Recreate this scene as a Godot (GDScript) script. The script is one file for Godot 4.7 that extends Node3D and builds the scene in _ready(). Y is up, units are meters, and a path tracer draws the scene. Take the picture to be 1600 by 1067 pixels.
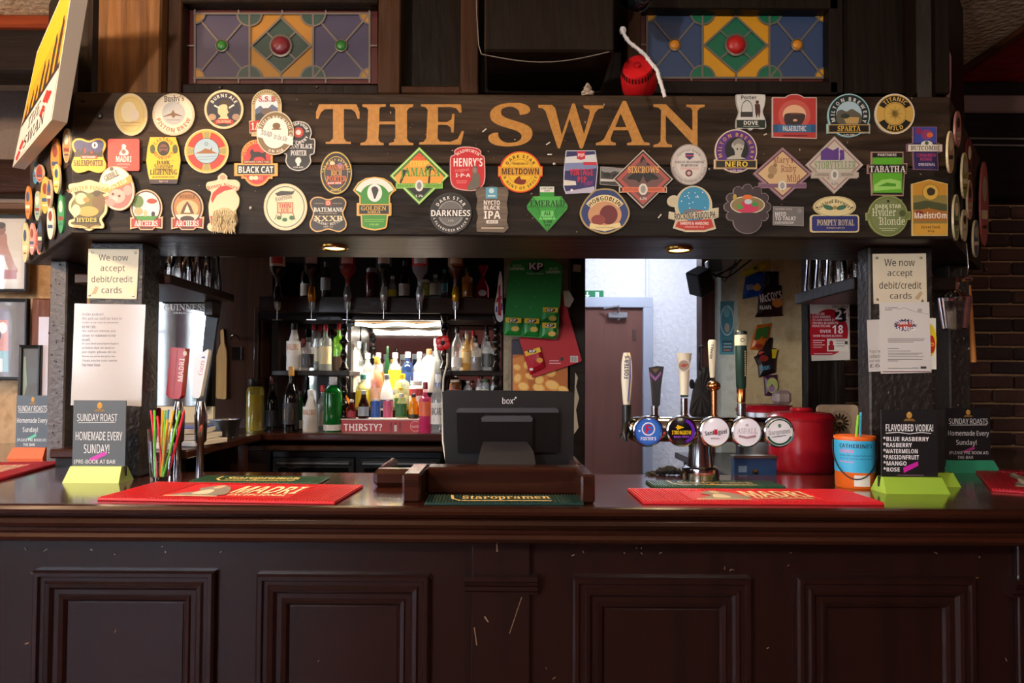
extends Node3D
# A pub bar seen from the customers' side. Metres, y up, the camera stands at the origin of x and z.
const F := 1067.0
const CX := 784.0
const CY := 565.0
const PITCH := 0.02618
const ROLL := 0.0058
const EYE := Vector3(0, 1.43, 0)
const BAR_Y := 1.098
var RB := Basis.from_euler(Vector3(PITCH, 0, ROLL))
var rng := RandomNumberGenerator.new()
var names := {}
var origin := {}
var mats := {}
var fonts := []
var text_cache := {}

# ---------- pixel -> place ----------
func ray(px: float, py: float) -> Vector3:
	return RB * Vector3((px - CX) / F, -(py - CY) / F, -1)
func P(px: float, py: float, d: float) -> Vector3:      # the point at distance d (along -z) seen at that pixel
	var r := ray(px, py)
	return EYE + r * (d / -r.z)
func Q(px: float, py: float, pl: Plane) -> Vector3:     # the point of a surface seen at that pixel
	var r := ray(px, py)
	return EYE + r * (pl.normal.dot(pl.normal * pl.d - EYE) / pl.normal.dot(r))
func flat(d: float) -> Plane:
	return Plane(Vector3(0, 0, 1), -d)
func on_bar(px: float, py: float) -> Vector3:           # the point of the counter top seen at that pixel
	var r := ray(px, py)
	return EYE + r * ((BAR_Y - EYE.y) / r.y)
func C(hex: String) -> Color:
	return Color.html(hex)

# ---------- geometry collector: corners run anticlockwise seen from outside ----------
class G:
	var v := PackedVector3Array()
	var n := PackedVector3Array()
	var c := PackedColorArray()
	var col := Color.WHITE
	var tinted := false
	func tint(k: Color) -> G:
		col = k.srgb_to_linear()
		tinted = true
		return self
	func trin(a: Vector3, b: Vector3, d: Vector3, na: Vector3, nb: Vector3, nd: Vector3) -> void:
		v.append(a); v.append(d); v.append(b)
		n.append(na); n.append(nd); n.append(nb)
		c.append(col); c.append(col); c.append(col)
	func tri(a: Vector3, b: Vector3, d: Vector3) -> void:
		var m := (b - a).cross(d - a).normalized()
		trin(a, b, d, m, m, m)
	func quad(a: Vector3, b: Vector3, d: Vector3, e: Vector3) -> void:
		tri(a, b, d)
		tri(a, d, e)
	func box(lo: Vector3, hi: Vector3, ch := 0.0) -> G:
		return obox(Transform3D(Basis(), (lo + hi) / 2.0), hi - lo, ch)
	func obox(t: Transform3D, s: Vector3, ch := 0.0) -> G:
		var h := s / 2.0
		ch = minf(ch, minf(h.x, minf(h.y, h.z)) * 0.9)
		var i := h - Vector3(ch, ch, ch)
		for ax in 3:
			var u := (ax + 1) % 3
			var w := (ax + 2) % 3
			for sg in [-1.0, 1.0]:
				var q := []
				for k in [[-1, -1], [1, -1], [1, 1], [-1, 1]]:
					var p := Vector3()
					p[ax] = h[ax] * sg
					p[u] = i[u] * k[0] * sg
					p[w] = i[w] * k[1]
					q.append(t * p)
				quad(q[0], q[1], q[2], q[3])
		if ch > 0.0:
			for ax in 3:
				var u := (ax + 1) % 3
				var w := (ax + 2) % 3
				for su in [-1.0, 1.0]:
					for sw in [-1.0, 1.0]:
						var p := [Vector3(), Vector3(), Vector3(), Vector3()]
						for k in 4:
							p[k][ax] = i[ax] * (-1.0 if k == 0 or k == 3 else 1.0)
							p[k][u] = (h[u] if k < 2 else i[u]) * su
							p[k][w] = (i[w] if k < 2 else h[w]) * sw
						if su * sw > 0:
							quad(t * p[0], t * p[1], t * p[2], t * p[3])
						else:
							quad(t * p[3], t * p[2], t * p[1], t * p[0])
			for sx in [-1.0, 1.0]:
				for sy in [-1.0, 1.0]:
					for sz in [-1.0, 1.0]:
						var a := t * Vector3(h.x * sx, i.y * sy, i.z * sz)
						var b := t * Vector3(i.x * sx, h.y * sy, i.z * sz)
						var d := t * Vector3(i.x * sx, i.y * sy, h.z * sz)
						if sx * sy * sz > 0:
							tri(a, b, d)
						else:
							tri(a, d, b)
		return self
	# a profile of (radius, height) turned round an axis; a corner sharper than 40 degrees stays sharp
	func lathe(at: Vector3, prof: Array, segs := 20, bs := Basis(), squash := 1.0) -> G:
		var nn := []
		for k in prof.size() - 1:
			var e: Vector2 = prof[k + 1] - prof[k]
			nn.append(Vector2(e.y, -e.x).normalized())
		for k in prof.size() - 1:
			var n0: Vector2 = nn[k]
			var n1: Vector2 = nn[k]
			if k > 0 and nn[k - 1].dot(nn[k]) > 0.76:
				n0 = (nn[k - 1] + nn[k]).normalized()
			if k < nn.size() - 1 and nn[k + 1].dot(nn[k]) > 0.76:
				n1 = (nn[k + 1] + nn[k]).normalized()
			var p0: Vector2 = prof[k]
			var p1: Vector2 = prof[k + 1]
			for s in segs:
				var a0 := TAU * s / segs
				var a1 := TAU * (s + 1) / segs
				var d0 := Vector3(sin(a0), 0, cos(a0) * squash)
				var d1 := Vector3(sin(a1), 0, cos(a1) * squash)
				var up := Vector3(0, 1, 0)
				var a := at + bs * (d0 * p0.x + up * p0.y)
				var b := at + bs * (d1 * p0.x + up * p0.y)
				var e := at + bs * (d1 * p1.x + up * p1.y)
				var f := at + bs * (d0 * p1.x + up * p1.y)
				var na := (bs * (d0 * n0.x + up * n0.y)).normalized()
				var nb := (bs * (d1 * n0.x + up * n0.y)).normalized()
				var ne := (bs * (d1 * n1.x + up * n1.y)).normalized()
				var nf := (bs * (d0 * n1.x + up * n1.y)).normalized()
				if p0.x > 1e-6:
					trin(a, b, e, na, nb, ne)
				if p1.x > 1e-6:
					trin(a, e, f, na, ne, nf)
		return self
	func rod(a: Vector3, b: Vector3, ra: float, rb := -1.0, segs := 10) -> G:
		if rb < 0.0:
			rb = ra
		var y := (b - a).normalized()
		var x := y.cross(Vector3(0.3, 0.2, 1)).normalized()
		return lathe(a, [Vector2(0, 0), Vector2(ra, 0), Vector2(rb, a.distance_to(b)), Vector2(0, a.distance_to(b))], segs, Basis(x, y, x.cross(y)))
	func tube(pts: Array, r: float, segs := 8) -> G:
		var rings := []
		var x := Vector3()
		for k in pts.size():
			var t: Vector3 = (pts[mini(k + 1, pts.size() - 1)] - pts[maxi(k - 1, 0)]).normalized()
			if k == 0:
				x = t.cross(Vector3(0.31, 0.2, 0.93)).normalized()
			x = (x - t * x.dot(t)).normalized()
			var y := t.cross(x)
			var ring := []
			for s in segs:
				var a := TAU * s / segs
				ring.append([pts[k] + (x * cos(a) + y * sin(a)) * r, x * cos(a) + y * sin(a)])
			rings.append(ring)
		for k in rings.size() - 1:
			for s in segs:
				var A = rings[k][s]
				var B = rings[k][(s + 1) % segs]
				var D = rings[k + 1][(s + 1) % segs]
				var E = rings[k + 1][s]
				trin(A[0], B[0], D[0], A[1], B[1], D[1])
				trin(A[0], D[0], E[0], A[1], D[1], E[1])
		for s in segs - 2:
			tri(rings[0][0][0], rings[0][s + 2][0], rings[0][s + 1][0])
			tri(rings[-1][0][0], rings[-1][s + 1][0], rings[-1][s + 2][0])
		return self
	func ball(at: Vector3, r: Vector3, segs := 14) -> G:
		var prof := []
		var m := segs / 2
		for k in m + 1:
			var a := -PI / 2 + PI * k / m
			prof.append(Vector2(cos(a) if k > 0 and k < m else 0.0, sin(a)))
		var from := v.size()
		lathe(Vector3(), prof, segs)
		for k in range(from, v.size()):
			v[k] = at + v[k] * r
			n[k] = (n[k] / r).normalized()
		return self
	# a flat outline (3-D points, anticlockwise seen from its front) given a thickness behind it
	func slab(pts: PackedVector3Array, back: Vector3, idx: PackedInt32Array, ch := 0.0) -> G:
		var f := -back.normalized()
		for k in range(0, idx.size(), 3):
			var a := pts[idx[k]]
			var b := pts[idx[k + 1]]
			var d := pts[idx[k + 2]]
			if (b - a).cross(d - a).dot(f) < 0:
				var x := b
				b = d
				d = x
			tri(a, b, d)
			tri(a + back, d + back, b + back)
		var area := 0.0
		for k in pts.size():
			area += (pts[k] - pts[0]).cross(pts[(k + 1) % pts.size()] - pts[0]).dot(f)
		for k in pts.size():
			var a := pts[k]
			var b := pts[(k + 1) % pts.size()]
			if area > 0:
				quad(a, a + back, b + back, b)
			else:
				quad(b, b + back, a + back, a)
		return self
	func mesh(off: Vector3) -> ArrayMesh:
		var moved := v.duplicate()
		for k in moved.size():
			moved[k] -= off
		var arr := []
		arr.resize(Mesh.ARRAY_MAX)
		arr[Mesh.ARRAY_VERTEX] = moved
		arr[Mesh.ARRAY_NORMAL] = n
		if tinted:
			arr[Mesh.ARRAY_COLOR] = c
		var m := ArrayMesh.new()
		m.add_surface_from_arrays(Mesh.PRIMITIVE_TRIANGLES, arr)
		return m

# ---------- flat print on a surface, drawn in the photograph's pixels and laid on the surface ----------
class Pr:
	var s
	var g := G.new()
	var pl: Plane
	var z := 0.0
	var step := 0.00009
	func _init(scene, plane: Plane, start := 0.0):
		s = scene
		pl = plane
		z = start
	var loc := []                      # [origin, right, down]: draw in the surface's own metres instead
	func at(x: float, y: float) -> Vector3:
		if loc.size():
			return loc[0] + loc[1] * x + loc[2] * y + pl.normal * z
		return s.Q(x, y, pl) + pl.normal * z
	func poly(pts: PackedVector2Array, hex: String) -> Pr:
		z += step
		g.tint(s.C(hex))
		var idx := Geometry2D.triangulate_polygon(pts)
		for k in range(0, idx.size(), 3):
			_t(pts[idx[k]], pts[idx[k + 1]], pts[idx[k + 2]])
		return self
	func _t(a: Vector2, b: Vector2, d: Vector2) -> void:
		if (b - a).cross(d - a) > 0:          # pixels run downwards
			var x := b
			b = d
			d = x
		g.trin(at(a.x, a.y), at(b.x, b.y), at(d.x, d.y), pl.normal, pl.normal, pl.normal)
	func p(list: Array, hex: String) -> Pr:
		var q := PackedVector2Array()
		for k in range(0, list.size(), 2):
			q.append(Vector2(list[k], list[k + 1]))
		return poly(q, hex)
	func disc(cx: float, cy: float, rx: float, hex: String, ry := -1.0, rot := 0.0) -> Pr:
		return poly(s.oval(cx, cy, rx, ry if ry > 0 else rx, rot), hex)
	func ring(cx: float, cy: float, r0: float, r1: float, hex: String, a0 := 0.0, a1 := 360.0, asp := 1.0) -> Pr:
		z += step
		g.tint(s.C(hex))
		var m := maxi(3, int((a1 - a0) / 9.0))
		for k in m:
			var u := deg_to_rad(a0 + (a1 - a0) * k / m)
			var w := deg_to_rad(a0 + (a1 - a0) * (k + 1) / m)
			var e := [Vector2(sin(u), -cos(u) * asp), Vector2(sin(w), -cos(w) * asp)]
			var o := Vector2(cx, cy)
			_t(o + e[0] * r0, o + e[0] * r1, o + e[1] * r1)
			_t(o + e[0] * r0, o + e[1] * r1, o + e[1] * r0)
		return self
	func rect(x0: float, y0: float, x1: float, y1: float, hex: String) -> Pr:
		return p([x0, y0, x1, y0, x1, y1, x0, y1], hex)
	func line(list: Array, w: float, hex: String) -> Pr:
		z += step
		g.tint(s.C(hex))
		for k in range(0, list.size() - 2, 2):
			var a := Vector2(list[k], list[k + 1])
			var b := Vector2(list[k + 2], list[k + 3])
			var o := (b - a).normalized().orthogonal() * w / 2.0
			_t(a + o, b + o, b - o)
			_t(a + o, b - o, a - o)
		return self
	# lettering fitted into a box of pixels, turned by rot degrees about its middle
	func text(t: String, x0: float, y0: float, x1: float, y1: float, hex: String, font := 0, rot := 0.0) -> Pr:
		z += step
		g.tint(s.C(hex))
		var gl = s.glyphs(t, font)
		var r: Rect2 = gl[1]
		var o := Vector2((x0 + x1) / 2, (y0 + y1) / 2)
		var e := deg_to_rad(rot)
		var q: PackedVector2Array = gl[0]
		var w := PackedVector2Array()
		for u in q:
			w.append(o + Vector2(((u.x - r.position.x) / r.size.x - 0.5) * (x1 - x0), (0.5 - (u.y - r.position.y) / r.size.y) * (y1 - y0)).rotated(e))
		for k in range(0, w.size(), 3):
			_t(w[k], w[k + 1], w[k + 2])
		return self
	# lettering along an arc; mid: compass angle of its middle; under: read along the bottom of the ring
	func arc(t: String, cx: float, cy: float, r: float, size: float, mid: float, hex: String, font := 0, spread := 1.0, under := false) -> Pr:
		z += step
		g.tint(s.C(hex))
		var cap: float = s.cap_height(font)
		var k := size / cap
		var total := 0.0
		for ch in t:
			total += s.advance(ch, font) * k * spread
		var run := -total / 2
		for ch in t:
			var adv: float = s.advance(ch, font) * k * spread
			var a := (run + adv / 2) / r
			run += adv
			if ch == " ":
				continue
			var th := deg_to_rad(mid) + (-a if under else a)
			var gl = s.glyphs(ch, font)
			var bx: Rect2 = gl[1]
			var w := PackedVector2Array()
			for u in gl[0]:
				var lx: float = (u.x - bx.position.x - bx.size.x / 2) * k
				var ly: float = (u.y - s.base_line(font)) * k - size / 2
				var out := Vector2(sin(th), -cos(th))
				var along := Vector2(cos(th), sin(th))
				if under:
					w.append(Vector2(cx, cy) + out * (r - ly) - along * lx)
				else:
					w.append(Vector2(cx, cy) + out * (r + ly) + along * lx)
			for q in range(0, w.size(), 3):
				_t(w[q], w[q + 1], w[q + 2])
		return self

func font_of(i: int) -> Font:
	if fonts.is_empty():
		for d in [["Droid Sans", 700], ["Droid Serif", 700], ["Droid Sans", 400], ["Droid Serif", 400], ["Droid Sans Mono", 400]]:
			var f := SystemFont.new()
			f.font_names = [d[0]]
			f.font_weight = d[1]
			fonts.append(f)
	return fonts[i]
func glyphs(t: String, font: int) -> Array:
	var key := str(font) + t
	if not text_cache.has(key):
		var tm := TextMesh.new()
		tm.font = font_of(font)
		tm.font_size = 32
		tm.pixel_size = 1.0 / 32.0
		tm.depth = 0.0
		tm.text = t
		var q := PackedVector2Array()
		var lo := Vector2(1e9, 1e9)
		var hi := -lo
		var arr := tm.get_mesh_arrays()
		var pos: PackedVector3Array = arr[Mesh.ARRAY_VERTEX]
		var idx = arr[Mesh.ARRAY_INDEX]
		for k in (idx.size() if idx != null else pos.size()):
			var u := pos[idx[k] if idx != null else k]
			q.append(Vector2(u.x, u.y))
			lo = lo.min(Vector2(u.x, u.y))
			hi = hi.max(Vector2(u.x, u.y))
		text_cache[key] = [q, Rect2(lo, hi - lo)]
	return text_cache[key]
func cap_height(font: int) -> float:
	return glyphs("H", font)[1].size.y
func base_line(font: int) -> float:
	return glyphs("H", font)[1].position.y
func advance(ch: String, font: int) -> float:
	return font_of(font).get_string_size(ch, 0, -1, 32).x / 32.0

# ---------- outlines in pixels ----------
func oval(cx: float, cy: float, rx: float, ry: float, rot := 0.0, m := 40) -> PackedVector2Array:
	var q := PackedVector2Array()
	for k in m:
		var a := TAU * k / m
		q.append(Vector2(cx, cy) + Vector2(sin(a) * rx, -cos(a) * ry).rotated(deg_to_rad(rot)))
	return q
func rrect(x0: float, y0: float, x1: float, y1: float, r: float) -> PackedVector2Array:
	var q := PackedVector2Array()
	var cs := [Vector2(x1 - r, y0 + r), Vector2(x1 - r, y1 - r), Vector2(x0 + r, y1 - r), Vector2(x0 + r, y0 + r)]
	for k in 4:
		for j in 5:
			var a := PI / 2 * (k + j / 4.0)
			q.append(cs[k] + Vector2(sin(a), -cos(a)) * r)
	return q
func pts(list: Array) -> PackedVector2Array:
	var q := PackedVector2Array()
	for k in range(0, list.size(), 2):
		q.append(Vector2(list[k], list[k + 1]))
	return q
func soft(list: Array, m := 4) -> PackedVector2Array:        # a closed smooth curve through points
	var a := pts(list)
	var q := PackedVector2Array()
	var z := a.size()
	for k in z:
		for j in m:
			q.append(a[k].cubic_interpolate(a[(k + 1) % z], a[(k - 1 + z) % z], a[(k + 2) % z], float(j) / m))
	return q
func join(a: PackedVector2Array, b: PackedVector2Array) -> PackedVector2Array:
	var best := PackedVector2Array()
	for q in Geometry2D.merge_polygons(a, b):
		if q.size() > best.size() or best.is_empty():
			best = q
	return best
func inset(a: PackedVector2Array, d: float) -> PackedVector2Array:
	var q := Geometry2D.offset_polygon(a, -d)
	return q[0] if q.size() else a
func cut(a: PackedVector2Array, b: PackedVector2Array) -> PackedVector2Array:
	var q := Geometry2D.intersect_polygons(a, b)
	return q[0] if q.size() else a

# ---------- nodes ----------
func numbered(called: String) -> String:
	names[called] = names.get(called, -1) + 1
	return called if names[called] == 0 else "%s_%03d" % [called, names[called]]
func thing(called: String, label: String, category: String, at: Vector3, group := "") -> Node3D:
	var o := Node3D.new()
	o.name = numbered(called)
	add_child(o, true)
	o.position = at
	origin[o] = at
	o.set_meta("label", label)
	o.set_meta("category", category)
	if group:
		o.set_meta("group", group)
	return o
func part(called: String, g: G, m: Material, parent: Node3D, label := "") -> MeshInstance3D:
	var o := MeshInstance3D.new()
	o.name = called
	o.mesh = g.mesh(origin.get(parent, Vector3()))
	o.material_override = m
	parent.add_child(o, true)
	origin[o] = origin.get(parent, Vector3())
	if label:
		o.set_meta("label", label)
	return o
func single(called: String, label: String, category: String, g: G, m: Material, at: Vector3, group := "") -> MeshInstance3D:
	var o := MeshInstance3D.new()
	o.name = numbered(called)
	o.mesh = g.mesh(at)
	o.material_override = m
	add_child(o, true)
	o.position = at
	origin[o] = at
	o.set_meta("label", label)
	o.set_meta("category", category)
	if group:
		o.set_meta("group", group)
	return o
func struct(called: String, g: G, m: Material) -> MeshInstance3D:
	var o := MeshInstance3D.new()
	o.name = called
	o.mesh = g.mesh(Vector3())
	o.material_override = m
	add_child(o, true)
	origin[o] = Vector3()
	o.set_meta("kind", "structure")
	return o
# the box whose front face covers those pixels at distance d, dep deep
func pbox(x0: float, y0: float, x1: float, y1: float, d: float, dep: float, ch := 0.0) -> G:
	var a := P(x0, (y0 + y1) / 2, d)
	var b := P(x1, (y0 + y1) / 2, d)
	var t := P((x0 + x1) / 2, y0, d)
	var u := P((x0 + x1) / 2, y1, d)
	return G.new().box(Vector3(a.x, u.y, -d - dep), Vector3(b.x, t.y, -d), ch)
# an outline of pixels on a surface, t thick, its front t + lift in front of the surface
func plate(q: PackedVector2Array, pl: Plane, t: float, lift := 0.0) -> G:
	var w := PackedVector3Array()
	for u in q:
		w.append(Q(u.x, u.y, pl) + pl.normal * (t + lift))
	return G.new().slab(w, -pl.normal * t, Geometry2D.triangulate_polygon(q))
# ---------- materials ----------
func mat(called: String, hex: String, rough := 0.5, metal := 0.0) -> StandardMaterial3D:
	if not mats.has(called):
		var m := StandardMaterial3D.new()
		m.resource_name = called
		m.albedo_color = C(hex)
		m.roughness = rough
		m.metallic = metal
		mats[called] = m
	return mats[called]
func glass(hex: String, a: float) -> StandardMaterial3D:
	var key := "glass_" + hex + str(a)
	if not mats.has(key):
		var m := mat(key, hex, 0.03)
		m.albedo_color.a = a
		m.transparency = BaseMaterial3D.TRANSPARENCY_ALPHA
	return mats[key]
func solid_glass() -> StandardMaterial3D:
	var m := mat("solid_glass", "ffffff", 0.02)
	m.albedo_color.a = 0.0
	m.transparency = BaseMaterial3D.TRANSPARENCY_ALPHA
	m.refraction_enabled = true
	m.refraction_scale = 0.05
	return m
func noise_tex(freq: float, ramp: Array, sd: int, oct := 4, normal := 0.0, type := FastNoiseLite.TYPE_SIMPLEX_SMOOTH) -> NoiseTexture2D:
	var f := FastNoiseLite.new()
	f.seed = sd
	f.noise_type = type
	f.frequency = freq
	f.fractal_octaves = oct
	var t := NoiseTexture2D.new()
	t.width = 512
	t.height = 512
	t.seamless = true
	t.noise = f
	if normal > 0.0:
		t.as_normal_map = true
		t.bump_strength = normal
	elif ramp.size():
		var r := Gradient.new()
		var off := PackedFloat32Array()
		var cols := PackedColorArray()
		for k in ramp.size():
			off.append(float(k) / (ramp.size() - 1))
			cols.append(C(ramp[k]))
		r.offsets = off
		r.colors = cols
		t.color_ramp = r
	return t
var reliefs := {}
func relief(freq: float, oct: int, strength: float) -> NoiseTexture2D:
	var key := str(freq) + "/" + str(oct)
	if not reliefs.has(key):
		reliefs[key] = noise_tex(freq, [], 7, oct, strength)
	return reliefs[key]
# wood: a noise drawn out along the grain; axis 0, 1, 2: the grain runs along x, y, z
func wood(called: String, ramp: Array, axis: int, rough: float, bump := 1.0, fine := 9.0, coat := 0.0) -> StandardMaterial3D:
	if not mats.has(called):
		var m := StandardMaterial3D.new()
		m.resource_name = called
		m.albedo_texture = noise_tex(0.012, ramp, hash(called) % 1000, 5)
		m.roughness = rough
		m.metallic_specular = 0.3
		m.uv1_triplanar = true
		m.uv1_world_triplanar = true
		m.uv1_triplanar_sharpness = 8.0
		var sc := Vector3(fine, fine, fine)
		sc[axis] = fine * 0.07
		m.uv1_scale = sc * 0.25
		if bump > 0.0:
			m.normal_enabled = true
			m.normal_texture = relief(0.02, 5, 6.0)
			m.normal_scale = bump
		if coat > 0.0:
			m.clearcoat_enabled = true
			m.clearcoat = coat
			m.clearcoat_roughness = 0.12
		mats[called] = m
	return mats[called]
func rough_mat(called: String, ramp: Array, scale: float, rough: float, bump: float, freq := 0.02, type := FastNoiseLite.TYPE_SIMPLEX_SMOOTH) -> StandardMaterial3D:
	if not mats.has(called):
		var m := StandardMaterial3D.new()
		m.resource_name = called
		m.albedo_texture = noise_tex(freq, ramp, hash(called) % 997, 5)
		m.roughness = rough
		m.uv1_triplanar = true
		m.uv1_world_triplanar = true
		m.uv1_scale = Vector3.ONE * scale
		if bump > 0.0:
			m.normal_enabled = true
			m.normal_texture = relief(freq, 4, 8.0)
			m.normal_scale = bump
		mats[called] = m
	return mats[called]
func ink(called := "print", rough := 0.45) -> StandardMaterial3D:
	var m := mat(called, "ffffff", rough)
	m.vertex_color_use_as_albedo = true
	return m
func print_part(pr: Pr, parent: Node3D, called := "print", m: Material = null) -> void:
	if pr.g.v.size():
		part(called, pr.g, m if m else ink(), parent)

# ======================================================================
func _ready() -> void:
	rng.seed = 11
	camera_and_light()
	room()
	counter()
	canopy()
	stained_windows()
	pump_clips()
	posts_and_signs()
	back_bar()
	bottles()
	right_corner()
	bar_top_things()
	high_things()
	outer_room()

func camera_and_light() -> void:
	var cam := Camera3D.new()
	cam.name = "camera"
	add_child(cam)
	cam.projection = Camera3D.PROJECTION_FRUSTUM
	cam.near = 0.05
	cam.far = 60.0
	cam.size = 1067.0 / F * cam.near
	cam.frustum_offset = Vector2(16.0, 31.5) / F * cam.near
	cam.position = EYE
	cam.rotation = Vector3(PITCH, 0, ROLL)
	cam.current = true
	var we := WorldEnvironment.new()
	we.name = "world_environment"
	var e := Environment.new()
	e.background_mode = Environment.BG_SKY
	var sm := ProceduralSkyMaterial.new()
	sm.sky_top_color = Color(0.62, 0.72, 0.86)
	sm.sky_horizon_color = Color(0.88, 0.91, 0.95)
	sm.ground_horizon_color = Color(0.5, 0.49, 0.47)
	sm.ground_bottom_color = Color(0.36, 0.35, 0.33)
	sm.sun_angle_max = 0.0
	var sk := Sky.new()
	sk.sky_material = sm
	e.sky = sk
	e.background_energy_multiplier = 15.0
	e.tonemap_mode = Environment.TONE_MAPPER_LINEAR
	e.tonemap_exposure = 1.7
	e.sdfgi_enabled = true
	e.ssao_enabled = true
	e.ssil_enabled = true
	we.environment = e
	add_child(we)

func lamp_light(kind: Light3D, called: String, at: Vector3, hex: String, energy: float, size := 0.05) -> Light3D:
	kind.name = called
	kind.light_color = C(hex)
	kind.light_energy = energy
	kind.light_size = size
	kind.shadow_enabled = true
	if kind is OmniLight3D:
		kind.omni_range = 14.0
		kind.omni_attenuation = 2.0
	add_child(kind, true)
	kind.position = at
	return kind

func glow(called: String, hex: String, e: float) -> StandardMaterial3D:
	var m := mat(called, hex, 0.4)
	m.emission_enabled = true
	m.emission = C(hex)
	m.emission_energy_multiplier = e
	return m

# a wall across x (or z) with window openings: list of [from, to, sill, head]
func wall_with(called: String, m: Material, along_x: bool, at: float, thick: float, from: float, to: float, top: float, holes: Array) -> void:
	var g := G.new()
	var add := func(a: float, b: float, y0: float, y1: float):
		if b - a < 0.005 or y1 - y0 < 0.005:
			return
		if along_x:
			g.box(Vector3(a, y0, minf(at, at + thick)), Vector3(b, y1, maxf(at, at + thick)))
		else:
			g.box(Vector3(minf(at, at + thick), y0, a), Vector3(maxf(at, at + thick), y1, b))
	var x := from
	for h in holes:
		add.call(x, h[0], 0.0, top)
		add.call(h[0], h[1], 0.0, h[2])
		add.call(h[0], h[1], h[3], top)
		x = h[1]
	add.call(x, to, 0.0, top)
	struct(called, g, m)

func window_in(n: int, along_x: bool, at: float, h: Array) -> void:
	var fr := G.new()
	var w := 0.06
	var cols := 3
	var put := func(g: G, a: float, b: float, y0: float, y1: float, d: float):
		if along_x:
			g.box(Vector3(a, y0, at - d), Vector3(b, y1, at + d), 0.004)
		else:
			g.box(Vector3(at - d, y0, a), Vector3(at + d, y1, b), 0.004)
	put.call(fr, h[0], h[1], h[2], h[2] + w, 0.04)
	put.call(fr, h[0], h[1], h[3] - w, h[3], 0.04)
	for k in cols + 1:
		var x: float = lerpf(h[0] + w / 2, h[1] - w / 2, float(k) / cols)
		put.call(fr, x - w / 2, x + w / 2, h[2], h[3], 0.035)
	var y: float = lerpf(h[2], h[3], 0.68)
	put.call(fr, h[0], h[1], y - 0.025, y + 0.025, 0.03)
	var o := struct("window_%d" % n, fr, mat("window_paint", "e8e4da", 0.45))
	for k in cols:
		var g := G.new()
		put.call(g, lerpf(h[0], h[1], float(k) / cols) + 0.02, lerpf(h[0], h[1], float(k + 1) / cols) - 0.02, h[2] + 0.02, h[3] - 0.02, 0.002)
		part("pane", g, glass("ffffff", 0.04), o)

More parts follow.
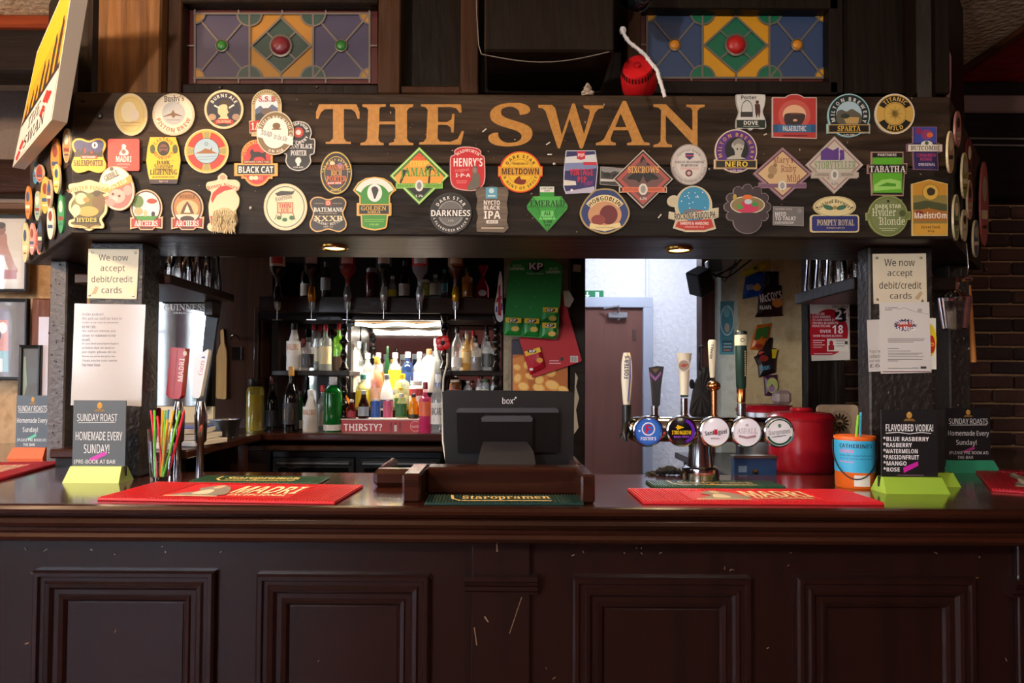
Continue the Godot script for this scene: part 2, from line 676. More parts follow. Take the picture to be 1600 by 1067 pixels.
func room() -> void:
	var plaster := rough_mat("cream_plaster", ["b9a488", "c2ad91", "b09b80"], 1.6, 0.85, 0.4, 0.03)
	var brown := rough_mat("brown_plaster", ["86766a", "8c7c72", "7e7066"], 1.6, 0.85, 0.3, 0.03)
	var red := rough_mat("red_paint", ["8e0f10", "a01416"], 0.6, 0.5, 0.15)
	var white := rough_mat("white_wallpaper", ["d9dbe2", "e2e4ea"], 1.6, 0.7, 0.55, 0.025)
	var g := G.new().box(Vector3(-4.7, -0.1, -5.5), Vector3(4.7, 0, 3.7))
	struct("floor", g, wood("floor_boards", ["3a2415", "4a2e1b", "2e1c10"], 2, 0.4, 0.5))
	struct("ceiling", G.new().box(Vector3(-4.7, 2.96, -3.75), Vector3(2.24, 3.06, 3.7)), plaster)
	struct("ceiling_red", G.new().box(Vector3(2.24, 2.955, -3.75), Vector3(4.7, 3.06, 3.7)), red)
	struct("trim_1", G.new().box(Vector3(2.215, 2.93, -3.7), Vector3(2.25, 2.958, 3.4), 0.006), wood("trim_wood", ["4a2a18", "5a3420"], 2, 0.4))
	var front := [[-4.35, -2.3, 0.9, 2.6]]
	wall_with("wall_front", rough_mat("dark_red_wall", ["4a1a16", "551f1a"], 0.7, 0.8, 0.1), true, 3.4, 0.2, -4.7, 4.7, 3.0, front)
	window_in(1, true, 3.45, front[0])
	var side := [[-2.6, -0.6, 0.9, 2.6], [1.2, 3.2, 0.9, 2.6]]
	wall_with("wall_left", brown, false, -4.5, -0.2, -3.8, 3.6, 3.0, side)
	window_in(2, false, -4.55, side[0])
	window_in(3, false, -4.55, side[1])
	struct("wall_right", G.new().box(Vector3(4.5, 0, -3.8), Vector3(4.7, 3.0, 3.6)), rough_mat("dark_red_wall", ["4a1a16", "551f1a"], 0.7, 0.8, 0.3))
	# the outer room's far wall beyond the bar, its panelled lower part and its beams
	struct("wall_far", G.new().box(Vector3(-4.7, 0, -3.8), Vector3(-1.42, 3.0, -3.62)), brown)
	# the wall behind the bottles, with the corridor opening beside it
	struct("wall_back", G.new().box(Vector3(-1.42, 0, -3.92), Vector3(0.36, 2.96, -3.75)), wood("back_boards", ["1a100b", "20140e", "150d09"], 1, 0.5, 0.2))
	struct("wall_corridor_side", G.new().box(Vector3(0.36, 0, -5.4), Vector3(0.42, 2.6, -3.75)), white)
	struct("wall_corridor_end", G.new().box(Vector3(0.36, 0, -5.4), Vector3(2.0, 2.6, -5.25)), white)
	struct("wall_corridor_far_side", G.new().box(Vector3(1.75, 0, -5.4), Vector3(1.85, 2.6, -3.7)), white)
	struct("ceiling_corridor", G.new().box(Vector3(0.3, 2.5, -5.4), Vector3(2.0, 2.6, -3.6)), white)
	struct("trim_2", G.new().box(Vector3(0.33, 2.45, -3.75), Vector3(1.9, 2.96, -3.6)), wood("back_boards", [], 1, 0.5))
	# corridor lamp: a round ceiling fitting over the doorway
	var at := Vector3(1.0, 2.5, -4.5)
	var t := thing("ceiling_lamp", "round white ceiling lamp over the brown corridor door", "lamp", at)
	part("lamp_base", G.new().lathe(at, [Vector2(0, 0), Vector2(0.17, 0), Vector2(0.17, -0.02), Vector2(0, -0.02)], 24), mat("lamp_metal", "d8d8d8", 0.4), t)
	part("lamp_diffuser", G.new().lathe(at, [Vector2(0, -0.075), Vector2(0.08, -0.068), Vector2(0.14, -0.045), Vector2(0.155, -0.02)], 24), glow("lamp_diffuser_glow", "f2f5ff", 2.0), t)
	lamp_light(OmniLight3D.new(), "ceiling_lamp_light", at + Vector3(0, -0.12, 0), "eef2ff", 0.4, 0.12)
	# brick wall beyond the bar's other end: bricks are pieces, the wall behind them is the mortar
	var wd := 3.53
	var mortar := struct("wall_brick", G.new().box(Vector3(1.2, 0, -wd - 0.2), Vector3(4.7, 2.96, -wd - 0.012)), rough_mat("mortar", ["8a6a48", "967652", "7a5c3e"], 3.0, 0.95, 0.4))
	var bricks := []
	for k in 4:
		bricks.append(rough_mat("brick_%d" % k, [["3a2016", "2a160f", "422619"], ["4a2a1c", "3a2016", "502e1f"], ["2c1810", "24130d", "341d13"], ["542f1e", "42261a", "4a2a1c"]][k], 4.0, 0.9, 0.8))
	var bm := G.new().box(Vector3(-0.105, -0.031, -0.02), Vector3(0.105, 0.031, 0.02), 0.006).mesh(Vector3())
	for row in 36:
		var y := 0.55 + row * 0.0735
		for k in range(0, 9):
			var x := 1.42 + k * 0.222 + (0.111 if row % 2 else 0.0)
			if y > 2.45 or x > 3.1:
				continue
			var o := MeshInstance3D.new()
			o.name = "brick"
			o.mesh = bm
			o.material_override = bricks[rng.randi() % 4]
			o.position = Vector3(x, y, -wd - 0.012 + rng.randf() * 0.008)
			o.rotation.z = rng.randf_range(-0.012, 0.012)
			mortar.add_child(o, true)
	struct("beam_right", G.new().box(Vector3(1.3, 2.36, -wd), Vector3(4.6, 2.95, -wd + 0.12), 0.01), wood("black_beam", ["120c09", "181110", "0e0907"], 0, 0.5, 0.2))
	struct("trim_3", G.new().box(Vector3(1.3, 2.78, -wd + 0.12), Vector3(4.6, 2.87, -wd + 0.15), 0.008), mat("beam_paint", "6b5450", 0.6))
	for k in 2:
		single("cable", ["grey cable run along the dark beam over the bricks", "second grey cable below the other on the dark beam"][k], "cable",
			G.new().tube([Vector3(1.6, 2.66 - 0.03 * k, -wd + 0.126), Vector3(2.6, 2.655 - 0.034 * k, -wd + 0.126), Vector3(4.4, 2.66 - 0.03 * k, -wd + 0.126)], 0.005), mat("grey_cable", "6a6560", 0.5), Vector3(1.6, 2.66, -wd + 0.126))

func moulded(x0: float, x1: float, y0: float, y1: float, z: float, prof: Array) -> G:
	# a picture-frame moulding mitred round a panel: prof holds (distance inwards, height over the board)
	var g := G.new()
	for k in prof.size() - 1:
		var a: Vector2 = prof[k]
		var b: Vector2 = prof[k + 1]
		var c0 := [Vector3(x0 + a.x, y0 + a.x, z + a.y), Vector3(x1 - a.x, y0 + a.x, z + a.y), Vector3(x1 - a.x, y1 - a.x, z + a.y), Vector3(x0 + a.x, y1 - a.x, z + a.y)]
		var c1 := [Vector3(x0 + b.x, y0 + b.x, z + b.y), Vector3(x1 - b.x, y0 + b.x, z + b.y), Vector3(x1 - b.x, y1 - b.x, z + b.y), Vector3(x0 + b.x, y1 - b.x, z + b.y)]
		for e in 4:
			g.quad(c0[e], c0[(e + 1) % 4], c1[(e + 1) % 4], c1[e])
	return g

func rail(prof: Array, a: Vector3, b: Vector3, out: Vector3) -> G:
	# a straight moulding from a to b: prof holds (distance outwards, height)
	var g := G.new()
	var q := []
	for u in prof:
		q.append(out * u.x + Vector3(0, u.y, 0))
	for k in q.size() - 1:
		g.quad(a + q[k], b + q[k], b + q[k + 1], a + q[k + 1])
	for k in range(1, q.size() - 1):
		g.tri(a + q[0], a + q[k], a + q[k + 1])
		g.tri(b + q[0], b + q[k + 1], b + q[k])
	return g

func counter() -> void:
	var dark := wood("counter_paint", ["1e0d0b", "230f0c", "1a0b09"], 1, 0.27, 0.02, 7.0, 0.0)
	dark.metallic_specular = 0.55
	var top := wood("counter_top", ["34170e", "3e1c11", "2c130c"], 0, 0.2, 0.05, 6.0, 0.8)
	var nose := wood("counter_nose", ["28120b", "32170e", "200e08"], 0, 0.26, 0.08, 8.0, 0.5)
	var t := thing("bar_counter", "dark mahogany bar counter with moulded panels and polished top", "counter", Vector3(0, 0, -1.8))
	# top: a straight front with both ends turning back at 45 degrees
	var th := 0.03
	var plan := PackedVector2Array([Vector2(-1.52, -1.81), Vector2(1.52, -1.81), Vector2(2.85, -3.14), Vector2(2.42, -3.46), Vector2(1.25, -2.42), Vector2(-1.25, -2.42), Vector2(-2.42, -3.46), Vector2(-2.85, -3.14)])
	var loop := PackedVector3Array()
	for u in plan:
		loop.append(Vector3(u.x, BAR_Y, u.y))
	part("counter_top", G.new().slab(loop, Vector3(0, -th, 0), Geometry2D.triangulate_polygon(plan)), top, t)
	var pr := [Vector2(-0.05, -0.1), Vector2(-0.012, -0.1), Vector2(0.002, -0.094), Vector2(0.006, -0.085), Vector2(0.0, -0.076), Vector2(-0.01, -0.072), Vector2(-0.01, -0.064), Vector2(0.004, -0.058), Vector2(0.01, -0.048), Vector2(0.004, -0.038), Vector2(-0.004, -0.034), Vector2(0.008, -0.03), Vector2(0.02, -0.02), Vector2(0.022, -0.011), Vector2(0.016, -0.003), Vector2(0.006, 0.0), Vector2(-0.0098, 0.0), Vector2(-0.0098, -0.032)]
	var s2 := sqrt(0.5)
	part("nosing", rail(pr, Vector3(-1.52, BAR_Y, -1.8), Vector3(1.52, BAR_Y, -1.8), Vector3(0, 0, 1)), nose, t)
	part("nosing", rail(pr, Vector3(1.52, BAR_Y, -1.8), Vector3(2.85, BAR_Y, -3.13), Vector3(s2, 0, s2)), nose, t)
	part("nosing", rail(pr, Vector3(-2.85, BAR_Y, -3.13), Vector3(-1.52, BAR_Y, -1.8), Vector3(-s2, 0, s2)), nose, t)
	# front boards
	var z := -1.88
	part("front_board", G.new().box(Vector3(-1.46, 0.0, z - 0.04), Vector3(1.46, BAR_Y - 0.03, z)), dark, t)
	for sg in [-1.0, 1.0]:
		var a := Vector3(1.46 * sg, 0, z)
		var b := Vector3(2.7 * sg, 0, z - 1.24)
		var mid := (a + b) / 2 + Vector3(0, (BAR_Y - 0.03) / 2, 0)
		part("end_board", G.new().obox(Transform3D(Basis(Vector3.UP, -PI / 4 * sg), mid + Vector3(-0.014 * sg, 0, -0.014)), Vector3(1.75, BAR_Y - 0.03, 0.04)), dark, t)
	var d := -z
	var prof := [Vector2(0, 0.0), Vector2(0, 0.016), Vector2(0.006, 0.022), Vector2(0.016, 0.022), Vector2(0.02, 0.014), Vector2(0.03, 0.014), Vector2(0.036, 0.02), Vector2(0.046, 0.018), Vector2(0.054, 0.008), Vector2(0.066, 0.008), Vector2(0.07, 0.013), Vector2(0.08, 0.01), Vector2(0.088, -0.002), Vector2(0.096, -0.006)]
	for e in [[56, 338, 889], [403, 672, 895], [894, 1172, 900], [1242, 1520, 900]]:
		var x0 := P(e[0], 970, d).x
		var x1 := P(e[1], 970, d).x
		var y1: float = P((e[0] + e[1]) / 2.0, e[2], d).y
		part("panel_moulding", moulded(x0, x1, 0.2, y1, z, prof), dark, t)
		part("panel", G.new().box(Vector3(x0 + 0.09, 0.29, z), Vector3(x1 - 0.09, y1 - 0.09, z + 0.003)), dark, t)
	# pilasters: one in the middle of the front, one on the corner
	for e in [[737, 828, 0.0], [1584, 1668, 0.0]]:
		var x0 := P(e[0], 970, d).x
		var x1 := P(e[1], 970, d).x
		var p := part("pilaster", G.new().box(Vector3(x0, 0.0, z), Vector3(x1, BAR_Y - 0.09, z + 0.018), 0.003), dark, t)
		var cy := P(784, 925, d).y
		var cp := [Vector2(0, 0), Vector2(0.022, 0), Vector2(0.022, 0.006), Vector2(0.028, 0.012), Vector2(0.028, 0.022), Vector2(0.034, 0.028), Vector2(0.036, 0.036), Vector2(0.042, 0.04), Vector2(0.042, 0.052), Vector2(0, 0.052)]
		part("capital", rail(cp, Vector3(x0 - 0.018, cy, z), Vector3(x1 + 0.018, cy, z), Vector3(0, 0, 1)), dark, p)
	# chipped paint and scratches
	var chips := Pr.new(self, flat(d - 0.0005), 0.0)
	for k in 46:
		var x := rng.randf_range(20, 1580)
		var y := rng.randf_range(856, 1060) if k % 3 else rng.randf_range(852, 872)
		if absf(x - 784) < 62:
			continue
		var w := rng.randf_range(0.6, 1.6)
		var l := rng.randf_range(2, 7)
		var a := rng.randf_range(0, 3.1)
		chips.line([x, y, x + cos(a) * l, y + sin(a) * l], w, ["94806c", "6a5a52", "94784e"][k % 3])
	part("paint_chip", chips.g, ink("chip", 0.8), t)
	var pc := Pr.new(self, flat(d - 0.0185), 0.0)
	for q in [[776, 850, 777, 862, 2.6], [757, 963, 763, 972, 2.0], [815, 933, 796, 990, 1.0], [741, 980, 745, 1008, 1.5]]:
		pc.line([q[0], q[1], q[2], q[3]], q[4], "7a6048")
	part("paint_chip", pc.g, ink("chip", 0.8), t)
	# the wooden rim round the till well on the counter
	var rim := thing("till_surround", "raised dark wooden rim round the till on the counter", "wood rim", Vector3(0, BAR_Y, -1.95))
	var xl := P(628, 770, 1.84).x
	var xr := P(930, 770, 1.84).x
	part("front_board", G.new().box(Vector3(xl + 0.05, BAR_Y, -2.06), Vector3(xr - 0.03, BAR_Y + 0.078, -1.98), 0.006), nose, rim)
	part("cheek", G.new().box(Vector3(xl, BAR_Y, -2.06), Vector3(xl + 0.05, BAR_Y + 0.078, -1.84), 0.006), nose, rim)
	part("cheek", G.new().box(Vector3(xr - 0.038, BAR_Y, -2.06), Vector3(xr, BAR_Y + 0.078, -1.84), 0.006), nose, rim)
	part("side_rail", G.new().box(Vector3(xr - 0.035, BAR_Y, -2.42), Vector3(xr, BAR_Y + 0.08, -2.06), 0.012), nose, rim)
	var lx := P(582, 760, 2.1).x
	part("corner_block", G.new().box(Vector3(lx, BAR_Y, -2.16), Vector3(P(657, 760, 2.1).x, BAR_Y + 0.055, -2.1), 0.014), nose, rim)
	part("corner_rail", G.new().box(Vector3(lx, BAR_Y, -2.42), Vector3(lx + 0.03, BAR_Y + 0.055, -2.16), 0.012), nose, rim)

var FAS := 2.15
var left_face: Plane
var right_face: Plane
var yT: float
var yB: float
func canopy() -> void:
	var w1 := wood("fascia_upper", ["33271c", "443426", "271c13", "3a2d21"], 0, 0.55, 0.35, 8.0)
	var w2 := wood("fascia_lower", ["211a16", "2b231d", "1a1411", "251e19"], 0, 0.5, 0.3, 8.0)
	var soff := wood("soffit", ["2a1a12", "32201a", "22150f"], 0, 0.38, 0.15, 6.0)
	var xl := P(113, 260, FAS).x
	var xr := P(1485, 260, FAS).x
	yT = P(784, 147, FAS).y
	var ym := P(784, 257, FAS).y
	yB = P(784, 369, FAS).y
	var le := Vector3(-0.546, 0, -0.59)
	var re := Vector3(0.51, 0, -0.59)
	left_face = Plane(Vector3(-0.59, 0, 0.546).normalized(), Vector3(xl, 0, -FAS))
	right_face = Plane(Vector3(0.59, 0, 0.51).normalized(), Vector3(xr, 0, -FAS))
	var t := thing("bar_canopy", "dark timber canopy over the bar lettered in gold", "canopy", Vector3(0, yB, -FAS))
	part("plank", G.new().box(Vector3(xl, ym + 0.001, -FAS - 0.045), Vector3(xr, yT, -FAS), 0.004), w1, t)
	part("plank", G.new().box(Vector3(xl, yB, -FAS - 0.045), Vector3(xr, ym - 0.001, -FAS), 0.004), w2, t)
	for e in [[xl, le, left_face], [xr, re, right_face]]:
		var a := Vector3(e[0], 0, -FAS)
		var m: Vector3 = a + e[1] / 2.0 - e[2].normal * 0.0225
		var b := Basis(Vector3.UP.cross(e[2].normal).normalized(), Vector3.UP, e[2].normal)
		var ln: float = e[1].length()
		part("end_plank", G.new().obox(Transform3D(b, m + Vector3(0, (ym + yT) / 2, 0)), Vector3(ln, yT - ym - 0.001, 0.045), 0.003), w1, t)
		part("end_plank", G.new().obox(Transform3D(b, m + Vector3(0, (ym + yB) / 2, 0)), Vector3(ln, ym - yB - 0.001, 0.045), 0.003), w2, t)
	var plan := PackedVector2Array([Vector2(xl, -FAS - 0.03), Vector2(xr, -FAS - 0.03), Vector2(xr + 0.48, -FAS - 0.6), Vector2(xr + 0.1, -2.95), Vector2(1.4, -2.54), Vector2(-1.36, -2.54), Vector2(xl - 0.1, -2.95), Vector2(xl - 0.52, -FAS - 0.6)])
	var loop := PackedVector3Array()
	for u in plan:
		loop.append(Vector3(u.x, yB + 0.035, u.y))
	part("soffit", G.new().slab(loop, Vector3(0, -0.035, 0), Geometry2D.triangulate_polygon(plan)), soff, t)
	# gold letters, painted on the upper plank
	var gold := rough_mat("gold_paint", ["b87f34", "c08839", "b27a2f", "bc8437"], 3.0, 0.45, 0.05, 0.03)
	var L := {
		"T": [0, .20, .07, 0, .93, 0, 1, .20, 1, .36, .955, .37, .90, .20, .82, .13, .64, .12, .64, .86, .70, .94, .80, .95, .80, 1, .22, 1, .22, .95, .32, .94, .39, .86, .39, .12, .20, .13, .12, .20, .05, .37, 0, .36],
		"H": [.04, 0, .48, 0, .48, .06, .38, .07, .36, .13, .36, .42, .66, .42, .66, .13, .64, .07, .56, .06, .56, 0, 1, 0, 1, .06, .92, .09, .88, .16, .88, .84, .92, .93, 1, .95, 1, 1, .54, 1, .54, .95, .63, .92, .66, .84, .66, .49, .36, .49, .34, .84, .37, .92, .44, .95, .44, 1, 0, 1, 0, .95, .09, .92, .13, .84, .15, .14, .12, .08, .04, .06],
		"E": [.04, 0, .93, 0, .95, .20, .90, .21, .83, .10, .70, .07, .42, .07, .42, .44, .62, .44, .72, .38, .74, .24, .79, .24, .77, .70, .72, .70, .70, .57, .62, .51, .42, .51, .41, .84, .46, .92, .70, .93, .86, .86, .95, .66, 1, .67, .93, 1, 0, 1, 0, .95, .10, .93, .16, .84, .19, .14, .14, .07, .04, .05],
		"W": [0, .03, .21, .03, .26, .10, .36, .70, .52, .0, .56, .0, .70, .68, .79, .20, .78, .13, .70, .10, .69, .04, 1, .04, 1, .10, .92, .12, .87, .20, .68, 1, .64, 1, .48, .34, .33, 1, .30, 1, .11, .16, .07, .11, 0, .09],
		"A": [.50, 0, .56, 0, .86, .85, .90, .93, 1, .95, 1, 1, .58, 1, .58, .95, .66, .93, .67, .88, .60, .66, .33, .66, .27, .85, .29, .92, .37, .95, .37, 1, 0, 1, 0, .95, .09, .92, .15, .86],
		"N": [0, 0, .24, 0, .76, .62, .76, .14, .73, .08, .64, .06, .64, .01, 1, .01, 1, .06, .90, .09, .86, .16, .86, 1, .82, 1, .24, .26, .24, .85, .27, .92, .36, .95, .36, 1, 0, 1, 0, .95, .09, .92, .14, .85, .15, .14, .10, .08, 0, .06]}
	for e in [["T", 494, 163, 562, 225], ["H", 563, 163, 646, 227], ["E", 655, 163, 725, 226], ["W", 841, 162, 943, 232], ["A", 931, 158, 1015, 227], ["N", 1021, 163, 1101, 230]]:
		var q := PackedVector2Array()
		var l: Array = L[e[0]]
		for k in range(0, l.size(), 2):
			q.append(Vector2(lerpf(e[1], e[3], l[k]), lerpf(e[2], e[4], l[k + 1])))
		if e[0] == "A":
			var hole := PackedVector2Array([Vector2(lerpf(931, 1015, .46), lerpf(158, 227, .28)), Vector2(lerpf(931, 1015, .57), lerpf(158, 227, .59)), Vector2(lerpf(931, 1015, .36), lerpf(158, 227, .59))])
			# the counter of the A is bridged by a seam so that one outline holds it
			var o := PackedVector2Array([q[0]])
			o.append_array(PackedVector2Array([hole[0], hole[2], hole[1], hole[0] + Vector2(0.05, 0), q[0] + Vector2(0.05, 0)]))
			o.append_array(q.slice(1))
			q = o
		part("gold_letter", plate(q, flat(FAS), 0.0012), gold, t, "gold painted letter " + e[0])
	var ps := Pr.new(self, flat(FAS), 0.0009)
	ps.text("S", 763, 161, 832, 229, "c08030", 1)
	part("gold_letter", ps.g, gold, t, "gold painted letter S")
	# chipped paint, plaster spots and nail heads on the planks
	var chips := Pr.new(self, flat(FAS), 0.0)
	for k in 120:
		var x := rng.randf_range(125, 1475)
		var y := rng.randf_range(150, 366)
		var a := rng.randf_range(0, 3.1)
		var l := rng.randf_range(0.8, 3.4)
		chips.line([x, y, x + cos(a) * l, y + sin(a) * l], rng.randf_range(0.5, 1.4), ["a89880", "6a4a34", "c8bca8", "80604a"][k % 4])
	for q in [[754, 208, 760, 203], [853, 228, 859, 224], [855, 243, 862, 243], [1027, 342, 1032, 336], [1191, 213, 1196, 211], [1035, 148, 1037, 153]]:
		chips.line(q, 1.8, "d8d2c4")
	part("paint_chip", chips.g, ink("chip", 0.8), t)
	for q in [[131, 158, 3.2], [156, 181, 5.5], [392, 325, 2.6], [866, 256, 2.4], [1108, 264, 1.6], [345, 137, 3.0], [496, 136, 3.0]]:
		var c := P(q[0], q[1], FAS)
		part("nail_head", G.new().lathe(c, [Vector2(0, 0.006), Vector2(q[2] * 0.0014, 0.0045), Vector2(q[2] * 0.002, 0.0)], 10, Basis(Vector3.RIGHT, PI / 2)), mat("nail_white", "cfc8bc", 0.5) if q[2] < 2.8 else mat("bolt_black", "1a1512", 0.4), t)
	# two downlights let into the soffit
	for q in [[523, 385], [1061, 388]]:
		var r := ray(q[0], q[1])
		var c := EYE + r * ((yB - EYE.y) / r.y)
		var dl := thing("downlight", "brass recessed downlight over the " + ["bottle shelves", "beer taps"][0 if q[0] < 800 else 1], "lamp", c)
		part("bezel", G.new().lathe(c, [Vector2(0.034, 0.0), Vector2(0.034, -0.007), Vector2(0.041, -0.011), Vector2(0.047, -0.006), Vector2(0.048, 0.0)], 28), mat("brass", "b08a48", 0.25, 1.0), dl)
		part("lamp_face", G.new().lathe(c, [Vector2(0, -0.009), Vector2(0.02, -0.008), Vector2(0.034, -0.004)], 24), glow("downlight_glow", "ffe3a0", 5.0), dl)
		var s := lamp_light(SpotLight3D.new(), "downlight_beam", c + Vector3(0, -0.015, 0), "ffd9a0", 0.5, 0.03) as SpotLight3D
		s.rotation = Vector3(-PI / 2, 0, 0)
		s.spot_range = 12.0
		s.spot_attenuation = 2.0
		s.spot_angle = 62.0
		s.spot_angle_attenuation = 0.6
	# the boarded wall over the canopy, up to the ceiling
	var up := thing("canopy_panelling", "dark panelled timber wall above the lettered canopy", "panelling", Vector3(0, yT, -2.3))
	var pd := wood("panel_dark", ["17100c", "1d140e", "120c09"], 1, 0.45, 0.2)
	var pb := wood("panel_brown", ["3a2517", "432b1b", "322014"], 1, 0.45, 0.25)
	part("backing_board", G.new().box(Vector3(xl + 0.02, yT - 0.1, -2.42), Vector3(xr - 0.02, 2.96, -2.36)), pd, up)
	var post := wood("warm_oak", ["6e4a2a", "7e5833", "5c3e24", "745030"], 1, 0.55, 0.5, 8.0)
	part("oak_post", pbox(152, -80, 252, 148, 2.2, 0.14, 0.006), post, up)
	part("corner_strip", pbox(122, -80, 151, 148, 2.24, 0.1, 0.004), pd, up)
	for e in [[254, -80, 284, 146, 2.24, 1], [284, 131, 592, 147, 2.24, 0], [284, -80, 592, 5, 2.24, 0], [591, -80, 626, 146, 2.24, 1], [720, -80, 748, 146, 2.25, 1], [626, 134, 720, 146, 2.25, 1], [980, -80, 1002, 146, 2.25, 1], [1002, 126, 1310, 147, 2.25, 0], [1002, -80, 1310, 14, 2.25, 0], [1296, -80, 1318, 146, 2.25, 0], [1432, -80, 1484, 146, 2.24, 0], [748, 80, 980, 146, 2.3, 0]]:
		part("frame_rail", pbox(e[0], e[1], e[2], e[3], e[4], 0.1, 0.004), pb if e[5] else pd, up)
	part("sunk_panel", pbox(626, -80, 720, 136, 2.32, 0.03), pd, up)
	part("sunk_panel", pbox(1318, -80, 1432, 146, 2.3, 0.03), pd, up)
	for e in [[xl, le, left_face], [xr, re, right_face]]:
		var m: Vector3 = Vector3(e[0], (yT + 2.96) / 2, -FAS) + e[1] / 2.0 - e[2].normal * 0.07
		var b := Basis(Vector3.UP.cross(e[2].normal).normalized(), Vector3.UP, e[2].normal)
		part("end_panel", G.new().obox(Transform3D(b, m), Vector3(e[1].length() - 0.02, 2.96 - yT, 0.04)), pd, up)
	part("boxed_beam", pbox(757, -90, 960, 80, 2.02, 0.28, 0.006), pd, up)

func stained_windows() -> void:
	stained("stained glass window of violet and amber panes beside the oak post", [306, 391, 490, 578], 23, 123.5, ["403d58", "a8762a", "2a443f", "2e4a46", "7a1626", "1c7a1e"], 2.29)
	stained("stained glass window of blue, green and amber panes beside the red alarm", [1010, 1096.5, 1201, 1287], 20.5, 123, ["33496e", "d89a1c", "0d6b4c", "0d6b4c", "c01818", "d88a1c"], 2.3)

